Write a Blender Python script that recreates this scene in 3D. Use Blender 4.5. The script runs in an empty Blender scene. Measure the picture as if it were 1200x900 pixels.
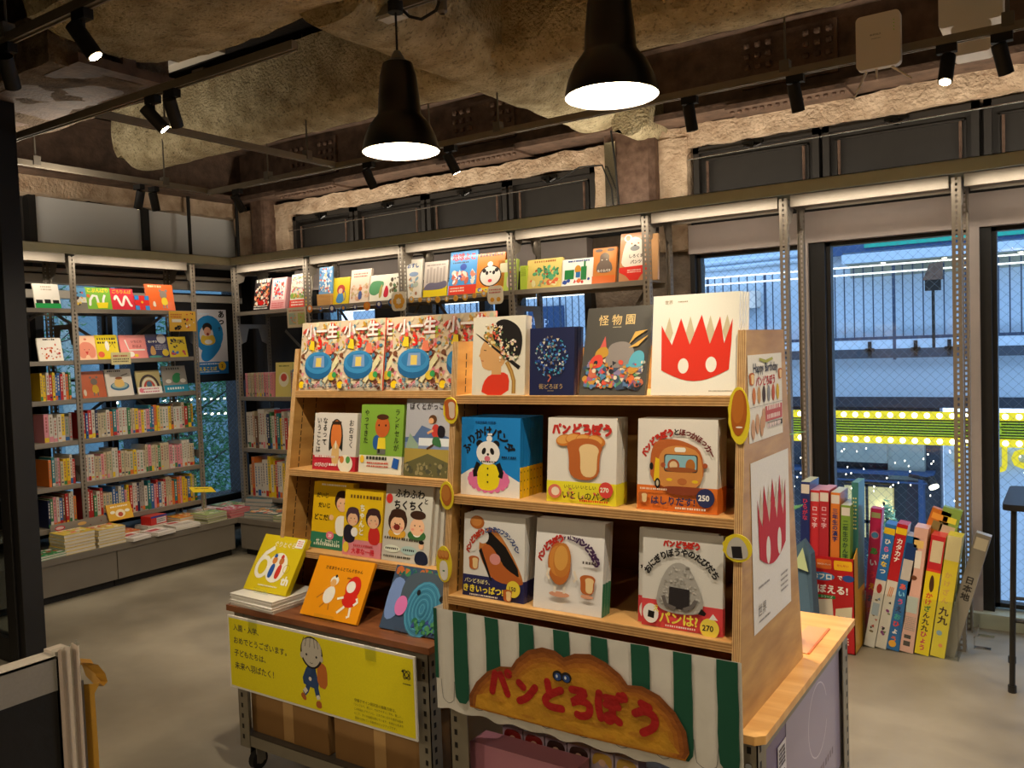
import bpy, math, random
from mathutils import Vector, Matrix, Euler, noise

S = bpy.context.scene
COLL = S.collection
PI = math.pi

# ---------------------------------------------------------------- camera
cam_d = bpy.data.cameras.new('camera'); cam = bpy.data.objects.new('camera', cam_d); COLL.objects.link(cam)
yaw, pitch, roll = math.radians(-33.765), math.radians(-2.480), math.radians(-1.987)
fw = Vector((math.sin(yaw)*math.cos(pitch), math.cos(yaw)*math.cos(pitch), math.sin(pitch)))
rt = Vector((math.cos(yaw), -math.sin(yaw), 0)); up = rt.cross(fw)
r2 = rt*math.cos(roll) + up*math.sin(roll); u2 = up*math.cos(roll) - rt*math.sin(roll)
cam.matrix_world = Matrix(((r2.x, u2.x, -fw.x, 0), (r2.y, u2.y, -fw.y, 0), (r2.z, u2.z, -fw.z, 1.5), (0, 0, 0, 1)))
cam_d.sensor_width = 36; cam_d.lens = 990.5/1200*36; cam_d.clip_start = 0.05; cam_d.clip_end = 200
S.camera = cam
S.view_settings.view_transform = 'Standard'; S.view_settings.look = 'None'
S.view_settings.gamma = 1; S.view_settings.use_curve_mapping = False
S.view_settings.exposure = 1.0

# ---------------------------------------------------------------- world: even blue dusk sky
w = bpy.data.worlds.new('dusk'); S.world = w; w.use_nodes = True
wn = w.node_tree.nodes; wn.clear()
bg = wn.new('ShaderNodeBackground'); bg.inputs[0].default_value = (.48, .69, 1, 1); bg.inputs[1].default_value = 1.4
wo = wn.new('ShaderNodeOutputWorld'); w.node_tree.links.new(bg.outputs[0], wo.inputs[0])

WARM = (1.0, .88, .71)
def area(name, loc, target, sx, sy, power, col=WARM):
    l = bpy.data.lights.new(name, 'AREA'); l.shape = 'RECTANGLE'; l.size = sx; l.size_y = sy; l.energy = power; l.color = col
    o = bpy.data.objects.new(name, l); COLL.objects.link(o); o.location = loc
    d = Vector(target) - Vector(loc)
    o.rotation_euler = d.to_track_quat('-Z', 'Y').to_euler()
    return o
LED = 1.7      # watts per metre of LED strip under the shelf canopies
SPOT = 22
PEND = 11
# LED strips tucked behind the lips of the two canopies (x range or y range of each)
for x0, x1 in ((-5.55, -4.78), (-4.72, -3.86), (-3.78, -2.95), (-2.88, -2.03), (-1.98, -1.27), (-1.2, -.48), (-.4, .5), (.55, 1.5)):
    o = area('led_strip', ((x0+x1)/2, 4.32, 2.196), ((x0+x1)/2, 4.52, 1.6), x1-x0, .018, LED*(x1-x0))
for x0, x1 in ((-5.5, -2.1), (-1.95, -1.3), (-1.2, -.5), (-.4, .45), (.5, 1.4)):
    area('led_tube', ((x0+x1)/2, 4.66, 2.17), ((x0+x1)/2, 4.84, 2.0), x1-x0, .02, .24*(x1-x0))
for y0, y1 in ((1.2, 2.1), (2.15, 3.05), (3.12, 4.0)):
    o = area('led_strip', (-5.445, (y0+y1)/2, 2.203), (-5.65, (y0+y1)/2, 1.6), .018, y1-y0, LED*(y1-y0))
    o.rotation_euler = Euler((0, math.radians(19), 0))

# unseen fill strips added on top of the canopies to brighten plaster and beams
for x0, x1 in ((-5.4, -3.2), (-3.1, -.9), (-.8, 1.5)):
    area('added_canopy_fill', ((x0+x1)/2, 4.5, 2.29), ((x0+x1)/2, 4.62, 3), x1-x0, .05, 2.6*(x1-x0))
area('added_canopy_fill', (-5.7, 2.6, 2.29), (-5.8, 2.6, 3), .05, 3.0, 11)
def srgb(h):
    if isinstance(h, tuple): return h
    h = h.lstrip('#'); v = [int(h[i:i+2], 16)/255 for i in (0, 2, 4)]
    return tuple((c/12.92 if c <= .04045 else ((c+.055)/1.055)**2.4) for c in v)

# ---------------------------------------------------------------- materials
MATS = {}
def mat(name, base=None, rough=.5, metal=0, noise_s=0, noise_a=.15, bump=0, bump_s=60, attr=False, coat=0, emis=None, estr=0, trans=0, alpha=1, ior=1.45, dark=None, stretch=None):
    m = bpy.data.materials.new(name); m.use_nodes = True; nt = m.node_tree; n = nt.nodes; L = nt.links
    b = n['Principled BSDF']; b.inputs['Roughness'].default_value = rough; b.inputs['Metallic'].default_value = metal
    b.inputs['Coat Weight'].default_value = coat; b.inputs['Coat Roughness'].default_value = .12
    b.inputs['Transmission Weight'].default_value = trans; b.inputs['Alpha'].default_value = alpha; b.inputs['IOR'].default_value = ior
    col = None
    if attr:
        a = n.new('ShaderNodeAttribute'); a.attribute_name = 'Col'; col = a.outputs['Color']
    else:
        b.inputs['Base Color'].default_value = (*srgb(base), 1)
    tc = n.new('ShaderNodeTexCoord'); co = tc.outputs['Object']
    if stretch:
        mp = n.new('ShaderNodeMapping'); mp.inputs['Scale'].default_value = stretch; L.new(co, mp.inputs[0]); co = mp.outputs[0]
    if noise_s:
        t = n.new('ShaderNodeTexNoise'); t.inputs['Scale'].default_value = noise_s; t.inputs['Detail'].default_value = 6; L.new(co, t.inputs['Vector'])
        r = n.new('ShaderNodeMapRange'); r.inputs[1].default_value = .3; r.inputs[2].default_value = .7
        L.new(t.outputs[0], r.inputs[0])
        mx = n.new('ShaderNodeMix'); mx.data_type = 'RGBA'
        L.new(r.outputs[0], mx.inputs[0])
        if attr:
            mu = n.new('ShaderNodeMix'); mu.data_type = 'RGBA'; mu.blend_type = 'MULTIPLY'; mu.inputs[0].default_value = 1
            L.new(col, mu.inputs[6]); mu.inputs[7].default_value = (1-noise_a, 1-noise_a, 1-noise_a, 1)
            L.new(mu.outputs[2], mx.inputs[6]); L.new(col, mx.inputs[7])
        else:
            c = srgb(base); d = srgb(dark) if dark else tuple(v*(1-noise_a) for v in c)
            mx.inputs[6].default_value = (*d, 1); mx.inputs[7].default_value = (*c, 1)
        col = mx.outputs[2]
    if col is not None: L.new(col, b.inputs['Base Color'])
    if bump:
        t2 = n.new('ShaderNodeTexNoise'); t2.inputs['Scale'].default_value = bump_s; t2.inputs['Detail'].default_value = 4; L.new(co, t2.inputs['Vector'])
        bp = n.new('ShaderNodeBump'); bp.inputs['Strength'].default_value = bump; bp.inputs['Distance'].default_value = .02
        L.new(t2.outputs[0], bp.inputs['Height']); L.new(bp.outputs[0], b.inputs['Normal'])
    if emis:
        b.inputs['Emission Color'].default_value = (*srgb(emis), 1); b.inputs['Emission Strength'].default_value = estr
    MATS[name] = m
    return m
mat('print', attr=True, rough=.38, coat=.25, noise_s=300, noise_a=.04)
mat('paper', attr=True, rough=.8, noise_s=200, noise_a=.08)
mat('paint', attr=True, rough=.7, noise_s=14, noise_a=.28, bump=.15, bump_s=40)
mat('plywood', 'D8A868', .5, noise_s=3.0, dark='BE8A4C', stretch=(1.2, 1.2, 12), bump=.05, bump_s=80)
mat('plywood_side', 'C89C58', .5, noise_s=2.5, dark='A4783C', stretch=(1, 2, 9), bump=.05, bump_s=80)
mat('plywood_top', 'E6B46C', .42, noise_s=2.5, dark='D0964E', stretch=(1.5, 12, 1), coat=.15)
mat('ply_edge', attr=True, rough=.6, noise_s=60, noise_a=.2)
mat('walnut', '8A5430', .4, noise_s=3, dark='6A3C20', stretch=(2, 14, 2), coat=.1)
mat('steel', '8C8274', .45, metal=.25, noise_s=20, noise_a=.08)
mat('steel_dark', '6E675C', .5, metal=.3, noise_s=20, noise_a=.1)
mat('fascia', 'BEC0A8', .45, metal=.1, noise_s=9, noise_a=.1)
mat('cabinet', '6E665A', .55, noise_s=8, noise_a=.08)
mat('track', '8A8070', .4, metal=.3, noise_s=20, noise_a=.1)
mat('table_steel', '8E8674', .5, metal=.2, noise_s=20, noise_a=.1)
mat('black', '15120F', .6, noise_s=10, noise_a=.2)
mat('black_gloss', '0B0B0B', .3, coat=.35)
mat('black_frame', '1B1917', .45, noise_s=12, noise_a=.2)
mat('header', 'B8ABA4', .55, noise_s=6, noise_a=.1)
mat('transom', '2F2B27', .5, noise_s=10, noise_a=.2)
mat('frosted', 'DCDEDE', .25, noise_s=2, noise_a=.06)
mat('whitepipe', 'C9C2B6', .4, noise_s=10, noise_a=.05)
mat('chrome', 'D0D0CC', .2, metal=1)
mat('rust_spray', '84705A', .95, noise_s=14, dark='4E3E30', bump=1.0, bump_s=75)
mat('rust', '745C4C', .65, metal=.2, noise_s=12, dark='4E3E34', bump=.3, bump_s=50)
mat('pipe_brown', '745C4C', .6, metal=.1, noise_s=20, dark='4E382C', bump=.15, bump_s=120)
mat('plaster', 'D8C0A4', .95, noise_s=9, dark='A88C70', bump=.9, bump_s=45)
mat('concrete_wall', '8A7A6A', .9, noise_s=7, dark='5E5246', bump=.8, bump_s=30)
mat('wall_dark', '35302B', .8, noise_s=4, dark='262220', bump=.1)
mat('slab', '2E2620', .9, noise_s=3, dark='1E1814', bump=.4, bump_s=20)
mat('white_paint', 'E8E2D8', .5, noise_s=10, noise_a=.05)
mat('plastic_white', 'E4DCD2', .35, noise_s=8, noise_a=.04)
mat('cardboard', '8E6838', .8, noise_s=8, noise_a=.1)
mat('rubber', '14130F', .7)
mat('cloth', attr=True, rough=.85, noise_s=12, noise_a=.10, bump=.06, bump_s=14)
mat('lamp_on', 'FFFFFF', emis='FFE8C0', estr=14)
mat('spot_on', 'FFFFFF', emis='FFD9A0', estr=60)
mat('shade_inner', 'F4F0E8', .4, emis='FFF0D8', estr=0.0)
mat('bulb_yellow', 'FFFFFF', emis='FFF8C8', estr=5)
mat('sign_lime', '7C9414', emis='A8C020', estr=.2)
mat('sign_yellow', 'B0A010', emis='F0D810', estr=.36)
mat('string_light', 'FFFFFF', emis='FFF2D0', estr=4)
mat('led_rail', 'FFFFFF', emis='FFF4C8', estr=.6)
mat('shop_window', 'C8C090', emis='C8B870', estr=.3)
mat('facade_left', '6E8C94', .7, noise_s=1.5, noise_a=.1)
mat('facade', 'BCD0E0', .7, noise_s=1.5, noise_a=.08)
mat('facade_soffit', '9AA49C', .7, noise_s=2, noise_a=.06)
mat('facade_dark', '3A4450', .7, noise_s=2, noise_a=.15)
mat('facade_navy', '33507A', .6, noise_s=2, noise_a=.1)
mat('green_sign', '20A088', .5)
mat('railing', '3C4A60', .5, metal=.3)
mat('leaf_out', '44804A', .7, noise_s=8, dark='234A30')
mat('leaf_pale', 'A8D0A8', .7, noise_s=8, dark='7AA880')
mat('bark', '3A342C', .8)
mat('wire', '6A7A88', .4, metal=.6)
mat('asphalt', '2A2E34', .9)
# clear glass and acrylic: mostly see-through with a fresnel sheen
def glassmat(name, tint, edge=.5, rough=.02):
    m = bpy.data.materials.new(name); m.use_nodes = True; nt = m.node_tree; n = nt.nodes; n.clear(); L = nt.links
    o = n.new('ShaderNodeOutputMaterial'); t = n.new('ShaderNodeBsdfTransparent'); t.inputs[0].default_value = (*srgb(tint), 1)
    g = n.new('ShaderNodeBsdfGlossy'); g.inputs['Roughness'].default_value = rough
    lw = n.new('ShaderNodeLayerWeight'); p = n.new('ShaderNodeMath'); p.operation = 'POWER'; p.inputs[1].default_value = 4; L.new(lw.outputs['Facing'], p.inputs[0])
    q = n.new('ShaderNodeMath'); q.operation = 'MULTIPLY_ADD'; q.inputs[1].default_value = edge; q.inputs[2].default_value = .025; L.new(p.outputs[0], q.inputs[0])
    mx = n.new('ShaderNodeMixShader'); L.new(q.outputs[0], mx.inputs[0]); L.new(t.outputs[0], mx.inputs[1]); L.new(g.outputs[0], mx.inputs[2])
    L.new(mx.outputs[0], o.inputs[0]); MATS[name] = m
glassmat('glass', 'FBFDFF'); glassmat('acrylic', 'FAFCFC', .6); glassmat('glass_dim', 'C8D0D0')
def floormat():
    m = mat('floor_concrete', '9C927E', .38, noise_s=1.6, dark='7A705E', bump=.04, bump_s=8)
    nt = m.node_tree; n = nt.nodes; L = nt.links; b = n['Principled BSDF']
    tc = n.new('ShaderNodeTexCoord'); t = n.new('ShaderNodeTexNoise'); t.inputs['Scale'].default_value = 3.5; t.inputs['Detail'].default_value = 9; t.inputs['Distortion'].default_value = .6
    L.new(tc.outputs['Object'], t.inputs['Vector'])
    r = n.new('ShaderNodeMapRange'); r.inputs[3].default_value = .3; r.inputs[4].default_value = .62; L.new(t.outputs[0], r.inputs[0]); L.new(r.outputs[0], b.inputs['Roughness'])
    old = b.inputs['Base Color'].links[0].from_socket
    mx = n.new('ShaderNodeMix'); mx.data_type = 'RGBA'; mx.blend_type = 'MULTIPLY'; mx.inputs[0].default_value = .55
    r2_ = n.new('ShaderNodeMapRange'); r2_.inputs[1].default_value = .3; r2_.inputs[2].default_value = .7; r2_.inputs[3].default_value = .62; r2_.inputs[4].default_value = 1.1; L.new(t.outputs[0], r2_.inputs[0])
    cc = n.new('ShaderNodeCombineColor'); [L.new(r2_.outputs[0], cc.inputs[i]) for i in range(3)]
    L.new(old, mx.inputs[6]); L.new(cc.outputs[0], mx.inputs[7]); L.new(mx.outputs[2], b.inputs['Base Color'])
floormat()
def spraymat():
    m = mat('sprayed', 'CABC98', .98, noise_s=9, dark='968664', bump=1.0, bump_s=70)
    nt = m.node_tree; n = nt.nodes; L = nt.links; b = n['Principled BSDF']
    tc = n.new('ShaderNodeTexCoord'); t = n.new('ShaderNodeTexNoise'); t.inputs['Scale'].default_value = 60; t.inputs['Detail'].default_value = 3; L.new(tc.outputs['Object'], t.inputs['Vector'])
    r = n.new('ShaderNodeMapRange'); r.inputs[1].default_value = .34; r.inputs[2].default_value = .44; r.inputs[3].default_value = .55; L.new(t.outputs[0], r.inputs[0])
    old = b.inputs['Base Color'].links[0].from_socket
    cc = n.new('ShaderNodeCombineColor'); [L.new(r.outputs[0], cc.inputs[i]) for i in range(3)]
    mx = n.new('ShaderNodeMix'); mx.data_type = 'RGBA'; mx.blend_type = 'MULTIPLY'; mx.inputs[0].default_value = 1
    L.new(old, mx.inputs[6]); L.new(cc.outputs[0], mx.inputs[7]); L.new(mx.outputs[2], b.inputs['Base Color'])
spraymat()

# ---------------------------------------------------------------- mesh builder
WL = {}
LABELS = {}
class MB:
    def __init__(s): s.v = []; s.f = []; s.c = []; s.M = None; s.sm = False
    def add(s, vs, fs, col):
        b = len(s.v); c = srgb(col)
        if s.M is not None: vs = [tuple(s.M @ Vector(p)) for p in vs]
        s.v += [tuple(p) for p in vs]; s.f += [tuple(i+b for i in f) for f in fs]; s.c += [c]*len(fs)
    def box(s, x0, y0, z0, x1, y1, z1, col='FFFFFF', top=None, front=None):
        vs = [(x0, y0, z0), (x1, y0, z0), (x1, y1, z0), (x0, y1, z0), (x0, y0, z1), (x1, y0, z1), (x1, y1, z1), (x0, y1, z1)]
        s.add(vs, [(0, 3, 2, 1), (4, 5, 6, 7), (0, 1, 5, 4), (1, 2, 6, 5), (2, 3, 7, 6), (3, 0, 4, 7)], col)
        if top: s.c[-5] = srgb(top)
        if front: s.c[-4] = srgb(front)
    def bar(s, a, b, wx, wz, col='FFFFFF', upv=(0, 0, 1)):
        a = Vector(a); b = Vector(b); d = (b-a).normalized(); u = Vector(upv)
        if abs(d.dot(u)) > .98: u = Vector((1, 0, 0))
        r = d.cross(u).normalized()*wx/2; u = r.cross(d).normalized()*wz/2
        vs = [a-r-u, a+r-u, a+r+u, a-r+u, b-r-u, b+r-u, b+r+u, b-r+u]
        s.add(vs, [(0, 3, 2, 1), (4, 5, 6, 7), (0, 1, 5, 4), (1, 2, 6, 5), (2, 3, 7, 6), (3, 0, 4, 7)], col)
    def tube(s, pts, r, n=8, col='FFFFFF'):
        pts = [Vector(p) for p in pts]; rs = r if isinstance(r, (list, tuple)) else [r]*len(pts); vs = []
        for i, p in enumerate(pts):
            d = (pts[min(i+1, len(pts)-1)]-pts[max(i-1, 0)]).normalized()
            u = Vector((0, 0, 1)) if abs(d.z) < .9 else Vector((1, 0, 0))
            a = d.cross(u).normalized(); b = a.cross(d)
            vs += [p+(a*math.cos(2*PI*k/n)+b*math.sin(2*PI*k/n))*rs[i] for k in range(n)]
        fs = [(i*n+k, i*n+(k+1) % n, (i+1)*n+(k+1) % n, (i+1)*n+k) for i in range(len(pts)-1) for k in range(n)]
        fs += [tuple(range(n))[::-1], tuple((len(pts)-1)*n+k for k in range(n))]
        s.add(vs, fs, col); s.sm = True
    def lathe(s, prof, c=(0, 0, 0), n=24, col='FFFFFF', cap=False):
        vs = [(c[0]+r*math.cos(2*PI*k/n), c[1]+r*math.sin(2*PI*k/n), c[2]+z) for r, z in prof for k in range(n)]
        fs = [(i*n+k, i*n+(k+1) % n, (i+1)*n+(k+1) % n, (i+1)*n+k) for i in range(len(prof)-1) for k in range(n)]
        if cap: fs.append(tuple((len(prof)-1)*n+k for k in range(n))); fs.append(tuple(range(n))[::-1])
        s.add(vs, fs, col); s.sm = True
    def prism(s, pts, y0, y1, col='FFFFFF', ax='y', side=None):
        n = len(pts)
        P = {'y': lambda p, t: (p[0], t, p[1]), 'x': lambda p, t: (t, p[0], p[1]), 'z': lambda p, t: (p[0], p[1], t)}[ax]
        vs = [P(p, y0) for p in pts]+[P(p, y1) for p in pts]
        s.add(vs, [tuple(range(n)), tuple(range(2*n-1, n-1, -1))], col)
        s.add(vs, [(k, n+k, n+(k+1) % n, (k+1) % n) for k in range(n)], side or col)
    def build(s, name, m, parent=None, kind=None, local=False, bevel=0, off=None):
        me = bpy.data.meshes.new(name)
        o = bpy.data.objects.new(name, me)
        O = Vector((0, 0, 0))
        if parent is not None:
            o.parent = parent
            if not local: O = WL.get(parent.name, O)
        WL[o.name] = O.copy()
        if off is not None:
            o.location = Vector(off)-O if parent else off; O = Vector(off); WL[o.name] = O.copy()
        me.from_pydata([(p[0]-O.x, p[1]-O.y, p[2]-O.z) for p in s.v], [], s.f)
        a = me.color_attributes.new('Col', 'FLOAT_COLOR', 'CORNER')
        buf = []
        for f, c in zip(s.f, s.c): buf += [c[0], c[1], c[2], 1.0]*len(f)
        a.data.foreach_set('color', buf)
        me.materials.append(MATS[m])
        if s.sm:
            me.shade_smooth(); me.set_sharp_from_angle(angle=.7)
        COLL.objects.link(o)
        if kind: o['kind'] = kind
        if bevel:
            bv = o.modifiers.new('bevel', 'BEVEL'); bv.width = bevel; bv.segments = 2; bv.limit_method = 'ANGLE'
        return o

def tag(o, label, cat, group=None, kind=None):
    assert 4 <= len(label.split()) <= 16, label
    if label in LABELS and not (group and LABELS[label] == group): print('DUP LABEL', label)
    LABELS[label] = group
    o['label'] = label; o['category'] = cat
    if group: o['group'] = group
    if kind: o['kind'] = kind
    return o
def thing(name, label, cat, loc, group=None, rot=(0, 0, 0)):
    o = bpy.data.objects.new(name, None); o.empty_display_size = .05; COLL.objects.link(o)
    o.location = loc; o.rotation_euler = rot; WL[o.name] = Vector(loc)
    return tag(o, label, cat, group)
def struct(name, mb, m, **k):
    o = mb.build(name, m, **k); o['kind'] = 'structure'; return o
def copy_tree(o, loc, label, parent=None, skip=()):
    c = o.copy(); COLL.objects.link(c)
    if parent is None:
        c.location = loc; c['label'] = label
        if label in LABELS: print('DUP LABEL', label)
        LABELS[label] = c.get('group')
    else: c.parent = parent
    for ch in list(o.children):
        if ch.name.split('.')[0] in skip: continue
        copy_tree(ch, None, None, c, skip)
    return c

# ---------------------------------------------------------------- lettering
TXT = {}
def glyphs(s, bold=0.0):
    """outline of a string as flat triangles; heavier strokes are made by fanning shifted copies"""
    k = (s, bold)
    if k not in TXT:
        c = bpy.data.curves.new('t', 'FONT'); c.body = s; c.size = 1; c.resolution_u = 2
        o = bpy.data.objects.new('t', c); m = o.to_mesh()
        v0 = [(v.co.x, v.co.y, 0) for v in m.vertices]; f0 = [tuple(p.vertices) for p in m.polygons]
        o.to_mesh_clear(); bpy.data.objects.remove(o); bpy.data.curves.remove(c)
        vs, fs = [], []; r = min(bold, .075)*.62; n = 0 if bold < .015 else (4 if bold < .045 else 6)
        for i in ([0] if n == 0 else range(n)):
            dx, dy = (0, 0) if n == 0 else (r*math.cos(2*PI*i/n+.5), r*math.sin(2*PI*i/n+.5)); b = len(vs)
            vs += [(x+dx, y+dy, i) for x, y, _ in v0]; fs += [tuple(q+b for q in f) for f in f0]
        if n == 6: b = len(vs); vs += [(x, y, 6) for x, y, _ in v0]; fs += [tuple(q+b for q in f) for f in f0]
        x0 = x1 = y0 = y1 = 0
        if vs: x0 = min(v[0] for v in vs); x1 = max(v[0] for v in vs); y0 = min(v[1] for v in vs); y1 = max(v[1] for v in vs)
        TXT[k] = (vs, fs, x0, x1, y0, y1)
    return TXT[k]

KANA = {
 'パ': [[(.30, .82), (.12, .12)], [(.55, .82), (.82, .12)], ('o', (.90, .90))],
 'ン': [[(.16, .80), (.34, .66)], [(.16, .12), (.5, .28), (.86, .74)]],
 'と': [[(.28, .95), (.36, .52)], [(.84, .74), (.36, .50), (.12, .26), (.3, .04), (.86, .07)]],
 'ど': [[(.26, .95), (.34, .52)], [(.78, .70), (.34, .50), (.10, .26), (.3, .04), (.86, .07)], [(.80, .96), (.86, .86)], [(.96, 1.0), (1.02, .9)]],
 'ろ': [[(.2, .90), (.86, .92), (.30, .50), (.12, .40), (.5, .58), (.92, .50), (.90, .12), (.55, .0), (.40, .04)]],
 'ぼ': [[(.10, .92), (.04, .5), (.14, .06)], [(.36, .82), (.80, .82)], [(.36, .58), (.82, .58)], [(.60, .80), (.60, .12), (.46, .0), (.32, .12), (.5, .26), (.86, .06)], [(.88, .98), (.93, .88)], [(1.03, 1.02), (1.08, .92)]],
 'う': [[(.38, .96), (.66, .87)], [(.14, .58), (.5, .76), (.90, .60), (.84, .22), (.42, -.03)]],
}
class Art:
    """flat print on the plane x-z facing -y; unit square scaled to w,h; later shapes lie over earlier ones"""
    def __init__(s, w, h, y=-.0006): s.w = w; s.h = h; s.y = y; s.mb = MB(); s.k = 0
    def P(s, x, y): return ((x-.5)*s.w, s.y, y*s.h)
    def lay(s): s.y -= .00002
    def poly(s, pts, col):
        s.lay(); vs = [s.P(*p) for p in pts]
        s.mb.add(vs, [tuple(range(len(pts)))], col); return s
    def rect(s, x0, y0, x1, y1, col): return s.poly([(x0, y0), (x1, y0), (x1, y1), (x0, y1)], col)
    def ell(s, cx, cy, rx, ry, col, rot=0, n=20, a0=0, a1=360):
        # radii in units of the width
        q = s.w/s.h; pts = []
        for i in range(n if a1-a0 >= 360 else n+1):
            a = math.radians(a0+(a1-a0)*i/n); x, y = rx*math.cos(a), ry*math.sin(a); r = math.radians(rot)
            pts.append((cx+x*math.cos(r)-y*math.sin(r), cy+(x*math.sin(r)+y*math.cos(r))*q))
        return s.poly(pts, col)
    def ring(s, cx, cy, rx, ry, t, col, rot=0, a0=0, a1=360, n=24):
        q = s.w/s.h; pts = []
        for i in range(n+1):
            a = math.radians(a0+(a1-a0)*i/n); x, y = rx*math.cos(a), ry*math.sin(a); r = math.radians(rot)
            pts.append((cx+x*math.cos(r)-y*math.sin(r), cy+(x*math.sin(r)+y*math.cos(r))*q))
        return s.line(pts, t, col)
    def line(s, pts, t, col):
        s.lay(); q = s.w/s.h; P = [Vector((x, y/q)) for x, y in pts]; vs = []
        for i, p in enumerate(P):
            d = P[min(i+1, len(P)-1)]-P[max(i-1, 0)]
            d = d.normalized() if d.length > 0 else Vector((1, 0)); nn = Vector((-d.y, d.x))*t/2
            for e in (p+nn, p-nn): g = s.P(e.x, e.y*q); vs.append((g[0], g[1]-i*1e-5, g[2]))
        s.mb.add(vs, [(2*i+1, 2*i+3, 2*i+2, 2*i) for i in range(len(P)-1)], col); s.y -= len(P)*1e-5; return s
    def blob(s, pts, col, it=2):
        for _ in range(it):
            o = []
            for i in range(len(pts)):
                a, b = pts[i], pts[(i+1) % len(pts)]
                o += [(a[0]*.75+b[0]*.25, a[1]*.75+b[1]*.25), (a[0]*.25+b[0]*.75, a[1]*.25+b[1]*.75)]
            pts = o
        return s.poly(pts, col)
    def txt(s, t, cx, cy, size, col, rot=0, bold=.02, wide=None, sx=1.0):
        vs, fs, x0, x1, y0, y1 = glyphs(t, bold)
        if not vs: return s
        s.lay(); q = s.w/s.h; mx, my = (x0+x1)/2, (y0+y1)/2; r = math.radians(rot)
        if wide: size = wide/(x1-x0)
        o = []
        for x, y, k in vs:
            x = (x-mx)*size*sx; y = (y-my)*size
            p = s.P(cx+x*math.cos(r)-y*math.sin(r), cy+(x*math.sin(r)+y*math.cos(r))*q)
            o.append((p[0], p[1]-k*1.2e-5, p[2]))
        s.mb.add(o, fs, col); s.y -= max(v[2] for v in vs)*1.2e-5; return s
    def vtxt(s, t, cx, top, size, col, bold=.02):
        q = s.w/s.h
        for i, ch in enumerate(t): s.txt(ch, cx, top-(i+.5)*size*q*1.02, size, col, bold=bold)
        return s
    def arc(s, t, cx, cy, R, a0, a1, size, col, bold=.03):
        q = s.w/s.h; n = len(t)
        for i, ch in enumerate(t):
            a = math.radians(a0+(a1-a0)*(i/(n-1) if n > 1 else .5))
            c = col[i % len(col)] if isinstance(col, list) else col
            s.txt(ch, cx+R*math.cos(a), cy+R*math.sin(a)*q, size, c, rot=math.degrees(a)-90, bold=bold)
        return s
    def stroke(s, pts, t, col):
        # a brush stroke: smoothed thick line with round ends
        q = s.w/s.h
        if len(pts) > 2:
            for _ in range(2): pts = [pts[0]]+[p for a, b in zip(pts[:-1], pts[1:]) for p in ((a[0]*.75+b[0]*.25, a[1]*.75+b[1]*.25), (a[0]*.25+b[0]*.75, a[1]*.25+b[1]*.75))]+[pts[-1]]
        s.line(pts, t, col); s.ell(pts[0][0], pts[0][1], t/2, t/2, col, n=10); s.ell(pts[-1][0], pts[-1][1], t/2, t/2, col, n=10)
        return s
    def brush(s, letters, size, t, col):
        # hand-painted kana: letters = [(char, cx, cy, rot)]
        q = s.w/s.h
        for ch, cx, cy, rot in letters:
            r = math.radians(rot)
            T = lambda p: (cx+(p[0]-.5)*size*math.cos(r)-(p[1]-.5)*size*math.sin(r), cy+((p[0]-.5)*size*math.sin(r)+(p[1]-.5)*size*math.cos(r))*q)
            for st in KANA[ch]:
                if st[0] == 'o': s.ring(*T(st[1]), size*.11, size*.11, t*.55, col, n=12)
                else: s.stroke([T(p) for p in st], t, col)
        return s
    def brush_arc(s, text, cx, cy, R, a0, a1, size, t, col):
        q = s.w/s.h; n = len(text)
        return s.brush([(ch, cx+R*math.cos(math.radians(a0+(a1-a0)*i/(n-1))), cy+R*math.sin(math.radians(a0+(a1-a0)*i/(n-1)))*q, a0+(a1-a0)*i/(n-1)-90) for i, ch in enumerate(text)], size, t, col)
    def scatter(s, n, seed, cols, x0=0, y0=0, x1=1, y1=1, r=(.02, .06)):
        R = random.Random(seed)
        for i in range(n):
            a = R.uniform(*r); b = a*R.uniform(.5, 1)
            x = R.uniform(x0+a, x1-a); y = R.uniform(y0+a*s.w/s.h, y1-a*s.w/s.h)
            if R.random() < .6: s.ell(x, y, a, b, R.choice(cols), rot=R.uniform(0, 180), n=9)
            else:
                k = R.uniform(0, 6)
                s.poly([(x+a*math.cos(k+j*2.1), y+a*math.sin(k+j*2.1)*s.w/s.h) for j in range(3)], R.choice(cols))
        return s
    def words(s, x0, y0, x1, rows, seed, col, size=.03, gap=1.6):
        """small print too fine to read: rows of short dashes"""
        R = random.Random(seed); q = s.w/s.h; s.lay()
        for j in range(rows):
            x = x0; y = y0-j*size*q*gap
            while x < x1-size*.5:
                l = min(R.uniform(.5, .9)*size, x1-x)
                s.mb.add([s.P(x, y), s.P(x+l, y), s.P(x+l, y+size*q*.8), s.P(x, y+size*q*.8)], [(0, 1, 2, 3)], col); x += size*1.05
        return s

def rrect(x0, z0, x1, z1, r, n=4):
    pts = []
    for cx, cz, a in ((x1-r, z0+r, -90), (x1-r, z1-r, 0), (x0+r, z1-r, 90), (x0+r, z0+r, 180)):
        for i in range(n+1):
            t = math.radians(a+90*i/n); pts.append((cx+r*math.cos(t), cz+r*math.sin(t)))
    return pts

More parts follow.
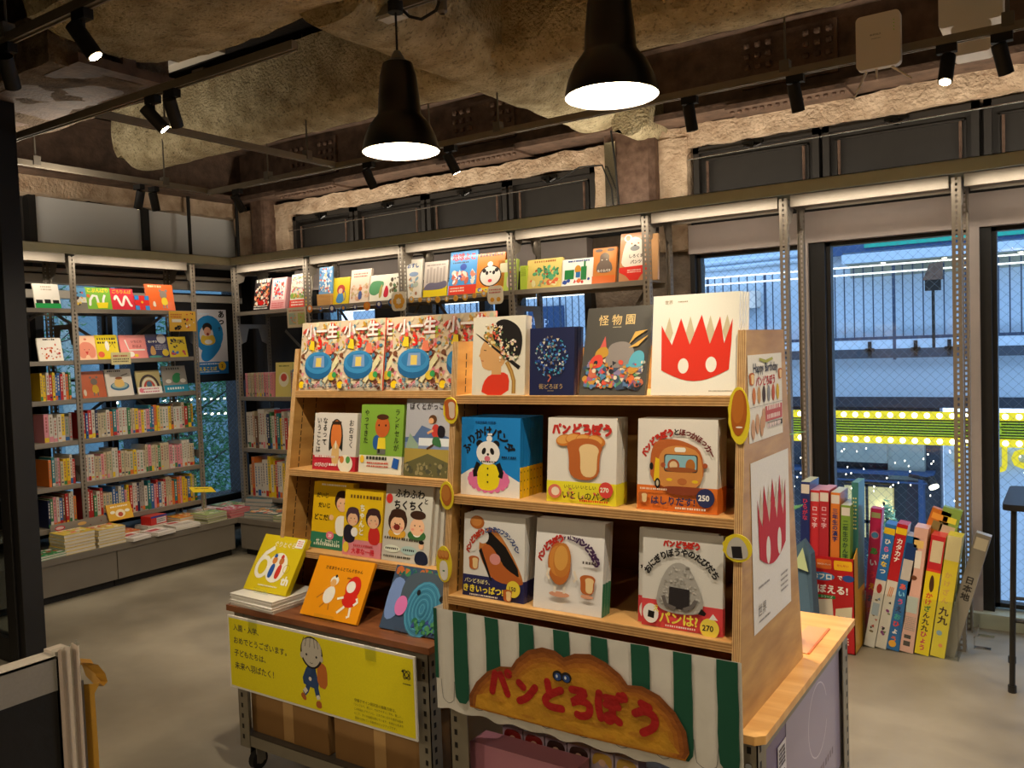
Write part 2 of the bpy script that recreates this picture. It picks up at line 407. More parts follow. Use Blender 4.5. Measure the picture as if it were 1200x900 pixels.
def book(name, label, cat, group, loc, w, h, t, cover, art=None, yaw=0, lean=0, spine='R', edge=None, band=None, pages='E8DCC4', roll=0, mat_='print', soft=False):
    """a face-out book: loc is the middle of its bottom front edge; front faces -y before yaw"""
    o = thing(name, label, cat, loc, group, (-math.radians(lean), math.radians(roll), math.radians(yaw)))
    b = MB(); ct = .0012 if soft else .0025; e = edge or cover; sx = w/2*(1 if spine == 'R' else -1)
    b.box(-w/2, 0, 0, w/2, ct, h, cover); b.box(-w/2, t-ct, 0, w/2, t, h, cover)
    b.box(min(sx, sx-math.copysign(ct, sx)), ct, 0, max(sx, sx-math.copysign(ct, sx)), t-ct, h, e)
    b.build('cover', mat_, o, local=True)
    g = MB(); i = 0 if soft else .003
    xa, xb = (-w/2+i, w/2-ct) if spine == 'R' else (-w/2+ct, w/2-i)
    g.box(xa, ct, i, xb, t-ct, h-i, pages); g.build('pages', 'paper', o, local=True)
    if band:
        bh, bc = band; d = .0004; m = MB()
        m.box(-w/2-d, -d, 0.0005, w/2+d, 0, bh, bc); m.box(-w/2-d, t, .0005, w/2+d, t+d, bh, bc)
        m.box(sx-d if sx < 0 else sx, 0, .0005, sx if sx < 0 else sx+d, t, bh, bc)
        m.build('obi_band', mat_, o, local=True)
    if art:
        a = Art(w, h); art(a)
        if a.mb.v: a.mb.build('cover_print', mat_, o, local=True)
    return o
def behind(o, n, step, what, dx=0, skip=('cover_print',)):
    """the copies standing behind the front copy of a face-out stack"""
    ords = ('second', 'third', 'fourth', 'fifth', 'sixth', 'seventh', 'eighth')
    l = Vector(o.location); R = Euler((0, 0, o.rotation_euler.z)).to_matrix()
    for k in range(n):
        copy_tree(o, l+R @ Vector((dx*(k+1), step*(k+1), 0)), 'copy of %s, %s in its stack' % (what, ords[k]), skip=skip)
# ================================================================ SETTING
m = MB(); m.box(-7, -3, -.12, 4, 5.05, 0); struct('floor', m, 'floor_concrete')
m = MB(); m.box(-7, -3, 3.3, 4, 5.4, 3.4); struct('ceiling', m, 'slab')
m = MB(); m.box(-6.4, -3, 0, -6.3, 2.25, 3.3); m.box(-6.4, 2.25, 0, -6.2, 5.05, .3); m.box(-6.4, 2.25, 2.665, -6.1, 5.05, 3.3); m.box(-6.4, 2.25, .3, -6.12, 3.10, 2.665); m.box(-6.3, 3.1, 2.1, -6.12, 5.05, 2.26); m.box(-6.3, 4.84, .3, -6.12, 5.05, 2.665)
struct('wall_left', m, 'wall_dark')
m = MB(); m.box(-6.4, -3.1, 0, 4, -3, 3.3); struct('wall_front', m, 'wall_dark')
m = MB(); m.box(3.6, -3, 0, 3.7, 5.05, 3.3); struct('wall_right', m, 'wall_dark')
m = MB(); m.box(-6.4, 4.98, 2.3, 4, 5.1, 3.3); m.box(-6.4, 4.98, 0, -2.5, 5.1, .4); m.box(-6.25, 4.95, 0, -5.35, 5.1, 2.3)
struct('wall_back', m, 'wall_dark')

def rough_block(name, x0, y0, z0, x1, y1, z1, mt, amp, cell=.06, seed=0, kind='structure', rnd=0):
    """a lumpy cast or sprayed block: every face gridded and pushed about by noise"""
    m = MB(); nx, ny, nz = [max(1, int(round(d/cell))) for d in (x1-x0, y1-y0, z1-z0)]
    idx = {}
    cx, cy, cz = (x0+x1)/2, (y0+y1)/2, (z0+z1)/2; hy, hz, hx = (y1-y0)/2, (z1-z0)/2, (x1-x0)/2
    def V(i, j, k):
        if (i, j, k) not in idx:
            p = Vector((x0+(x1-x0)*i/nx, y0+(y1-y0)*j/ny, z0+(z1-z0)*k/nz))
            if rnd:   # round the lower edges
                long_x = hx > hy
                a = (p.y-cy)/hy if long_x else (p.x-cx)/hx; t = (z1-p.z)/(2*hz)
                if t > .55:
                    f = (t-.55)/.45; q = 1-rnd*f*f*.5
                    if long_x: p.y = cy+a*hy*q
                    else: p.x = cx+a*hx*q
                p.z += rnd*.16*abs(a)**3*(t > .9)
            n = noise.noise_vector(p*5+Vector((seed, 0, 0)))*amp + noise.noise_vector(p*17+Vector((0, seed, 0)))*amp*.5
            idx[(i, j, k)] = len(m.v); m.v.append(tuple(p+n))
        return idx[(i, j, k)]
    F = []
    for i in range(nx):
        for j in range(ny):
            F.append((V(i, j, 0), V(i, j+1, 0), V(i+1, j+1, 0), V(i+1, j, 0))); F.append((V(i, j, nz), V(i+1, j, nz), V(i+1, j+1, nz), V(i, j+1, nz)))
    for i in range(nx):
        for k in range(nz):
            F.append((V(i, 0, k), V(i+1, 0, k), V(i+1, 0, k+1), V(i, 0, k+1))); F.append((V(i, ny, k), V(i, ny, k+1), V(i+1, ny, k+1), V(i+1, ny, k)))
    for j in range(ny):
        for k in range(nz):
            F.append((V(0, j, k), V(0, j, k+1), V(0, j+1, k+1), V(0, j+1, k))); F.append((V(nx, j, k), V(nx, j+1, k), V(nx, j+1, k+1), V(nx, j, k+1)))
    m.f = F; m.c = [(1, 1, 1)]*len(F); m.sm = True
    me = m.build(name, mt, kind=kind)
    return me
# sprayed fireproofing on the ceiling beams
rough_block('ceiling_beam', -3.44, 1.75, 2.82, 3.4, 2.52, 3.3, 'sprayed', .013, .05, 3, rnd=.35)
rough_block('ceiling_beam', -2.68, 2.45, 2.80, -2.18, 5.0, 3.3, 'sprayed', .013, .05, 7, rnd=.5)
rough_block('ceiling_beam', -5.32, 3.28, 2.80, -2.5, 3.70, 3.22, 'sprayed', .013, .05, 11, rnd=.5)
rough_block('ceiling_beam', -2.3, 3.28, 2.80, 3.4, 3.70, 3.22, 'sprayed', .013, .05, 13, rnd=.5)
rough_block('ceiling_beam', -2.3, 4.60, 2.72, -2.05, 5.0, 2.95, 'sprayed', .013, .05, 17, rnd=.5)
# brown steel beams, bolted
m = MB()
m.box(-6.3, 1.98, 2.74, -3.42, 2.44, 2.78); m.box(-6.3, 2.18, 2.78, -3.42, 2.24, 3.3)
struct('steel_beam', m, 'rust')
rough_block('ceiling_beam', -6.3, 1.9, 2.74, -3.5, 2.46, 2.95, 'rust_spray', .012, .06, 19)
m = MB(); m.box(-6.02, 2.3, 2.82, -5.96, 5, 3.24); m.box(-6.1, 2.3, 2.80, -5.80, 5, 2.83); m.box(-6.1, 2.3, 3.2, -5.80, 5, 3.23); struct('steel_beam', m, 'rust')
m = MB()
for x0, x1 in ((-5.9, 3.6),):
    m.box(x0, 4.78, 2.80, x1, 4.84, 3.24); m.box(x0, 4.66, 2.79, x1, 5.0, 2.825); m.box(x0, 4.7, 3.22, x1, 5.0, 3.24)
    for xp in (-5.0, -3.35, -1.3, .4): m.box(xp-.26, 4.755, 2.90, xp+.26, 4.785, 3.18); m.box(xp-.32, 4.64, 2.775, xp+.32, 5.0, 2.8)
struct('steel_beam', m, 'rust')
m = MB()
for xp in (-5.0, -3.35, -1.3, .4):
    for gx in (-.22, -.16, -.1, .1, .16, .22):
        for gz in (2.95, 3.01, 3.07, 3.13): m.lathe([(.0, .02), (.012, .018), (.019, .008), (.02, 0)], (0, 0, 0), n=6) if False else m.box(xp+gx-.017, 4.73, gz-.017, xp+gx+.017, 4.757, gz+.017)
    for gx in range(-7, 8): m.box(xp+gx*.042-.013, 4.68, 2.755, xp+gx*.042+.013, 4.706, 2.777)
o = m.build('rivet_heads', 'pipe_brown', kind='stuff', bevel=.015); tag(o, 'rows of round bolt heads on the brown steel beam above the windows', 'bolts', kind='stuff')
# plaster bands above and beside the transom panels
rough_block('trim_1', -5.62, 4.86, 2.655, -2.46, 5.0, 2.76, 'plaster', .02, .035, 23)
rough_block('trim_2', -2.14, 4.86, 2.66, 3.5, 5.0, 2.785, 'plaster', .02, .035, 29)
rough_block('trim_3', -6.1, 2.9, 2.68, -5.98, 4.9, 2.81, 'plaster', .02, .035, 31)
rough_block('trim_4', -2.56, 4.86, 2.3, -2.46, 5.0, 2.70, 'plaster', .015, .035, 37)
rough_block('trim_5', -6.02, 4.80, 2.2, -5.78, 5.0, 2.74, 'plaster', .018, .035, 39)
rough_block('trim_6', -5.6, 4.86, 2.2, -5.42, 5.0, 2.74, 'plaster', .015, .035, 41)
rough_block('wall_pillar', -2.61, 4.92, 0, -1.93, 5.1, 2.35, 'concrete_wall', .014, .04, 43)
rough_block('wall_pillar', -2.13, 4.86, 2.05, -1.93, 5.0, 2.72, 'plaster', .016, .035, 47)
m = MB(); m.prism([(x*.17-2.285, y*.09+4.84) for x, y in ((-1, 1), (-1, -.4), (-.85, -.9), (-.6, -1), (.6, -1), (.85, -.9), (1, -.4), (1, 1))], 2.3, 2.79, ax='z'); struct('steel_column', m, 'pipe_brown')
m = MB(); m.prism([(x*.1-5.68, y*.09+4.84) for x, y in ((-1, 1), (-1, -.4), (-.85, -.9), (-.6, -1), (.6, -1), (.85, -.9), (1, -.4), (1, 1))], 2.2, 2.8, ax='z'); struct('steel_column', m, 'pipe_brown')
m = MB(); m.box(-2.42, 4.735, 2.3, -2.345, 4.75, 2.74); o = m.build('metal_plate', 'chrome'); tag(o, 'galvanised metal strip running up the brown column', 'metal strip')

# window header box and window frames on the back wall
m = MB(); m.box(-1.93, 4.84, 2.02, 3.5, 5.0, 2.19); m.box(-5.35, 4.84, 2.02, -2.62, 5.0, 2.19); struct('trim_7', m, 'header')
m = MB(); m.box(-5.35, 4.9, 2.19, 3.5, 4.99, 2.34); struct('trim_8', m, 'black')
m = MB(); m.box(-1.93, 4.8, 0, 3.5, 4.96, .075); struct('trim_9', m, 'fascia')
def pane(name, x0, x1, z0, z1, y, n, ax='y'):
    """a wired-glass pane with its slim frame"""
    f = MB(); fw_ = .022
    def B(a, b, z0_, z1_, d0, d1):
        if ax == 'y': f.box(a, y+d0, z0_, b, y+d1, z1_)
        else: f.box(y-d1, a, z0_, y-d0, b, z1_)
    for a, b, c, d in ((x0, x0+fw_, z0, z1), (x1-fw_, x1, z0, z1), (x0, x1, z0, z0+fw_), (x0, x1, z1-fw_, z1)): B(a, b, c, d, -.03, .03)
    o = struct(name, f, 'black_frame')
    g = MB()
    if ax == 'y': g.box(x0, y-.003, z0, x1, y+.003, z1)
    else: g.box(y-.003, x0, z0, y+.003, x1, z1)
    g.build('glass', 'glass', o)
    wz = MB(); st = .05; W = x1-x0; H = z1-z0; yy = y-.0045 if ax == 'y' else y+.0045
    def seg(a, b):
        P = (lambda p: (p[0], yy, p[1])) if ax == 'y' else (lambda p: (yy, p[0], p[1]))
        wz.bar(P(a), P(b), .0012, .0012)
    k = -H
    while k < W:
        a = (max(0, k), max(0, -k)); e = min(W-a[0], H-a[1])
        if e > .01:
            seg((x0+a[0], z0+a[1]), (x0+a[0]+e, z0+a[1]+e)); seg((x0+a[0], z1-a[1]), (x0+a[0]+e, z1-a[1]-e))
        k += st
    wo_ = wz.build('wire_mesh', 'wire', o); wo_['kind'] = 'stuff'
    return o
pane('window_1', -1.90, -1.262, .09, 2.02, 4.93, 1)
pane('window_2', -1.15, -.43, .09, 2.02, 4.93, 1)
pane('window_3', -.35, .95, .09, 2.02, 4.93, 1)
pane('window_4', 1.05, 3.4, .09, 2.02, 4.93, 1)
pane('window_5', -3.20, -2.66, .42, 2.02, 4.93, 1)
pane('window_6', -3.92, -3.37, .42, 2.02, 4.93, 1)
pane('window_7', -5.12, -4.5, .42, 2.02, 4.93, 1)
m = MB()
for a, b in ((-1.93, -1.90), (-1.262, -1.15), (-.43, -.35), (.95, 1.05), (-3.37, -3.20), (-4.5, -3.92), (-5.35, -5.12), (-2.66, -2.61)): m.box(a, 4.86, 0, b, 5.0, 2.03)
m.box(-3.52, 4.88, .42, -3.47, 4.98, 2.02)
struct('window_frame', m, 'black_frame')
m = MB(); m.box(-1.275, 4.835, .03, -1.235, 4.875, 2.02); m.box(-.445, 4.835, .03, -.40, 4.875, 2.02); struct('trim_10', m, 'header')

# dark transom panels with rods and latches
def transom(x0, x1, z0, z1, label):
    o = thing('transom_panel', label, 'panel', ((x0+x1)/2, 4.95, z0), 'dark transom panels over the windows')
    f = MB(); t = .035
    for a, b, c, d in ((x0, x0+t, z0, z1), (x1-t, x1, z0, z1), (x0, x1, z1-t, z1), (x0, x1, z0, z0+t)): f.box(a, 4.9, c, b, 4.96, d)
    for a, b, c, d in ((x0+.06, x0+.07, z0, z1-.07), (x1-.07, x1-.06, z0, z1-.07), (x0+.06, x1-.06, z1-.08, z1-.07)): f.box(a, 4.925, c, b, 4.95, d)
    f.build('frame', 'transom', o)
    p = MB(); p.box(x0+t, 4.94, z0+t, x1-t, 4.955, z1-t); p.build('panel', 'transom', o)
    for x in (x0+.085, x1-.085):
        r = MB(); r.tube([(x, 4.91, z0), (x, 4.91, z1-.085)], .008, 6); r.build('rod', 'pipe_brown', o)
    l = MB(); c = (x0+x1)/2; l.box(c-.06, 4.885, z1-.03, c+.06, 4.905, z1-.012); l.tube([(c-.05, 4.89, z1-.035), (c-.02, 4.88, z1-.05), (c+.02, 4.88, z1-.05), (c+.05, 4.89, z1-.035)], .008, 6)
    l.box(c-.012, 4.87, z1-.06, c+.012, 4.89, z1-.02); l.build('latch', 'black_gloss', o)
xs = (-5.42, -4.72, -3.99, -3.26, -2.57)
for i in range(4): transom(xs[i]+.01, xs[i+1]-.01, 2.34, 2.645, '%s dark transom panel left of the brown column' % ('first', 'second', 'third', 'fourth')[i])
xs = (-1.92, -1.17, -.39, .4, 1.2)
for i in range(4): transom(xs[i]+.01, xs[i+1]-.01, 2.34, 2.655, '%s dark transom panel right of the brown column' % ('first', 'second', 'third', 'fourth')[i])
# curtain wire and cables
m = MB(); m.tube([(-5.4, 4.84, 2.52), (-4, 4.84, 2.535), (-2.6, 4.84, 2.56)], .004, 5); tag(m.build('curtain_wire', 'chrome'), 'thin wire stretched across the dark panels left of the column', 'wire')
m = MB(); m.tube([(-1.92, 4.84, 2.58), (-.5, 4.84, 2.60), (1.2, 4.84, 2.62)], .004, 5); tag(m.build('curtain_wire', 'chrome'), 'thin wire stretched across the dark panels right of the column', 'wire')
m = MB(); m.tube([(-2.34, 4.66, 2.85), (-2.33, 4.70, 2.6), (-2.32, 4.72, 2.3)], .006, 6); tag(m.build('power_cable', 'rubber'), 'grey cable hanging down the brown column to the shelf canopy', 'cable')
m = MB(); m.tube([(-2.8, 4.8, 2.57), (-2.6, 4.74, 2.62), (-2.42, 4.70, 2.60), (-2.36, 4.70, 2.45), (-2.35, 4.7, 2.33), (-2.4, 4.7, 2.3)], .005, 6); tag(m.build('power_cable', 'rubber'), 'thin cable looping over the galvanised strip to the canopy', 'cable')

# ------- left wall glazing
m = MB()
for y in (2.3, 3.08, 3.95, 4.84): m.box(-6.12, y, .3, -6.04, y+.05 if y < 4.8 else y+.14, 2.7)
m.box(-6.15, 2.3, 2.12, -6.05, 4.95, 2.24); m.box(-6.15, 2.3, 1.36, -6.06, 4.95, 1.38)
struct('window_frame', m, 'black_frame')
for i, (a, b) in enumerate(((3.13, 3.95), (4.0, 4.84))):
    m = MB(); m.box(-6.10, a, 2.25, -6.08, b, 2.68); struct('window_%d' % (8+i), m, 'frosted')
for i, (a, b) in enumerate(((3.13, 3.60), (3.64, 3.95), (4.0, 4.84))): pane('window_%d' % (10+i), a, b, .3, 2.12, -6.1, 1, ax='x')
m = MB(); m.box(-6.2, 3.78, .3, -6.0, 3.98, 2.1); m.box(-6.14, 3.60, .3, -6.03, 3.64, 2.1); struct('trim_11', m, 'black_frame')
for i, (z, r) in enumerate(((2.155, .022), (2.09, .035), (1.985, .03))):
    m = MB(); m.box(-6.03, 2.3, z-r, -5.97, 4.8, z+r) if i else m.tube([(-6.0, 2.3, z), (-6.0, 4.7, z)], .017, 8)
    tag(m.build('curtain_rail', 'whitepipe', bevel=.006 if i else 0), '%s pale rail running along the left wall behind the shelves' % ('topmost', 'middle', 'lowest')[i], 'rail')
for y in (4.28, 4.75):
    m = MB(); m.tube([(-5.93, y, 2.0), (-5.93, y, 2.85)], .014, 8); tag(m.build('hanging_pole', 'black'), 'black pole before the frosted glass, %s' % ('beside the shelf canopy end' if y < 4.5 else 'nearest the room corner'), 'pole')

# ------- foreground column and glass partition
m = MB(); m.box(-4.35, 2.0, 0, -4.19, 2.10, 2.75); m.box(-4.30, 1.988, .05, -4.24, 2.0, 2.7); struct('wall_column', m, 'black', bevel=.004)
m = MB(); m.box(-6.3, 2.06, 0, -4.35, 2.12, .12); m.box(-6.3, 2.06, 2.62, -4.35, 2.12, 2.75); o = struct('door_1', m, 'black_frame')
g = MB(); g.box(-6.3, 2.085, .12, -4.35, 2.093, 2.62); g.build('glass', 'glass_dim', o)

# ================================================================ SHELVING
def post_mb(h):
    m = MB(); w = .04; p = .026; t = .002
    def flange(P):
        m.add([P(0, 0), P(.016, 0), P(.016, h), P(0, h)], [(0, 1, 2, 3)], 'FFFFFF'); m.add([P(.025, 0), P(w, 0), P(w, h), P(.025, h)], [(0, 1, 2, 3)], 'FFFFFF')
        k = 0
        while k*p+.012 < h: m.add([P(.016, k*p), P(.025, k*p), P(.025, k*p+.012), P(.016, k*p+.012)], [(0, 1, 2, 3)], 'FFFFFF'); k += 1
    flange(lambda a, z: (a, 0, z)); flange(lambda a, z: (w, a, z))
    m.box(0, .0005, 0, .004, .008, h); m.box(w-.006, w-.002, 0, w, w, h)
    return m
POST = {}
def post(parent, x, y, h, rz=0, flip=False):
    z0 = .291 if (x < -5 or (x < -3.8 and y > 4)) else 0; h -= z0
    k = round(h, 2)
    if k not in POST: POST[k] = post_mb(h).build('post', 'steel', parent, local=True); o = POST[k]
    else: o = POST[k].copy(); COLL.objects.link(o); o.parent = parent
    o.location = Vector((x, y, z0))-WL[parent.name]; o.rotation_euler = (0, 0, rz); o.scale = (-1 if flip else 1, 1, 1)
    return o
def rackrun(name, label, loc, M, posts, canopy, shelves, braces, dirz, pz=None):
    o = thing(name, label, 'shelves', loc)
    inv = M
    for i, u in enumerate(posts):
        f = M @ Vector((u, 0, 0)); b = M @ Vector((u, .30, 0))
        post(o, f.x, f.y, 2.21, dirz); c = M @ Vector((u, .34, 0)); post(o, c.x, c.y, 2.21, dirz+PI, True)
        for z0, z1 in ((2.08, 2.21), (1.60, 1.76), (.72, .8))[:1 if (pz and u > -1.9) else 3]:
            g = MB(); g.M = M          # side gussets tying front and rear post
            g.prism([(.04, z1), (.30, z1), (.30, z0), (.25, z0+.02), (.22, z1-.035), (.12, z1-.035), (.09, z0+.02), (.04, z0)], u+.036, u+.04, ax='x'); g.build('gusset', 'steel', o)
        if False:
            g.prism([(-.03, .002), (.0, .002), (.0, .03), (-.004, .03)], u+.0, u+.03, ax='x'); 
    a, b = canopy
    f = MB(); f.M = M; f.box(a, -.13, 2.207, b, -.122, 2.268); f.box(a, -.13, 2.264, b, .36, 2.268); f.box(a, -.122, 2.207, b, -.112, 2.212); f.box(a, -.112, 2.235, b, .36, 2.239)
    f.build('canopy', 'fascia', o)
    for u0, u1 in zip(posts[:-1], posts[1:]):
        s = MB(); s.M = M; s.box(u0+.05, .02, 2.165, u1-.012, .026, 2.225); s.box(u0+.05, .026, 2.195, u1-.012, .32, 2.2); s.box(u0+.05, .31, 2.185, u1-.012, .316, 2.2)
        s.build('top_tray', 'steel', o, bevel=.002)
    for u0, u1, z in shelves:
        s = MB(); s.M = M; s.box(u0+.042, .004, z-.032, u1-.002, .008, z); s.box(u0+.042, .008, z-.004, u1-.002, .33, z); s.box(u0+.042, .326, z-.032, u1-.002, .33, z); s.box(u0+.042, .004, z-.032, u1-.002, .02, z-.029)
        s.build('shelf', 'steel', o)
    for u0, z0, u1, z1 in braces:
        s = MB(); s.M = M; s.bar((u0, .315, z0), (u1, .315, z1), .004, .022); s.build('brace', 'steel_dark', o)
    return o
MR = Matrix.Translation((0, 4.40, 0))
ML = Matrix.Translation((-5.56, 0, 0)) @ Matrix.Rotation(PI/2, 4, 'Z')
PR = [-5.60, -4.775, -3.84, -2.945, -2.03, -1.262, -.475, .45, 1.4]
PL = [1.25, 2.17, 3.075, 4.0]
SH = [(-5.60, -4.775, z) for z in (1.855, 1.18, .77, .385)]+[(PR[i], PR[i+1], 1.855) for i in (1, 2, 3)]+[(PR[1], PR[2], z) for z in (1.18, .77, .385)]
rackrun('shelving_rack', 'grey slotted-steel shelving run with lit canopy along the window wall', (-3, 4.4, 0), MR, PR, (-5.43, 1.6), SH,
        [(-5.35, 1.7, -4.8, 1.25), (-4.72, 1.83, -4.45, 1.5), (-3.92, 1.83, -4.2, 1.5), (-3.75, 1.83, -3.5, 1.5), (-3.05, 1.83, -3.3, 1.5), (-2.15, 1.83, -2.3, 1.6)], 0, pz=-2)
SL = [(PL[i], PL[i+1], z) for i in (0, 1, 2) for z in (1.86, 1.515, 1.255, .98, .69, .42)]
rackrun('shelving_rack', 'grey slotted-steel shelving run with lit canopy along the left wall', (-5.56, 3, 0), ML, PL, (.9, 4.27), SL,
        [(2.2, 1.55, 2.6, 1.83), (2.6, 1.55, 3.0, 1.83), (3.15, 1.83, 3.5, 1.6), (3.6, 1.6, 3.95, 1.83), (3.2, 1.05, 3.5, 1.25), (3.95, 1.0, 3.7, 1.22)], PI/2)

# low cabinets and worktops
def cabinet(x0, y0, x1, y1, face, label):
    o = thing('base_cabinet', label, 'cabinet', ((x0+x1)/2, (y0+y1)/2, 0), 'low grey cabinets under the book counter')
    m = MB(); m.box(x0, y0, .055, x1, y1, .246); m.build('body', 'cabinet', o, bevel=.003)
    p = MB()
    if face == 'x': p.box(x0, y0, 0, x1-.05, y1, .055)
    else: p.box(x0, y0+.05, 0, x1, y1, .055)
    p.build('plinth', 'black', o)
for i, (a, b) in enumerate(((1.2, 2.2), (2.206, 3.135), (3.141, 4.08))):
    cabinet(-5.95, a, -5.29, b, 'x', ('low grey cabinet seen through the glass left of the black column', 'low grey cabinet under the stacks of yellow books', 'low grey cabinet by the room corner on the left wall')[i])
for i, (a, b) in enumerate(((-5.26, -4.4), (-4.394, -3.6))):
    cabinet(a, 4.11, b, 4.72, 'y', ('low grey cabinet by the room corner under the window shelving', 'low grey cabinet behind the yellow-signed display')[i])
m = MB(); m.box(-5.95, 1.2, .246, -5.28, 4.74, .29); tag(m.build('counter_top', 'cabinet', bevel=.003), 'long grey counter top along the left wall holding flat book stacks', 'counter')
m = MB(); m.box(-5.279, 4.10, .246, -3.6, 4.74, .29); tag(m.build('counter_top', 'cabinet', bevel=.003), 'grey counter top along the window wall by the corner', 'counter')

# ================================================================ CEILING FITTINGS
def track(name, a, b, label):
    m = MB(); m.bar(a, b, .028, .026); d = (Vector(b)-Vector(a)).normalized(); s = Vector((0, 0, 1)).cross(d)*.010
    for q in (-1, 1): m.bar(Vector(a)+s*q+Vector((0, 0, -.016)), Vector(b)+s*q+Vector((0, 0, -.016)), .006, .006)
    tag(m.build(name, 'track'), label, 'track')
ZT = 2.6
track('lighting_track', (-6.2, 2.13, ZT), (-2.3, 2.13, ZT), 'black lighting track crossing from the column under the sprayed beam')
track('lighting_track', (-3.61, 2.13, ZT+.005), (-3.61, 3.62, ZT+.005), 'bronze lighting track joining the near and far tracks')
track('lighting_track', (-4.8, 2.13, ZT+.01), (-4.8, 3.62, ZT+.01), 'bronze lighting track parallel to the left wall')
track('lighting_track', (-4.8, 3.62, ZT), (3.4, 3.62, ZT), 'dark lighting track parallel to the windows behind the pendants')
track('lighting_track', (-3.4, 1.49, ZT), (3.0, 1.49, ZT), 'near lighting track at the top left corner')
track('lighting_track', (-2.45, 2.575, 2.845), (2.6, 2.575, 2.845), 'short track on the sprayed beam carrying the pendants')
m = MB()
for x, y in ((-4.8, 2.5), (-4.8, 3.3), (-3.61, 2.5), (-3.61, 3.4), (-4.2, 3.62), (-2.9, 3.62), (-2.45, 3.62), (-1.0, 3.62), (-.2, 3.62), (.8, 3.62), (-3.0, 1.49), (-1.2, 1.49)):
    m.tube([(x, y, ZT), (x, y, 3.3)], .005, 5); m.box(x-.02, y-.02, ZT, x+.02, y+.02, ZT+.05)
tag(m.build('track_hangers', 'steel_dark', kind='stuff'), 'thin rods hanging the lighting tracks from the ceiling', 'hanger', kind='stuff')
def spotlight(x, y, tgt, lit, label, pw=None, zt=None, vis=True, size=.075):
    z = (zt or ZT)-.02
    o = thing('track_spotlight', label, 'spotlight', (x, y, z), 'track spotlights')
    m = MB(); m.box(x-.035, y-.016, z-.03, x+.035, y+.016, z); m.tube([(x, y, z-.03), (x, y, z-.065)], .009, 6); m.build('adapter', 'black', o)
    p = Vector((x, y, z-.085)); d = (Vector(tgt)-p).normalized()
    m = MB(); m.tube([p-d*.05, p+d*.062], .026, 14); m.build('head', 'black', o)
    m = MB(); m.tube([p+d*.058, p+d*.0635], .020, 12); m.build('lens', 'spot_on' if lit else 'black_gloss', o)
    if lit:
        l = bpy.data.lights.new('spot_beam', 'SPOT'); l.energy = pw or SPOT; l.color = WARM; l.spot_size = math.radians(62); l.spot_blend = .6; l.shadow_soft_size = .012
        so = bpy.data.objects.new('spot_beam', l); COLL.objects.link(so); so.location = p+d*.085; so.rotation_euler = d.to_track_quat('-Z', 'Y').to_euler()
spotlight(-2.54, 1.49, (-2.0, 2.0, 1.3), True, 'large lit spotlight at the top left corner aimed at the yellow sign')
spotlight(-3.0, 1.49, (-4.6, 2.9, .3), True, 'lit tube spotlight beside the black column at top left')
spotlight(-3.02, 2.13, (-3.9, 3.6, 0), True, 'brightest lit spotlight under the end of the sprayed beam')
spotlight(-3.15, 2.13, (-2.0, 3.6, .3), True, 'lit spotlight pointing down just behind the brightest one')
spotlight(-4.8, 3.12, (-5.6, 3.2, .8), True, 'lit spotlight close to the left shelves')
spotlight(-4.8, 3.22, (-5.2, 3.9, .4), False, 'unlit spotlight paired with the lit one by the left shelves')
spotlight(-4.5, 3.62, (-4.6, 4.6, 1.2), False, 'unlit spotlight in front of the room corner')
spotlight(-3.35, 3.62, (-3.3, 4.4, 1.2), False, 'unlit spotlight left of the farther pendant')
spotlight(-2.76, 3.62, (-2.4, 4.4, 1.0), True, 'slim black spotlight right of the farther pendant, faintly lit')
spotlight(-1.42, 3.62, (-1.3, 3.9, 1.0), False, 'unlit spotlight behind the nearer pendant')
spotlight(-.96, 3.62, (-.8, 4.0, 1.0), False, 'unlit spotlight left of the white router')
spotlight(-.40, 3.62, (-.6, 2.6, .0), True, 'glaring lit spotlight right of the white router')
spotlight(-.22, 3.62, (.1, 4.3, 1.0), False, 'unlit spotlight at the far right under the white box')
# lamps further along the near track, above and right of the frame; only the display pair follows from shelf shadows, the aisle one is an extra
spotlight(-1.2, 1.49, (-1.15, 1.95, 1.5), True, 'lit spotlight over the front of the bread book display', pw=26)
spotlight(-.2, 1.49, (-.75, 2.3, .6), True, 'lit spotlight over the right side of the bread book display', pw=26)
spotlight(.9, 1.49, (.0, 3.6, 0), True, 'lit spotlight over the bare floor at the right', pw=26)
spotlight(-1.62, 1.49, (-2.9, 2.4, 0), True, 'added off-frame lit spotlight over the aisle left of the yellow sign', pw=30)

def pendant(x, y, z, label):
    o = thing('pendant_lamp', label, 'lamp', (x, y, 2.84), 'black enamel pendants')
    m = MB(); m.lathe([(.150, 0), (.149, .012), (.138, .055), (.118, .10), (.092, .132), (.083, .145), (.080, .2), (.070, .29), (.058, .335), (.030, .352)], (x, y, z), 36); m.build('shade', 'black_gloss', o)
    m = MB(); m.lathe([(.148, .001), (.146, .012), (.135, .054), (.115, .098), (.089, .128), (.0, .135)], (x, y, z), 36); m.build('shade_lining', 'shade_inner', o)
    m = MB(); m.lathe([(.0, .386), (.012, .385), (.02, .372), (.032, .350), (.034, .345)], (x, y, z), 20); m.build('cap', 'steel', o)
    m = MB(); m.tube([(x, y, z+.38), (x, y, 2.83)], .0045, 6); m.lathe([(.03, 2.80-z), (.03, 2.84-z)], (x, y, z), 14, cap=True); m.build('cord', 'rubber', o)
    m = MB(); m.lathe([(.0, .028), (.05, .03), (.085, .036), (.11, .05)], (x, y, z), 28); m.build('bulb', 'lamp_on', o)
    l = bpy.data.lights.new('pendant_light', 'AREA'); l.shape = 'DISK'; l.size = .2; l.energy = PEND; l.color = (1, .8, .56)
    lo = bpy.data.objects.new('pendant_light', l); COLL.objects.link(lo); lo.location = (x, y, z+.02)
pendant(-2.17, 2.53, 2.27, 'black bell-shaped pendant lamp, the farther one hanging left of centre')
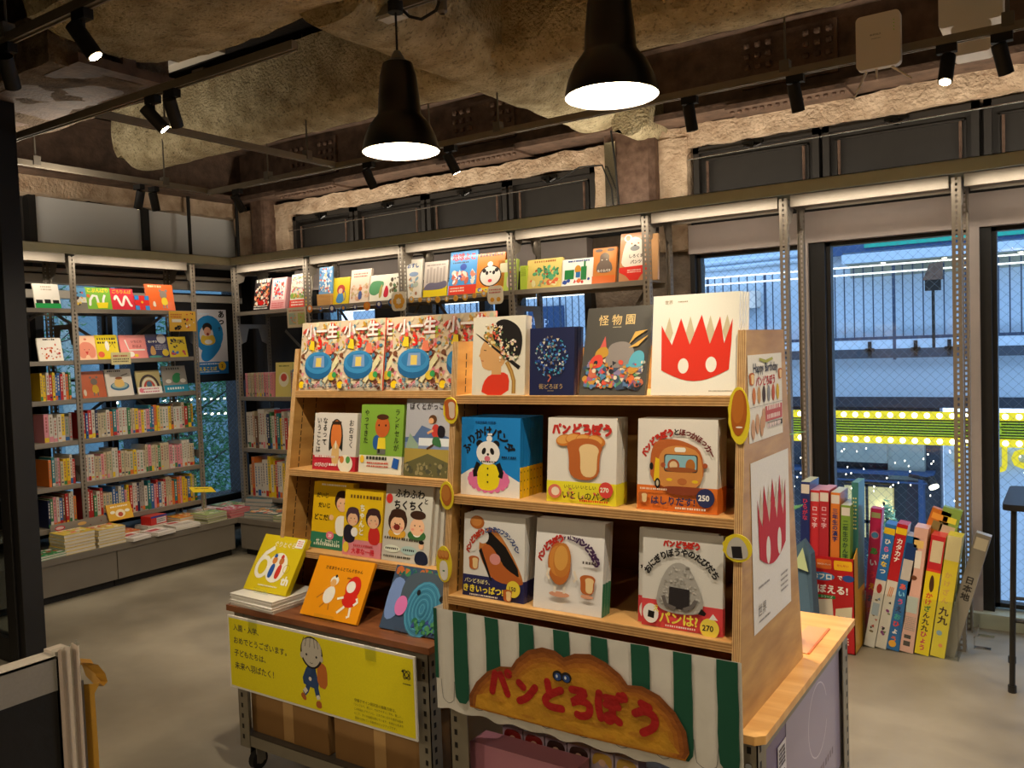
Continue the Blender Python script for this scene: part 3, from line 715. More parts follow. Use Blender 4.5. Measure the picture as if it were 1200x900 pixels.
pendant(-1.225, 2.46, 2.285, 'black bell-shaped pendant lamp, the nearer one cut by the top edge')
# extra pendants added out of view as fill light
pendant(1.1, 2.46, 2.285, 'added black bell-shaped pendant lamp right of the frame, for fill light')
for i, (x, y) in enumerate(((-2.6, -1.2), (-.6, -1.2), (1.9, .6))): pendant(x, y, 2.4, 'added black bell-shaped pendant lamp out of view, %s from the left' % ('first', 'second', 'third', 'fourth')[i])
m = MB(); m.tube([(-2.17, 2.55, 2.83), (-2.12, 2.55, 2.78), (-2.06, 2.55, 2.755), (-1.99, 2.55, 2.77), (-1.97, 2.55, 2.80)], .006, 7); tag(m.build('power_cable', 'rubber'), 'black cable looping beside the farther pendant cord', 'cable')
m = MB(); m.lathe([(.01, 0), (.02, .01), (.018, .05), (.05, .08), (.065, .12), (.05, .16)], (-1.975, 2.57, 2.76), 14); tag(m.build('ceiling_fixture', 'steel_dark'), 'dark round fixture on the sprayed beam beside the pendant cord', 'fixture')
m = MB(); m.box(-2.45, 2.58, 2.82, -2.2, 2.64, 2.85); tag(m.build('fluorescent_batten', 'whitepipe'), 'short pale batten on the sprayed beam left of the pendant cord', 'fitting')
for i, (a, b, wd) in enumerate((((-4.4, 2.75, 3.02), (-3.5, 2.75, 3.02), .07), ((-3.95, 2.95, 3.05), (-3.95, 3.2, 3.05), .1), ((-3.6, 3.95, 2.98), (-2.9, 3.98, 2.98), .07), ((-3.4, 4.1, 3.0), (-3.0, 4.5, 3.0), .08), ((-1.7, 4.1, 3.05), (-1.45, 4.05, 3.05), .1), ((-1.9, 4.4, 2.98), (-1.2, 3.9, 2.95), .05), ((-.9, 3.95, 2.95), (-.78, 4.05, 2.95), .09))):
    f_ = (3.28-1.5)/(a[2]-1.5); a, b = (a[0]*f_, a[1]*f_, 3.28), (b[0]*f_, b[1]*f_, 3.28)
    m = MB(); m.bar(a, b, wd*f_, .04); tag(m.build('duct_board', 'whitepipe', bevel=.004), '%s pale strip fixed up in the dark ceiling' % ('first', 'second', 'third', 'fourth', 'fifth', 'sixth', 'seventh')[i], 'ceiling strip', 'pale strips in the ceiling void')
# wifi router hung from the track
o = thing('wifi_router', 'flat white router with three stub aerials hanging from the track', 'router', (-.63, 3.58, 2.62))
m = MB(); m.prism(rrect(-.71, 2.53, -.55, 2.735, .018), 3.56, 3.595); m.build('case', 'plastic_white', o, bevel=.002)
for a, b in (((-.675, 2.53), (-.725, 2.43)), ((-.64, 2.53), (-.638, 2.49)), ((-.585, 2.53), (-.515, 2.47))):
    m = MB(); m.tube([(a[0], 3.58, a[1]), (b[0], 3.58, b[1])], [.006, .003], 6); m.build('aerial', 'plastic_white', o)
a = Art(.16, .205); a.txt('BUFFALO', .45, .62, .11, '6A6660', bold=.02, wide=.24); a.words(.36, .54, .56, 1, 3, '8A867E', .02)
for z in (.82, .76, .7, .64): a.ell(.86, z, .014, .014, '90E040', n=8)
a.mb.M = None; pr = a.mb.build('case_print', 'print', o, local=True); pr.location = (0, -.021, -.09)
for i, (x0, x1, z0, z1, lb) in enumerate(((-.455, -.23, 2.72, 2.92, 'white square equipment box at the top right corner'), (-.41, -.27, 2.60, 2.72, 'small white junction box below the equipment box'))):
    m = MB(); m.prism(rrect(x0, z0, x1, z1, .015), 3.86, 3.98); tag(m.build('equipment_box', 'plastic_white', bevel=.004), lb, 'box')

# ================================================================ OUTSIDE THE WINDOWS
YF = 11.0
b = thing('building', 'pale blue building across the street with a balcony and dark shopfront', 'building', (-4, YF, -3))
m = MB(); m.box(-10.7, YF, .74, 6, YF+.3, 6); m.build('wall', 'facade', b)
m = MB(); m.box(-10.7, YF+.1, -3, -1.35, YF+.4, .74); m.build('shopfront_wall', 'facade_dark', b)
m = MB(); m.box(-1.30, YF, -3, 6, YF+.3, .24); m.build('side_wall', 'facade', b)
m = MB(); m.box(-2.34, YF-0.280, 2.36, 6, YF, 2.44); m.box(-2.34, YF-0.280, 2.44, 6, YF-0.266, 2.47); m.build('canopy', 'facade', b)
m = MB(); m.box(-2.3, YF-0.007, 2.2, 6, YF-0.003, 2.36); m.box(-2.3, YF-0.266, 2.35, 6, YF, 2.359); m.build('soffit', 'facade_soffit', b)
m = MB(); m.box(-10.7, YF-0.217, 1.22, 6, YF, 1.33); m.build('balcony_slab', 'facade_dark', b)
m = MB(); m.box(-10.7, YF-0.210, 1.33, 6, YF-0.199, 1.45); m.build('balcony_kerb', 'facade', b)
m = MB(); m.box(-10.7, YF-0.035, .62, 6, YF, .745); m.build('string_course', 'facade_dark', b)
m = MB(); m.box(-2.75, YF-0.175, 2.50, 6, YF-0.158, 2.9); m.box(-2.8, YF-0.182, 2.47, -2.35, YF-0.140, 2.72); m.build('upper_window', 'facade_navy', b)
m = MB(); m.box(-2.10, YF-0.196, 2.54, 6, YF-0.175, 2.62); m.build('green_fascia', 'green_sign', b)
m = MB(); m.box(-6.95, YF-0.070, 1.3, -6.35, YF-0.035, 2.10); m.build('navy_panel', 'facade_navy', b)
a = Art(.6, .3); a.txt('Shop', .5, .5, .3, 'DDEBFF', bold=.0); q = a.mb.build('shop_lettering', 'print', b, local=True); q.location = Vector((-6.78, YF-0.073, 1.72))-WL[b.name]
for zz in (2.31, 2.22):
    m = MB(); m.box(-10.7, YF-0.220, zz, -5.2 if False else 6, YF-0.210, zz+.02); m.build('handrail', 'led_rail' if True else 'railing', b)
m = MB(); m.box(-10.7, YF-0.213, 1.44, 6, YF-0.203, 1.475); m.build('bottom_rail', 'railing', b)
k = 0; x = -8.6
while x < 1.2:
    th = .035 if k % 7 == 0 else .014
    m = MB(); m.box(x, YF-0.215, 1.2 if th > .02 else 1.45, x+th, YF-0.210, 2.32); m.build('baluster', 'railing', b); x += .108; k += 1
for x in (-2.05, -1.55, -1.2):
    m = MB(); m.box(x-.05, YF-0.231, 1.30, x+.05, YF-0.217, 1.34); m.box(x-.02, YF-0.231, 1.24, x+.02, YF-0.217, 1.42); m.build('bracket', 'black', b)
for x in (-1.9, -1.25, -.5):
    m = MB(); m.lathe([(0, 0), (.025, .002), (.03, .012)], (x, YF-0.140, 2.345), 10); m.build('downlight', 'bulb_yellow', b)
for z in (2.5, 2.42):
    m = MB(); m.tube([(-5.5, YF-0.017, z), (-2.9, YF-0.017, z+.05)], .03, 8); m.build('wall_pipe', 'facade', b)
m = MB(); m.prism(rrect(-4.6, 1.9, -3.4, 2.12, .03), YF-0.193, YF-0.035); m.build('air_conditioner', 'white_paint', b)
m = MB(); m.box(-2.42, YF+.02, -1.0, -1.86, YF+.11, -.34); m.build('lit_window', 'shop_window', b)
m = MB(); m.box(-2.17, YF, -1.0, -2.14, YF+.03, -.34); m.box(-2.45, YF, -.36, -1.83, YF+.03, -.33); m.box(-2.42, YF, -.82, -1.86, YF+.02, -.78); m.build('window_bars', 'black_frame', b)
m = MB(); m.lathe([(0, 0), (.06, .01), (.07, .06), (.02, .1)], (-1.96, YF-0.017, -.7), 12); m.build('window_lamp', 'bulb_yellow', b)
m = MB(); m.box(-10.7, YF-0.175, -.18, -1.4, YF+.1, -.14); m.box(-10.7, YF-0.182, -.27, -1.4, YF-0.168, -.25); m.box(-1.55, YF-0.175, -2.5, -1.50, YF, -.2); m.build('awning_frame', 'facade_navy', b)
m = MB(); m.box(-2.9, YF-0.105, -.05, -1.9, YF+.1, .2); m.box(-1.9, YF-0.035, -.25, -1.5, YF+.1, .2); m.build('wall_grille', 'facade_soffit', b)
# marquee with bulbs and slats
mq = thing('lit_marquee', 'yellow marquee band with bulb rows and lime slats across the street', 'sign', (-3, YF-.7, .3))
for z0 in (.545, .262):
    m = MB(); m.box(-9, YF-.72, z0, -.1, YF-.68, z0+.085); m.build('bulb_rail', 'sign_yellow', mq)
m = MB(); m.box(-9, YF-.66, .262, -.1, YF-.64, .62); m.build('back_board', 'facade_dark', mq)
for k in range(6):
    m = MB(); m.box(-9, YF-.70, .362+k*.030, -.1, YF-.67, .375+k*.030); m.build('slat', 'sign_lime', mq)
mb0 = MB(); mb0.lathe([(0, -.0), (.028, .006), (.034, .02), (.03, .04)], (0, 0, 0), 10); b0 = None
k = 0; x = -4.0
while x < -.15:
    for z0 in (.588, .305):
        if b0 is None: b0 = mb0.build('bulb', 'bulb_yellow', mq, local=True); o_ = b0
        else: o_ = b0.copy(); COLL.objects.link(o_); o_.parent = mq
        o_.rotation_euler = (PI/2, 0, 0); o_.location = Vector((x, YF-.76+.03, z0))-WL[mq.name]; o_.rotation_euler = (-PI/2, 0, 0)
    x += .125
for s_, x, z, sz, mt_, lb in (('I', -1.15, .06, .32, 'sign_yellow', 'yellow bar-shaped sign letter on the wall across the street'), ('J', -.70, .06, .34, 'sign_yellow', 'yellow letter J on the wall across the street'), ('o', -.50, .06, .42, 'sign_yellow', 'round yellow sign letter at the far right of the street'), ('Ms', -.80, .49, .26, 'sign_lime', 'green letters M and s hanging before the marquee')):
    a = Art(1, 1); a.txt(s_, .5, .5, sz, 'FFFFFF', bold=.05)
    o_ = a.mb.build('sign_letter', mt_, local=True); tag(o_, lb, 'sign letter'); o_.location = (x, YF-.78 if s_ == 'Ms' else YF-.06, z-.5)
    so_ = o_.modifiers.new('thick', 'SOLIDIFY'); so_.thickness = .04
m = MB(); m.box(-20, 5.2, -3.1, 10, 14, -3); struct('street', m, 'asphalt')
# string lights above the shopfront
R = random.Random(5)
m = MB()
for i in range(70):
    x = R.uniform(-3, -.3); z = R.uniform(-.35, .22); m.box(x, YF-.9, z, x+.009, YF-.89, z+.015)
tag(m.build('string_lights', 'string_light', kind='stuff'), 'sprinkle of tiny white string lights before the dark shopfront', 'lights', kind='stuff')
o = thing('outdoor_spotlight', 'lit spotlight on an arm by the shopfront across the street', 'spotlight', (-1.33, YF-.5, -.25))
m = MB(); m.tube([(-1.6, YF-.5, -.12), (-1.38, YF-.5, -.16)], .02, 8); m.tube([(-1.38, YF-.5, -.14), (-1.34, YF-.55, -.22)], .05, 10); m.build('arm', 'black', o)
m = MB(); m.tube([(-1.34, YF-.55, -.22), (-1.33, YF-.56, -.24)], .05, 10); m.build('lens', 'bulb_yellow', o)
# people-sized camera rig on the balcony: dark tripod-like post with a red hood
o = thing('balcony_stand', 'dark thin stand with a red and grey hood on the balcony', 'stand', (-1.35, YF-.30, 1.25))
m = MB(); m.tube([(-1.35, YF-.30, 1.33), (-1.35, YF-.30, 2.0)], .018, 6); m.box(-1.43, YF-.34, 1.98, -1.27, YF-.28, 2.12); m.build('post', 'black', o)
m = MB(); m.prism([(-1.45, 2.1), (-1.25, 2.1), (-1.25, 2.3), (-1.38, 2.28)], YF-.35, YF-.27); m.build('hood', 'pipe_brown', o)

def foliage(name, label, c, R_, n, mt_, seed, trunk=None, leaf=.09, cat='tree', cone=False):
    o = thing(name, label, cat, (c[0], c[1], -3), None)
    R = random.Random(seed); m = MB()
    for i in range(n):
        while True:
            v = Vector((R.uniform(-1, 1), R.uniform(-1, 1), R.uniform(-1, 1)))
            if v.length < 1 and (not cone or Vector((v.x, v.y)).length < (1-v.z)/2): break
        p = Vector(c)+Vector((v.x*R_[0], v.y*R_[1], v.z*R_[2]))
        a = Vector((R.uniform(-1, 1), R.uniform(-1, 1), R.uniform(-.6, .6))).normalized()*leaf; b_ = a.cross(Vector((R.uniform(-1, 1), R.uniform(-1, 1), 1))).normalized()*leaf*.28
        m.add([p-a, p+b_, p+a, p-b_], [(0, 1, 2, 3)], 'FFFFFF')
    f = m.build('foliage', mt_, o); f['kind'] = 'stuff'
    t = MB(); t.tube([(c[0], c[1], -3), (c[0]+.05, c[1], c[2]-R_[2]*.3), (c[0]-.05, c[1]+.05, c[2]+R_[2]*.7)], [.05, .035, .012], 7)
    R = random.Random(seed+1)
    if not cone:
        for i in range(9):
            z = c[2]-R_[2]*.5+i*R_[2]*.14; t.tube([(c[0], c[1], z), (c[0]+R.uniform(-1, 1)*R_[0]*.8, c[1]+R.uniform(-1, 1)*R_[1]*.8, z+R.uniform(.1, .5))], [.018, .006], 5)
    t.build('trunk', 'bark', o)
foliage('tree', 'leafy dark green tree outside the left windows near the corner', (-8.1, 5.7, .55), (.75, .75, 1.5), 8000, 'leaf_out', 3, leaf=.045)
foliage('tree', 'leafy tree outside behind the left shelving', (-9.9, 4.9, 1.7), (.7, .7, .9), 1500, 'leaf_out', 4, leaf=.045)
foliage('conifer', 'small pale green potted conifer in front of the dark shopfront', (-1.76, YF-.9, -.72), (.26, .26, .48), 1800, 'leaf_pale', 9, leaf=.045, cone=True)
b2 = thing('building', 'pale neighbouring building outside the left wall windows', 'building', (-11, 5, -3))
m = MB(); m.box(-11.4, -1, -3, -11, 11, 6); m.build('wall', 'facade_left', b2)
m = MB(); m.box(-11, -1, 1.2, -10.9, 5.9, 1.3); m.box(-11, 5.9, -3, -10.85, 6.0, 4); m.build('ledge', 'facade_soffit', b2)
o = thing('light_string', 'two rows of small round bulbs strung between the trees outside', 'lights', (-8.3, 6.2, .9))
for z in (1.03, .86):
    m = MB()
    for i in range(26): m.box(-8.9+i*.05, 5.2+i*.05, z, -8.9+i*.05+.02, 5.22+i*.05, z+.02)
    f = m.build('bulb_row', 'string_light', o); f['kind'] = 'stuff'
# ================================================================ DISPLAY TABLES
def angle_post(o, x, y, z0, z1, sx, sy, name='leg', w=.045):
    """slotted L-section upright, corner at (x, y), arms running sx, sy"""
    m = MB(); t = .003
    m.box(min(x, x+sx*w), min(y, y+sy*t), z0, max(x, x+sx*w), max(y, y+sy*t), z1); m.box(min(x, x+sx*t), min(y, y+sy*w), z0, max(x, x+sx*t), max(y, y+sy*w), z1)
    l = m.build(name, 'table_steel', o); h = MB(); z = z0+.03
    while z < z1-.03:
        h.box(x+sx*.02-.005, y-sy*.0006-.0003, z, x+sx*.02+.005, y-sy*.0006+.0003, z+.016); h.box(x-sx*.0006-.0003, y+sy*.02-.005, z, x-sx*.0006+.0003, y+sy*.02+.005, z+.016); z += .038
    h.build('slots', 'black', l, kind='stuff')
    return l
def display_table(label, x0, x1, y0, y1, zt, topmat, th=.02, chamfer=0):
    o = thing('display_table', label, 'table', ((x0+x1)/2, (y0+y1)/2, 0), 'rolling display tables')
    m = MB(); c = chamfer
    m.prism([(x0, y0), (x1-c, y0), (x1, y0+c), (x1, y1), (x0, y1)] if c else [(x0, y0), (x1, y0), (x1, y1), (x0, y1)], zt-th, zt, ax='z'); m.build('tabletop', topmat, o, bevel=.003)
    i = .02
    for x, sx in ((x0+i, 1), (x1-i, -1)):
        for y, sy in ((y0+i, 1), (y1-i, -1)):
            angle_post(o, x, y, .10, zt-th, sx, sy, w=.062 if topmat == 'plywood_top' else .05)
            c_ = MB(); cx, cy = x+sx*.03, y+sy*.05
            c_.tube([(cx-.012, cy, .036), (cx+.012, cy, .036)], .034, 18); w_ = c_.build('caster', 'rubber', o)
            k = MB(); k.tube([(cx-.016, cy, .036), (cx+.016, cy, .036)], .014, 12); k.box(cx-.018, cy-.02, .03, cx-.015, cy+.02, .095); k.box(cx+.015, cy-.02, .03, cx+.018, cy+.02, .095); k.box(cx-.025, cy-.028, .093, cx+.025, cy+.028, .101); k.tube([(cx+.02, cy+.02, .07), (cx+.035, cy+.03, .06)], .004, 6); k.build('caster_fork', 'chrome', w_)
    r = MB()
    for z0, z1 in ((.105, .145), (zt-th-.05, zt-th)):
        g_ = i+.0045
        r.box(x0+g_, y0+g_, z0, x1-g_, y0+g_+.004, z1); r.box(x0+g_, y1-g_-.004, z0, x1-g_, y1-g_, z1); r.box(x0+g_, y0+g_+.004, z0, x0+g_+.004, y1-g_-.004, z1); r.box(x1-g_-.004, y0+g_+.004, z0, x1-g_, y1-g_-.004, z1)
    r.build('rails', 'table_steel', o)
    s = MB(); s.box(x0+i+.005, y0+i+.005, .136, x1-i-.005, y1-i-.005, .145); s.build('lower_shelf', 'steel_dark', o)
    for x in (x0+i+.02, x1-i-.02):
        b_ = MB(); b_.tube([(x, y0+i+.001, zt-th-.06), (x, y0+i-.006, zt-th-.06)], .008, 10); b_.build('bolt', 'chrome', o)
    return o
ZL, ZP = .617, .599
display_table('dark-topped rolling table carrying the left display and yellow sign', -2.535, -1.60, 1.90, 2.85, ZL, 'walnut')
display_table('pale plywood-topped rolling table under the striped bread display', -1.525, -.59, 1.85, 2.80, ZP, 'plywood_top', chamfer=.02)

def display_unit(label, x0, x1, zb, fy, by):
    """stepped plywood book display: trapezoid sides, three shelves, back board"""
    o = thing('display_shelf', label, 'display', ((x0+x1)/2, fy(zb), zb), 'plywood book displays')
    zt = 1.522; t = .02
    for x, nm in ((x0, 'left'), (x1-t, 'right')):
        m = MB(); m.prism([(fy(zb)+.003, zb), (fy(zt)+.003, zt), (by(zt), zt), (by(zb), zb)], x, x+t, ax='x'); sp = m.build('side_panel', 'plywood_side', o)
        e = MB(); n = 9
        for i in range(n):      # the plies showing on the front and top edges
            a, b_ = x+t*i/n, x+t*(i+1)/n; c = ('E2BC84', 'A8743E')[i % 2]; q = .0025 if i % 2 == 0 else .0028
            e.add([(a, fy(zb)+q, zb), (b_, fy(zb)+q, zb), (b_, fy(zt)+q, zt+.0003), (a, fy(zt)+q, zt+.0003)], [(0, 1, 2, 3)], c)
            e.add([(a, fy(zt)+q, zt+.0003), (b_, fy(zt)+q, zt+.0003), (b_, by(zt), zt+.0003), (a, by(zt), zt+.0003)], [(0, 1, 2, 3)], c)
        e.build('ply_edge', 'ply_edge', sp)
        s = MB(); xi = x+t+.0004 if nm == 'left' else x-.0004
        for yy in (.045, .11):
            z = zb+.03
            while z < zt-.03:
                s.add([(xi, fy(z)+yy-.002, z), (xi, fy(z)+yy+.002, z), (xi, fy(z+.018)+yy+.002, z+.018), (xi, fy(z+.018)+yy-.002, z+.018)], [(0, 1, 2, 3)], 'FFFFFF'); z += .024
        s.build('shelf_pin_slots', 'black', sp, kind='stuff')
    for z in (1.367, 1.082, .800):
        m = MB(); m.box(x0+t, fy(z), z-.024, x1-t, by(z)-.02, z); sh = m.build('shelf', 'plywood', o, bevel=.001)
        e = MB()
        for i in range(7): e.box(x0+t, fy(z)-.0006, z-.024+.024*i/7+.0005, x1-t, fy(z), z-.024+.024*(i+1)/7-.0005, ('E0B67A', 'B8864C')[i % 2])
        e.build('ply_edge', 'ply_edge', sh)
    m = MB(); m.add([(x0+t, by(zb)-.02, zb), (x1-t, by(zb)-.02, zb), (x1-t, by(zt)-.02, zt-.03), (x0+t, by(zt)-.02, zt-.03)], [(0, 1, 2, 3)], 'FFFFFF')
    m.add([(x0+t, by(zb)-.008, zb), (x1-t, by(zb)-.008, zb), (x1-t, by(zt)-.008, zt-.03), (x0+t, by(zt)-.008, zt-.03)], [(3, 2, 1, 0)], 'FFFFFF')
    m.build('back_board', 'plywood_side', o)
    return o
fyP = lambda z: 1.845+.125*(z-.6); byP = lambda z: 2.393-.137*(z-.6)
fyL = lambda z: 2.035+.165*(z-.6); byL = lambda z: 2.52-.12*(z-.6)
display_unit('plywood display of bread picture books with the striped valance', -1.515, -.645, ZP, fyP, byP)
display_unit('plywood display with colourful magazines on top, behind the yellow sign', -2.435, -1.565, ZL, fyL, byL)

# ---------------------------------------------------------------- cover art
RD, BK, WH, YE, OR = 'D8301C', '1A1614', 'F2EEE4', 'F0CE10', 'E86A1C'
def loaf(a, cx, cy, s, crumb='E8C890', crust='B8622A'):
    a.blob([(cx-s*.5, cy-s*.5), (cx-s*.5, cy+s*.2), (cx-s*.62, cy+s*.42), (cx-s*.3, cy+s*.6), (cx+s*.35, cy+s*.6), (cx+s*.62, cy+s*.4), (cx+s*.5, cy+s*.18), (cx+s*.5, cy-s*.5)], crust)
    a.blob([(cx-s*.12, cy-s*.42), (cx-s*.12, cy+s*.16), (cx-s*.2, cy+s*.34), (cx, cy+s*.46), (cx+s*.34, cy+s*.44), (cx+s*.5, cy+s*.3), (cx+s*.42, cy+s*.14), (cx+s*.42, cy-s*.42)], crumb)
def bun(a, cx, cy, rx, ry, rot=0, c='C87828', c2='DC9A48'):
    a.ell(cx, cy, rx, ry, c, rot); a.ell(cx-rx*.12, cy+ry*.1, rx*.78, ry*.72, c2, rot)
def a_crown(a):
    a.txt('世界', .19, .93, .05, 'B09A78', bold=0); a.words(.3, .925, .42, 1, 1, 'B09A78', .016)
    for x in (.20, .45, .68, .87):
        a.poly([(x-.05, .62), (x, .78), (x+.05, .62), (x, .5)], 'CDBE98')
    pts = [(.11, .70), (.17, .60), (.24, .50), (.34, .765), (.45, .5), (.58, .79), (.68, .50), (.79, .765), (.84, .5), (.93, .74), (.92, .5), (.90, .25)]
    low = [(.90-.78*i/10, .25-.11*math.sin(PI*i/10)) for i in range(1, 11)]
    a.poly(pts+low, 'E0301A'); a.ell(.38, .29, .062, .085, 'F0EAD8'); a.ell(.70, .30, .062, .085, 'F0EAD8'); a.words(.68, .04, .94, 1, 2, 'A09888', .012)
def a_girl(a):
    a.blob([(.18, 0), (.22, .16), (.34, .26), (.58, .30), (.72, .24), (.70, 0)], 'E03A20', 1)
    a.rect(.38, .26, .56, .42, 'D8A468'); a.blob([(.16, .62), (.14, .50), (.18, .42), (.20, .34), (.40, .30), (.66, .40), (.66, .70), (.3, .76)], 'D8A468')
    a.blob([(.2, .74), (.22, .80), (.62, .76), (.72, .6), (.66, .40), (.56, .56), (.3, .68)], 'B08840')
    a.poly([(.165, .56), (.125, .50), (.175, .475)], 'D8A468'); a.line([(.22, .575), (.27, .57)], .012, '3A2A20'); a.line([(.175, .44), (.22, .435)], .012, 'B04838'); a.ell(.56, .52, .04, .055, 'CC9860'); a.line([(.66, .42), (.75, .30), (.80, .18), (.80, .02)], .07, 'A87C34'); a.line([(.66, .42), (.75, .30), (.80, .18), (.80, .02)], .02, 'C89C50')
    a.poly([(.04, .80), (.10, .78), (.92, .36), (.88, .32)], BK); a.blob([(.38, .66), (.40, .92), (.62, .98), (.9, .86), (.96, .66), (.88, .42)], BK)
    a.scatter(70, 4, ['E8D8A0', 'D85A40', '5A7A50', 'E8C8B8', 'C89838', 'F0E8D0'], .22, .6, .6, .92, (.015, .035)); a.scatter(55, 6, ['E8D8A0', 'D85A40', '5A7A50', 'E8C8B8', 'F0E8D0'], .5, .42, .9, .72, (.015, .03))
def a_navy(a):
    R = random.Random(3)
    for i in range(190):
        r = R.random()**.6; t = R.uniform(0, 2*PI); x = .5+.36*r*math.cos(t); y = .57+.30*r*math.sin(t); k = R.uniform(0, 6); s = R.uniform(.02, .04)
        a.poly([(x+s*math.cos(k+j*2.1), y+s*math.sin(k+j*2.1)*.75) for j in range(3)], R.choice(['2A6AC8', '68A8D8', 'B8C4C8', 'E0D8C0', '3858A8', '88786A', '204088', '3AA0B8']))
    a.line([(.46, .30), (.5, .26), (.44, .2)], .03, 'C86A50'); a.txt('街どろぼう', .5, .13, .11, 'D0B070', bold=.0); a.words(.43, .06, .58, 1, 1, 'C0A870', .014)
def a_monster(a):
    a.txt('怪 物 園', .47, .85, .115, 'E0C080', bold=.02, wide=.56); a.words(.42, .76, .56, 1, 1, 'C8B890', .016)
    a.scatter(150, 12, ['D8503A', '7A7068', '4AA0B0', 'C89038', '3A4A60', 'A85A80', 'E0D0B0', '2A2A30', 'C86A4A', '5A8A60', '8A7A9A', 'D86A30'], .02, .03, .98, .42, (.03, .08))
    a.blob([(.36, .30), (.38, .55), (.55, .6), (.72, .58), (.82, .45), (.7, .3)], '8A8078'); a.poly([(.70, .56), (.78, .70), (.96, .72), (.80, .64)], 'D8A850'); a.poly([(.70, .52), (.86, .60), (.98, .66), (.84, .54)], 'D8A850')
    a.blob([(.70, .3), (.76, .46), (.88, .50), (.96, .44), (.94, .3)], '5AA8B8'); a.poly([(.25, .5), (.33, .66), (.37, .5)], 'D05A50'); a.blob([(.18, .4), (.22, .52), (.38, .55), (.42, .42)], 'C09030'); a.blob([(.10, .3), (.16, .44), (.32, .46), (.34, .3)], 'D84838')
    a.scatter(60, 15, ['D8503A', 'E0D0B0', '4AA0B0', '2A2A30', 'C89038', '5A7AA0'], .05, .04, .95, .4, (.02, .045))
def a_panda(a):
    a.poly([(0, 0), (0, .25), (.18, .34), (.45, .38), (.7, .33), (1, .2), (1, 0)], 'F0EAE0')
    a.arc('ふりかけパンダ', .47, .45, .41, 155, 28, .15, BK, bold=.10)
    for i in range(18): t = i*2*PI/18; a.ell(.48+.31*math.cos(t), .21+.13*math.sin(t), .05, .05, 'E878A8', n=10)
    a.ell(.48, .21, .31, .17, 'E878A8'); a.blob([(.28, .10), (.30, .42), (.66, .42), (.68, .12), (.48, .06)], 'F2DC20')
    a.line([(.31, .42), (.25, .30), (.26, .24)], .075, BK); a.line([(.64, .42), (.70, .30), (.68, .24)], .075, BK)
    for q in (.33, .61): a.ell(q-.005, .665, .06, .05, BK)
    a.ell(.47, .55, .20, .165, 'F4F0E8'); a.ell(.40, .57, .033, .05, BK, -25); a.ell(.54, .57, .033, .05, BK, 25); a.ell(.47, .53, .02, .018, BK); a.ell(.46, .475, .05, .04, 'E07888')
    a.ell(.49, .73, .05, .045, 'F4F0E8'); a.rect(.46, .775, .54, .80, 'F4F0E8'); a.words(.36, .425, .6, 1, 3, BK, .03)
    for y in (.35, .27, .18): a.ell(.47, y, .014, .014, BK, n=8)
    a.txt('・かきたに・', .76, .56, .04, BK, bold=0) if False else a.words(.70, .49, .94, 1, 2, '14304A', .035, 1); a.words(.25, .93, .6, 1, 5, '0E4A80', .03)
def band_txt(a, bh, t, c, y, wide, badge=None, bc='D83A3A', btc='FFFFFF', cx=.5):
    a.y -= .0012; a.txt(t, cx, y, .1, c, bold=.05, wide=wide)
    if badge: a.ell(badge[1], badge[2], .105, .105, bc); a.txt(badge[0], badge[1]-.02, badge[2], .085, btc, bold=.06)
def a_loafcover(a):
    a.brush([(c_, .13+.148*i, .865, 0) for i, c_ in enumerate('パンどろぼう')], .125, .034, 'C02A20')
    for i, (x, y) in enumerate(((.26, .735), (.4, .75), (.55, .745), (.72, .735))): bun(a, x, y, .13, .075, (8, 3, -3, -10)[i], 'C8762A', 'E0A050')
    loaf(a, .55, .50, .44); a.y -= .001; a.scatter(8, 3, ['D8624A', 'C88A58'], .05, .03, .95, .2, (.02, .035)); a.ell(.13, .13, .1, .09, 'D8705A'); a.ell(.14, .13, .06, .055, 'F0DCC0')
    a.txt('いとしい いとしい', .5, .195, .07, BK, bold=.02, wide=.46); a.txt('いとしのパン!', .58, .095, .12, BK, bold=.03, wide=.66); a.ell(.87, .18, .1, .1, 'D8443A'); a.txt('270', .85, .18, .08, 'F0E8D0', bold=.06); a.words(.5, .03, .92, 1, 7, RD, .03)
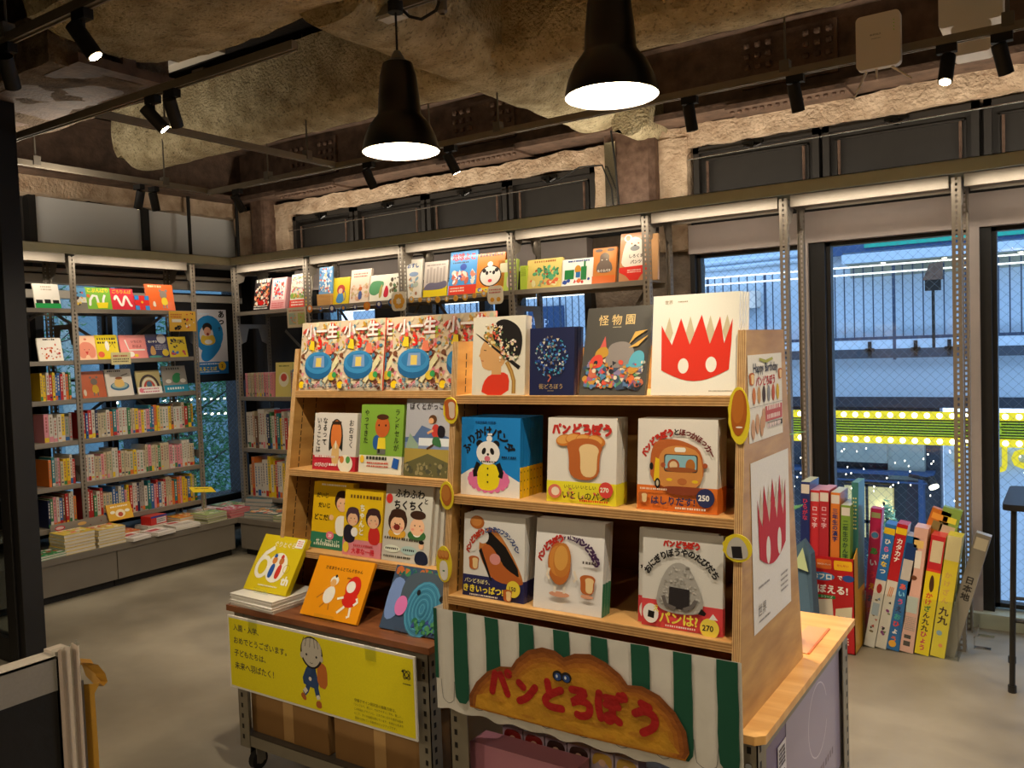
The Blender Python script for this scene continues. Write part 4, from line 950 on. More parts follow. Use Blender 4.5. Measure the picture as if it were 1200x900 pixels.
def a_bus(a):
    a.brush_arc('パンどろぼう', .52, .42, .48, 152, 102, .075, .022, 'C02A1A'); a.arc('とほっかほっカー', .52, .42, .48, 92, 30, .085, [BK]+['6A1A14']*7, bold=.075)
    a.blob([(.18, .25), (.17, .62), (.24, .76), (.42, .79), (.62, .76), (.84, .66), (.84, .25)], 'B8602A'); a.blob([(.28, .22), (.26, .56), (.36, .70), (.6, .72), (.82, .64), (.84, .24)], 'D08A44')
    a.poly([(.22, .33), (.24, .58), (.29, .56), (.29, .28)], 'E8C020'); a.ell(.19, .48, .025, .045, BK); a.ell(.27, .30, .035, .06, BK); a.ell(.27, .30, .018, .035, 'C8B89A')
    a.poly(rrect(.35, .43, .77, .62, .03), '4A3A30'); a.poly(rrect(.365, .44, .755, .61, .03), '8AB8C0'); a.ell(.47, .50, .075, .075, 'A8542A'); a.ell(.47, .50, .05, .05, 'E0C090'); a.ell(.68, .50, .06, .08, 'B06A2A'); a.ell(.56, .455, .2, .03, '9A5428')
    a.poly(rrect(.48, .645, .62, .695, .02), 'F0EAD8'); a.ell(.42, .345, .04, .018, 'E8C020'); a.ell(.74, .335, .04, .018, 'E8C020'); a.ell(.58, .33, .06, .04, 'B86A34'); a.ell(.34, .50, .03, .03, 'A8502A'); a.ell(.86, .51, .03, .03, 'A8502A')
    a.blob([(.30, .27), (.6, .28), (.88, .27), (.8, .19), (.45, .18)], '8A3E22')
    a.y -= .001; loaf(a, .09, .13, .11); a.txt('はしりだす!', .47, .115, .12, '28305A', bold=.05, wide=.55); a.ell(.87, .17, .11, .11, '28305A'); a.txt('250', .85, .17, .09, 'F4F0E8', bold=.06); a.words(.05, .225, .4, 1, 8, 'F4DCC0', .026); a.words(.5, .035, .88, 1, 9, 'F4E8D0', .028)
def a_french(a):
    bun(a, .22, .90, .12, .09, 0, 'B06428', 'C88240'); pass
    a.blob([(.22, .55), (.34, .86), (.55, .84), (.82, .55), (.99, .28), (.98, .20), (.5, .22)], 'C0783A'); a.poly([(.38, .80), (.45, .80), (.70, .64), (.90, .40), (.92, .31), (.80, .30), (.70, .38), (.60, .5), (.37, .66)], BK)
    a.blob([(.28, .55), (.36, .66), (.50, .62), (.66, .40), (.98, .28), (.98, .20), (.46, .21)], 'B8622C'); a.poly([(.26, .56), (.46, .22), (.49, .22), (.30, .6)], BK); a.ell(.53, .48, .09, .075, 'D8908A'); a.ell(.32, .74, .10, .10, 'E0DCD4'); a.ell(.16, .62, .08, .09, 'DCD8D0'); loaf(a, .18, .40, .15)
    a.brush_arc('パンどろぼう', .5, .44, .44, 162, 115, .07, .022, 'B83A20'); a.arc('となぞのフランスパン', .5, .44, .44, 105, 26, .08, ['28407A'], bold=.075)
    a.y -= .001; a.txt('パンどろぼう、', .26, .195, .07, 'F2E8A0', bold=.03, wide=.42); a.txt('ききいっぱつ!', .36, .105, .11, 'F2DC40', bold=.06, wide=.66); a.ell(.85, .16, .11, .11, 'E8D040'); a.txt('150', .84, .16, .08, '4A2A30', bold=.05); loaf(a, .76, .07, .13); a.words(.14, .02, .6, 1, 3, 'E8E0D0', .025)
def a_potato(a):
    a.brush_arc('パンどろぼう', .5, .42, .45, 158, 106, .08, .024, 'B82A20'); a.arc('vsにせ', .5, .42, .45, 98, 78, .075, ['402048'], bold=.07); a.brush_arc('パンどろぼう', .5, .42, .45, 70, 22, .08, .024, '402048')
    bun(a, .38, .52, .17, .27, 3, 'B8682C', 'CC8438'); bun(a, .42, .56, .13, .22, -3, 'C07830', 'D49A48'); a.line([(.24, .46), (.21, .38), (.25, .34)], .035, 'E8D8C0'); a.line([(.60, .46), (.64, .38), (.60, .34)], .035, 'E8D8C0')
    a.ell(.40, .185, .15, .035, 'D89A78'); a.line([(.33, .27), (.33, .20)], .035, 'E8DCC8'); a.line([(.47, .27), (.47, .20)], .035, 'E8DCC8'); a.ell(.80, .20, .09, .025, 'D89A78'); loaf(a, .80, .32, .19); a.words(.72, .55, .95, 1, 1, '5A5048', .04, 1)
def a_onigiri(a):
    a.brush([(c_, .30+.078*i, .875, 0) for i, c_ in enumerate('パンどろぼう')], .07, .021, 'C02A20'); a.arc('おにぎりぼうやのたびだち', .5, .36, .50, 148, 34, .098, BK, bold=.075)
    a.blob([(.18, .22), (.22, .45), (.36, .68), (.56, .70), (.72, .48), (.80, .22), (.6, .17), (.35, .17)], 'A8A49C')
    R = random.Random(8)
    for i in range(130):
        x, y = R.uniform(.22, .76), R.uniform(.2, .66)
        if abs(x-.49) < .30*(1-(y-.2)*1.3): a.ell(x, y, .018, .010, R.choice(['C4C0B8', '98948C', 'B8B4AC']), R.uniform(0, 180), n=7)
    a.poly([(.35, .22), (.36, .44), (.61, .43), (.61, .22)], '2A2628'); a.line([(.28, .34), (.32, .25), (.44, .22)], .045, '6A6460'); a.line([(.69, .33), (.64, .26), (.54, .22)], .045, '6A6460')
    a.y -= .001; a.ell(.13, .14, .1, .115, 'F0ECE4'); a.poly([(.09, .10), (.10, .17), (.18, .16), (.17, .09)], BK); a.txt('え', .20, .20, .09, 'F0DC50', bold=.04); a.txt('パンは?', .48, .12, .15, 'F2E050', bold=.05, wide=.48); a.ell(.86, .075, .115, .115, 'F0D850'); a.txt('270', .84, .075, .09, '3A2A20', bold=.05); a.poly([(.85, .165), (.9, .225), (.96, .165)], 'F0ECE4'); a.words(.32, .03, .7, 1, 4, 'F4E0D8', .026); a.poly([(.72, .2), (.76, .26), (.82, .22), (.8, .19)], BK)
def a_mag(a):
    a.scatter(120, 21, ['D85A40', 'C8A850', 'E8D8B0', '7A4A30', '5A8A60', 'D88A90', 'A8B8B0', 'E8C060'], 0, 0, 1, 1, (.03, .07)); a.scatter(120, 23, ['D84A38', 'C89838', 'EAD8C0', '6A3A28', 'D89080', 'B8C0A8', '4A7A90'], 0, 0, 1, 1, (.02, .045))
    a.txt('小一生', .5, .86, .25, 'D02A20', bold=.14, wide=.8); a.txt('小一生', .5, .86, .25, 'EEE8E0', bold=.06, wide=.78); a.txt('3', .48, .67, .16, 'E02418', bold=.07, wide=.1); a.txt('5', .9, .80, .1, '8ABF30', bold=.05, wide=.06)
    a.poly([(.22, .6), (.26, .72), (.34, .72), (.36, .58)], 'E8C828'); a.poly([(.62, .52), (.64, .66), (.74, .66), (.78, .52)], 'E07A5A')
    a.poly([(.90, .50), (.96, .42), (.66, .10), (.6, .14)], 'D8D0A0'); a.ell(.47, .32, .32, .19, '24608E'); a.rect(.15, .32, .79, .40, '24608E'); a.ell(.47, .40, .32, .19, '3A86B8'); a.ell(.47, .41, .25, .13, '2E74A6')
    a.poly([(.34, .33), (.36, .50), (.60, .50), (.62, .33)], '7A98C0'); a.rect(.41, .34, .54, .47, 'DCC060'); a.ell(.80, .2, .08, .07, 'D8B838'); a.ell(.86, .22, .05, .05, '3A9A50'); a.ell(.09, .08, .07, .06, 'F0C818')
    a.txt('おそうじタイムマシン', .54, .065, .1, 'F0ECE4', bold=.10, wide=.84); a.txt('おそうじタイムマシン', .54, .065, .1, '1A3A48', bold=.03, wide=.83)
def a_oface(a):
    a.blob([(.36, .30), (.38, .8), (.52, .93), (.68, .8), (.70, .30), (.64, .4), (.44, .4)], '2A2A24'); a.ell(.53, .60, .125, .27, 'D87838'); a.rect(.42, .80, .64, .86, '3A2A1E'); a.ell(.53, .28, .09, .2, 'D8B070'); a.ell(.53, .45, .02, .07, 'E8DCC8')
    a.vtxt('おおきく', .88, .90, .12, BK); a.vtxt('なるって', .26, .93, .12, BK); a.vtxt('いうことは', .12, .93, .12, BK)
    a.y -= .001; a.words(.05, .22, .55, 1, 2, 'E8D8D0', .04); a.txt('のびのび', .22, .09, .1, 'F0E4DC', bold=.05, wide=.32); a.words(.4, .08, .62, 1, 2, 'F0E4DC', .05); a.ell(.78, .13, .17, .15, 'E8E0C8'); a.ell(.70, .2, .05, .06, 'D88038'); a.ell(.84, .2, .05, .06, '5A9A4A')
def a_green(a):
    a.vtxt('ランドセルが', .86, .94, .12, BK); a.vtxt('やってきた', .14, .93, .12, BK); a.ell(.52, .68, .17, .19, 'C0602A'); a.ell(.52, .82, .14, .05, '4A2A18'); a.ell(.44, .70, .02, .02, BK); a.ell(.60, .70, .02, .02, BK); a.ell(.40, .45, .09, .13, '2A5A9A'); a.poly([(.42, .36), (.44, .52), (.60, .52), (.62, .36)], 'E8D030'); a.rect(.42, .28, .62, .36, '6A6A60'); a.rect(.44, .3, .49, .36, BK)
    a.y -= .001; a.words(.18, .20, .7, 1, 5, '3A3A30', .07); a.words(.2, .14, .72, 2, 6, 'C84A30', .035); a.poly([(.78, .10), (.82, .24), (.95, .22), (.92, .08)], '2A5AA8'); a.ell(.08, .2, .05, .07, 'F0C030')
def a_run(a):
    a.rect(0, 0, 1, .5, '7A8AA8'); a.poly([(0, .5), (.2, .52), (.35, .66), (.6, .6), (1, .5), (1, .44), (0, .44)], '52688E'); a.rect(.3, .40, .98, .5, 'D4D8D8'); a.poly([(.02, .36), (.1, .56), (.3, .4), (.28, .34)], '8AA088'); a.rect(0, .0, 1, .36, 'A08A40'); a.poly([(0, .16), (.5, .3), (1, .18), (1, 0), (0, 0)], '5E5A38'); a.scatter(40, 3, ['4A4A38', '8A8058'], 0, 0, 1, .2, (.02, .05))
    a.txt('ぼくとがっこう', .5, .91, .1, '3A3434', bold=.02, wide=.84); a.ell(.58, .74, .085, .075, '5A3A20'); a.ell(.55, .72, .055, .05, 'D8A070'); a.blob([(.56, .52), (.58, .68), (.72, .68), (.74, .50)], 'B83A30'); a.blob([(.68, .52), (.7, .68), (.86, .64), (.84, .5)], '1E1A20'); a.blob([(.58, .42), (.60, .52), (.74, .52), (.80, .38), (.70, .4)], '3A6A40'); a.line([(.60, .6), (.48, .56)], .04, 'D8A070'); a.line([(.62, .42), (.48, .36)], .035, '4A3024')
def kid(a, cx, cy, s, hair='3A241C', skin='E8B890', shirt='F0ECE0', bob=True):
    if bob: a.ell(cx, cy+s*.05, s*.62, s*.6, hair)
    a.ell(cx, cy-s*.1, s*.46, s*.42, skin); a.ell(cx, cy+s*.36, s*.5, s*.22, hair, n=14); a.ell(cx-s*.28, cy-s*.2, s*.09, s*.06, 'E8907A'); a.ell(cx+s*.28, cy-s*.2, s*.09, s*.06, 'E8907A'); a.ell(cx-s*.16, cy-s*.05, s*.04, s*.04, BK, n=8); a.ell(cx+s*.16, cy-s*.05, s*.04, s*.04, BK, n=8)
def a_y1(a):
    a.txt('だいじ', .24, .80, .12, BK, bold=.05, wide=.3); a.txt('だいじ', .30, .65, .12, BK, bold=.05, wide=.3); a.txt('どこだ?', .26, .47, .12, BK, bold=.05, wide=.38); a.words(.2, .95, .85, 1, 2, 'F2EEDC', .04)
    a.blob([(.62, .22), (.60, .52), (.94, .52), (.9, .22)], 'F0ECE0'); a.ell(.5, .48, .06, .05, 'E8B890'); a.ell(1-.04, .48, .06, .05, 'E8B890') if False else None; kid(a, .76, .72, .32); a.y -= .001
    a.ell(.5, .21, .1, .075, 'E8788A'); a.txt('20', .5, .21, .08, 'FFFFFF', bold=.04); a.txt('せんぶだいじ', .45, .11, .08, 'EAF0DC', bold=.03, wide=.6); a.words(.1, .05, .8, 1, 4, 'DCE8D0', .05)
def a_y2(a):
    a.words(.15, .88, .95, 1, 4, '6A4A20', .08); a.vtxt('ちゃんと', .48, .80, .15, 'F2EEE0', bold=.05)
    a.blob([(.02, .18), (.0, .45), (.26, .48), (.36, .2)], '2A2430'); a.ell(.3, .36, .09, .09, 'F0ECE4'); kid(a, .24, .58, .30, '4A3440'); a.blob([(.66, .2), (.68, .48), (.96, .46), (.98, .2)], 'C8302A'); kid(a, .78, .58, .32, '40282A')
    a.y -= .001; a.words(.3, .15, .8, 1, 4, 'C84A50', .05); a.txt('大事な一冊', .55, .08, .08, 'D02A3A', bold=.04, wide=.6); a.ell(.1, .12, .08, .1, 'F0D040')
def a_grey(a):
    a.txt('ふわふわ', .52, .88, .17, BK, bold=.06, wide=.62); a.txt('と', .87, .80, .1, BK, bold=.04, wide=.07); a.txt('ちくちく', .50, .73, .17, BK, bold=.06, wide=.6); a.ell(.09, .80, .07, .08, 'C8342A')
    for x, sc in ((.30, 'D8A030'), (.72, '3A6A38')): a.ell(x, .36, .19, .09, sc); a.ell(x, .38, .08, .05, 'F0ECE0'); kid(a, x, .50, .33, '3A2418', bob=(x < .5))
    a.ell(.29, .44, .07, .05, '7A2A22')
    a.y -= .0002; a.words(.04, .28, .9, 1, 3, '4A4438', .05); a.ell(.22, .16, .17, .06, 'DCE0CC'); a.ell(.58, .16, .17, .07, 'A8C0B8'); a.words(.08, .15, .36, 1, 3, BK, .04); a.words(.46, .15, .7, 1, 3, BK, .04); a.words(.05, .05, .62, 1, 3, '4A4438', .04); a.blob([(.70, 0), (.72, .16), (.88, .18), (.98, .12), (1, 0)], '1E2438'); a.ell(.83, .24, .055, .06, 'E0B48C'); a.ell(.83, .28, .055, .03, BK)
def a_sixty(a):
    a.txt('ぐりとぐら', .56, .85, .1, 'F4F0DC', bold=.02, wide=.48); a.ell(.56, .44, .23, .25, 'F4F0E0'); a.ring(.24, .42, .13, .16, .07, 'F4F0E0', 0); a.line([(.36, .78), (.2, .66), (.12, .5)], .075, 'F4F0E0'); a.txt('th', .86, .24, .16, 'F4F0E0', bold=.08, wide=.17)
    for x, c1, c2 in ((.47, '2A58A8', 'D8843A'), (.63, 'D03A2A', 'C8743A')): a.blob([(x-.06, .26), (x-.04, .5), (x+.06, .5), (x+.05, .24)], c1); a.ell(x, .56, .055, .06, c2); a.blob([(x-.06, .6), (x-.02, .70), (x+.05, .62)], c1)
    a.ring(.80, .44, .07, .07, .008, 'B09A20'); a.poly(rrect(.80, .82, .97, .98, .02), 'F4F0E8'); a.words(.83, .93, .94, 3, 2, 'D04A4A', .022); a.words(.3, .1, .75, 1, 3, 'F4F0DC', .026)
def a_orange(a):
    a.txt('だるまちゃんとてんぐちゃん', .52, .82, .07, '3A2210', bold=.04, wide=.66); a.words(.62, .68, .8, 1, 2, '8A4A10', .025)
    a.blob([(.30, .30), (.30, .45), (.42, .55), (.50, .45), (.48, .28), (.38, .22)], 'F2EEE2'); a.ell(.42, .62, .07, .06, 'F2EEE2'); a.poly([(.46, .62), (.60, .46), (.5, .57)], 'E0A050'); a.ell(.41, .58, .05, .05, 'E8B068'); a.ell(.43, .695, .02, .02, BK); a.line([(.36, .24), (.30, .16)], .02, 'C07828'); a.line([(.44, .24), (.46, .14)], .02, 'C07828'); a.line([(.3, .4), (.2, .3)], .02, 'C07828')
    a.ell(.77, .55, .125, .15, 'D8281C'); a.ell(.77, .36, .13, .1, 'D8281C'); a.ell(.73, .56, .075, .075, 'F2EEE2'); a.line([(.88, .4), (.91, .34), (.86, .28)], .035, 'F2EEE2'); a.line([(.66, .38), (.56, .34)], .03, 'F2EEE2'); a.line([(.72, .24), (.62, .12)], .035, 'F2EEE2'); a.line([(.82, .24), (.84, .10), (.80, .08)], .035, 'F2EEE2')
def a_eleph(a):
    a.scatter(50, 2, ['1E5A50', '3A7A50', 'B8602A', '2A4A6A'], 0, .82, 1, 1, (.03, .07)); a.blob([(.0, .1), (.0, .85), (.3, .75), (.25, .2)], '7088B8'); a.blob([(.22, .3), (.2, .85), (.5, .96), (.95, .9), (1, .3), (.6, .1)], '46525C')
    a.ell(.62, .38, .28, .36, '3A7E9A')
    for i in range(9): a.ring(.62, .38, .26-.028*i, .34-.035*i, .008, ('5AA0B8', '2A6680')[i % 2], n=20)
    a.ell(.27, .38, .10, .13, 'D070A8'); a.ell(.5, .62, .03, .035, '181C20'); a.ell(.88, .58, .03, .035, '181C20'); a.scatter(30, 8, ['2A6A48', '4A8A58', '3A4A8A'], .5, 0, 1, .25, (.02, .05))

# ---------------------------------------------------------------- books of the bread display
def fb(x, z, fy, d=.006):
    e = .018 if z < 1.2 else .004
    return (x*(1+e/1.95), fy(z)+d+e, z)
g1 = 'picture books on top of the bread display'
o = book('picture_book', 'white picture book of a girl in a flowered black hat, top of bread display', 'book', g1, fb(-1.352, 1.3675, fyP), .180, .222, .030, 'E6DEC8', a_girl, lean=6)
o = book('picture_book', 'small navy picture book with a tree of tiny figures, top of bread display', 'book', g1, fb(-1.176, 1.3675, fyP), .140, .183, .014, '18204A', a_navy, lean=5)
behind(o, 2, .017, 'the small navy picture book')
book('picture_book', 'dark grey picture book with a crowd of colourful monsters', 'book', g1, fb(-1.000, 1.368, fyP, .012), .190, .240, .013, '4E4A42', a_monster, lean=17)
o = book('picture_book', 'big white picture book with a red spiky crown shape', 'book', g1, fb(-.775, 1.368, fyP), .222, .250, .013, 'F0EAD8', a_crown, lean=8)
behind(o, 3, .02, 'the big white red-crown picture book')
g2 = 'picture books on the middle shelf of the bread display'
o = book('picture_book', 'blue picture book with a panda in a yellow top', 'book', g2, fb(-1.367, 1.0825, fyP), .203, .222, .016, '1E86D0', a_panda, lean=5, edge='1E86D0')
for s_ in [o]:
    m = MB(); m.box(.1016, 0, 0, .1020, .016, .085, 'F0C010'); [m.box(.1018, .004, zz, .1024, .007, zz+.004, '3A2A10') for zz in (.02, .045, .07)]; m.build('spine_foot', 'print', o, local=True)
behind(o, 6, .0172, 'the blue panda picture book')
o = book('picture_book', 'cream picture book of a loaf with a yellow paper band', 'book', g2, fb(-1.077, 1.0825, fyP), .207, .226, .015, 'E4DDD0', a_loafcover, lean=6, band=(.057, 'E8DC30'))
behind(o, 3, .016, 'the yellow-banded loaf picture book')
o = book('picture_book', 'cream picture book of a bread-shaped bus with an orange band', 'book', g2, fb(-.812, 1.0825, fyP), .209, .228, .015, 'E2DACC', a_bus, lean=6, band=(.062, 'E07428'))
behind(o, 3, .016, 'the orange-banded bus picture book')
g3 = 'picture books on the lowest shelf of the bread display'
o = book('picture_book', 'white picture book of a long dark-filled roll with a navy band', 'book', g3, fb(-1.345, .8005, fyP), .207, .232, .014, 'DEDAD2', a_french, lean=6, band=(.06, '2A2A58'))
behind(o, 5, .0152, 'the navy-banded long roll picture book')
o = book('picture_book', 'white picture book of a tall brown bun, spine with green foot', 'book', g3, fb(-1.107, .8005, fyP, .002), .207, .238, .014, 'E2DED8', a_potato, lean=9)
m = MB(); m.box(.1036, 0, 0, .1040, .014, .085, '3A7A5A'); m.build('spine_foot', 'print', o, local=True); behind(o, 2, .0155, 'the white tall bun picture book')
o = book('picture_book', 'white picture book of a grey rice ball with a red band', 'book', g3, fb(-.792, .8005, fyP), .207, .236, .014, 'D8D4CA', a_onigiri, lean=6, band=(.066, 'D8484A'))
behind(o, 1, .017, 'the red-banded rice ball picture book', dx=-.018, skip=())

# ---------------------------------------------------------------- books of the left display
g4 = 'magazines on top of the left display'
MC = 'D8C4A4'
o = book('magazine', 'crowded red and yellow magazine with a blue tub, leftmost on the left display', 'magazine', g4, fb(-2.295, 1.3675, fyL), .215, .252, .008, MC, a_mag, lean=8, edge='D8301C', soft=True)
c = copy_tree(o, fb(-2.085, 1.3675, fyL, -.006), 'crowded magazine with a blue tub, second from left on the left display')
c = copy_tree(o, fb(-2.035, 1.3675, fyL, .012), 'crowded magazine mostly hidden behind the second one on the left display')
c = copy_tree(o, fb(-1.835, 1.3675, fyL, -.002), 'crowded magazine with a blue tub, right of the narrow gap')
c = copy_tree(o, fb(-1.625, 1.3675, fyL, -.002), 'crowded magazine half hidden by the bread display post')
for k in range(3): copy_tree(o, fb(-2.29, 1.3675, fyL, .012+.011*k), 'copy of the crowded magazine, %s behind the leftmost one' % ('first', 'second', 'third')[k], skip=('cover_print',))
g5 = 'picture books on the upper shelf of the left display'
o = book('picture_book', 'white picture book with a long orange face and red band', 'book', g5, fb(-2.192, 1.0825, fyL), .212, .205, .014, 'D8D0C4', a_oface, lean=8, band=(.052, 'C02A38')); behind(o, 1, .016, 'the orange-face picture book')
o = book('picture_book', 'green picture book of a brown-faced child with a blue satchel', 'book', g5, fb(-1.972, 1.0825, fyL), .196, .238, .014, '7EA63A', a_green, lean=8, band=(.062, 'E0DCC8')); behind(o, 1, .016, 'the green satchel picture book')
o = book('picture_book', 'grey and blue picture book of a running schoolchild', 'book', g5, fb(-1.765, 1.0825, fyL), .20, .258, .012, 'A8A8AC', a_run, lean=8)
g6 = 'picture books on the lower shelf of the left display'
o = book('picture_book', 'yellow picture book of a child in a white vest with a green band', 'book', g6, fb(-2.205, .8005, fyL, .03), .196, .238, .014, 'E0B414', a_y1, lean=9, band=(.058, '2E7A5A')); behind(o, 1, .016, 'the yellow white-vest picture book')
o = book('picture_book', 'yellow picture book of two facing children with a pink band', 'book', g6, fb(-2.028, .8005, fyL, .004), .178, .224, .013, 'E4BC18', a_y2, lean=8, band=(.055, 'E08A92')); behind(o, 2, .015, 'the yellow two-children picture book')
o = book('picture_book', 'grey picture book of two laughing children with bold black title', 'book', g6, fb(-1.835, .8005, fyL, .006), .205, .258, .014, 'C2BEB0', a_grey, lean=10); behind(o, 2, .016, 'the grey laughing-children picture book', dx=.014)
# leaning books on the tabletop
def stand(x, y, z, w_, label):
    m = MB(); m.box(x-w_/2, y-.012, z, x+w_/2, y-.010, z+.022); m.box(x-w_/2, y-.012, z, x+w_/2, y+.10, z+.002); m.bar((x, y+.012, z+.002), (x, y+.095, z+.13), w_, .002); m.bar((x, y+.095, z+.13), (x, y+.12, z+.001), w_*.6, .002)
    tag(m.build('book_stand', 'acrylic'), label, 'book stand', 'clear book stands on the left table')
g7 = 'picture books leaning on the dark tabletop'
book('picture_book', 'yellow sixtieth-anniversary picture book leaning on a white book stack', 'book', g7, (-2.405, 1.965, .662), .222, .21, .020, 'DCC41C', a_sixty, lean=33, edge='C8B010', pages='F0ECE0')
stand(-2.405, 1.962, .658, .07, 'clear stand holding the yellow anniversary book')
book('picture_book', 'orange picture book with a white bird-nosed figure and a red round one', 'book', g7, (-2.07, 1.945, .622), .262, .205, .012, 'EE9A10', a_orange, lean=30)
stand(-2.07, 1.942, .618, .09, 'clear stand holding the orange book')
book('picture_book', 'dark blue picture book with a swirling elephant face', 'book', g7, (-1.735, 1.965, .622), .245, .205, .010, '3A4A60', a_eleph, lean=29)
stand(-1.735, 1.962, .618, .09, 'clear stand holding the elephant book')

def flat(n, x, y, z, w_, d, t, cover, edge, what, group, rot=0, art=None, cat='book', jit=.006, name='flat_book'):
    """n books lying in a pile, each its own thing; the top one printed"""
    R = random.Random(int(abs(x*971+y*313)*10)); B = None; ords = ['topmost', 'second', 'third', 'fourth', 'fifth', 'sixth', 'seventh']
    for i in range(n):
        zz = z+i*t; k = n-1-i
        lb = ('%s, %s in its pile' % (what, ords[k])) if n > 1 else what
        if i < n-1 and B is not None and B[1] != 'top':
            c = copy_tree(B[0], (x+R.uniform(-jit, jit), y+R.uniform(-jit, jit), zz), lb); c.rotation_euler[2] = rot+R.uniform(-.03, .03); continue
        o = thing(name, lb, cat, (x, y, zz), group, (0, 0, rot+(R.uniform(-.03, .03) if n > 1 else 0)))
        m = MB(); m.box(-w_/2, -d/2, 0, w_/2, d/2, .0015, cover); m.box(-w_/2, -d/2, t-.002, w_/2, d/2, t-.0005, cover); m.box(-w_/2, d/2-.001, .0015, w_/2, d/2, t-.002, cover); m.build('cover', 'print', o, local=True)
        p = MB(); p.box(-w_/2+.002, -d/2+.002, .0015, w_/2-.002, d/2-.001, t-.002, edge); p.build('pages', 'paper', o, local=True)
        if i == n-1 and art:
            a = Art(w_, d); art(a); a.mb.v = [(p_[0], p_[2]-d/2, t-.0005-p_[1]) for p_ in a.mb.v]; a.mb.build('cover_print', 'print', o, local=True)
        B = (o, 'top' if i == n-1 else 'plain')
flat(4, -2.40, 2.005, ZL, .235, .20, .0105, 'EEEAE0', 'F2EEE4', 'white-covered book under the yellow anniversary book', 'white books piled on the dark tabletop', rot=-.05)

# yellow sign board hung on the table front
o = thing('sign_board', 'yellow hanging sign board with a cartoon schoolchild and Japanese greeting', 'sign', (-2.068, 1.878, .335))
bw, bh = .862, .257
m = MB(); m.box(-bw/2, 0, 0, bw/2, .006, bh, 'E8E4DA'); m.build('board', 'print', o, local=True)
a = Art(bw, bh); a.rect(.008, .03, .992, .97, 'ECDC0E')
for t_, y_, wd in (('入園・入学、', .85, .155), ('おめでとうございます。', .675, .315), ('子どもたちは、', .50, .19), ('未来へ羽ばたく！', .325, .235)):
    a.txt(t_, .035+wd/2, y_, .05, '4A4430', bold=.03, wide=wd)
q = .298
for x0_, x1_, z_ in ((.455, .47, .1), (.56, .575, .1)): pass
a.line([(.475, .40), (.455, .25), (.44, .2)], .022, '2E4A78'); a.line([(.455, .27), (.440, .22)], .018, 'E8E0D0'); a.line([(.50, .40), (.515, .2)], .024, '2E4A78'); a.line([(.513, .22), (.518, .17)], .018, 'E8E0D0')
a.blob([(.418, .17), (.435, .22), (.455, .14), (.44, .1)], 'B8622A', 1); a.blob([(.503, .14), (.53, .16), (.535, .06), (.503, .06)], 'B8622A', 1)
a.blob([(.425, .34), (.465, .60), (.50, .62), (.53, .3), (.48, .30)], '2E4A78', 1); a.blob([(.515, .34), (.515, .62), (.545, .66), (.57, .60), (.568, .32)], 'C8702A', 1); a.line([(.50, .56), (.49, .46), (.475, .42)], .02, '24406C'); a.ell(.476, .41, .008, .008, 'E8DCC8')
a.ell(.489, .755, .060, .062, BK); a.blob([(.435, .74), (.45, .62), (.485, .56), (.52, .60), (.545, .74), (.54, .9), (.49, .955), (.44, .9)], 'C8C0B0'); a.ell(.436, .70, .009, .012, 'C8C0B0'); a.ell(.541, .70, .009, .012, 'C8C0B0')
for x_ in (.45, .465, .485, .505, .52): a.line([(x_, .94), (x_-.004+(x_-.485)*.3, .82)], .0025, '3A3228')
a.ell(.462, .72, .005, .005, BK, n=8); a.ell(.515, .71, .005, .005, BK, n=8); a.line([(.48, .625), (.487, .615), (.495, .625)], .002, BK)
for k in range(5): a.txt(('伊藤デザイン研究室の編集方針は、', '「シンプルで、美しい、わかりやすい」から、美しい…', 'この作品もデザインに、さまざまに広がる豊かな絵本', 'として、多くの出版を読んでいます。未来から先まで', '読みつがれている絵本のピックアップです。')[k], .705+(.10, .115, .115, .115, .10)[k], .30-k*.055, .01, '4A4010', bold=0, wide=(.2, .235, .235, .235, .2)[k])
for r_ in (35, -35): a.ring(.962, .77, .020, .008, .002, BK, r_, n=14); a.ring(.962, .77, .020, .008, .002, BK, r_+90, n=14)
a.poly([(.938, .80), (.947, .83), (.95, .78)], BK); a.words(.945, .65, .98, 1, 3, BK, .006)
a.mb.build('board_print', 'paper', o, local=True)
for x_ in (-.295, .255):
    c = MB(); c.box(x_-.022, -.004, .215, x_+.022, -.002, .262); c.box(x_-.022, -.004, .26, x_+.022, .02, .262); c.box(x_-.022, .018, .24, x_+.022, .02, .262); c.build('clip', 'acrylic', o, local=True)

# cartons on the lower shelves
for x0, x1, z1, lb in ((-2.49, -2.10, .36, 'brown cardboard carton under the yellow sign, left one'), (-2.07, -1.66, .37, 'brown cardboard carton under the yellow sign, right one')):
    m = MB(); m.box(x0, 1.955, .146, x1, 2.5, z1); o = m.build('carton', 'cardboard', bevel=.003); tag(o, lb, 'box', 'cartons under the left table')
    t_ = MB(); t_.box((x0+x1)/2-.025, 1.9545, .15, (x0+x1)/2+.025, 1.955, z1-.002, 'B89058'); t_.build('tape', 'print', o)
o = thing('gift_box', 'pink gift box under the striped valance', 'box', (-1.30, 2.1, .146))
m = MB(); m.prism([(-1.475, .146), (-1.125, .146), (-1.125, .36), (-1.475, .36)], 1.92, 2.0, 'C8889A'); m.build('body', 'print', o, bevel=.003)
a = Art(.35, .19); a.words(.3, .6, .5, 1, 2, 'D8B890', .05); pr = a.mb.build('box_print', 'print', o, local=True); pr.location = Vector((-1.30, 1.92, .146))-WL[o.name]
hair = (('8A1E1A', 'A82A28', '4A8A90'), ('8A1E1A', 'A82A28', '4A8A90'), ('3A2018', '5A3424', 'A8A030'), ('3A2018', '5A3424', 'A8A030'), ('C8A040', 'E0C060', '6A90C8'), ('C8A040', 'E0C060', '6A90C8'))
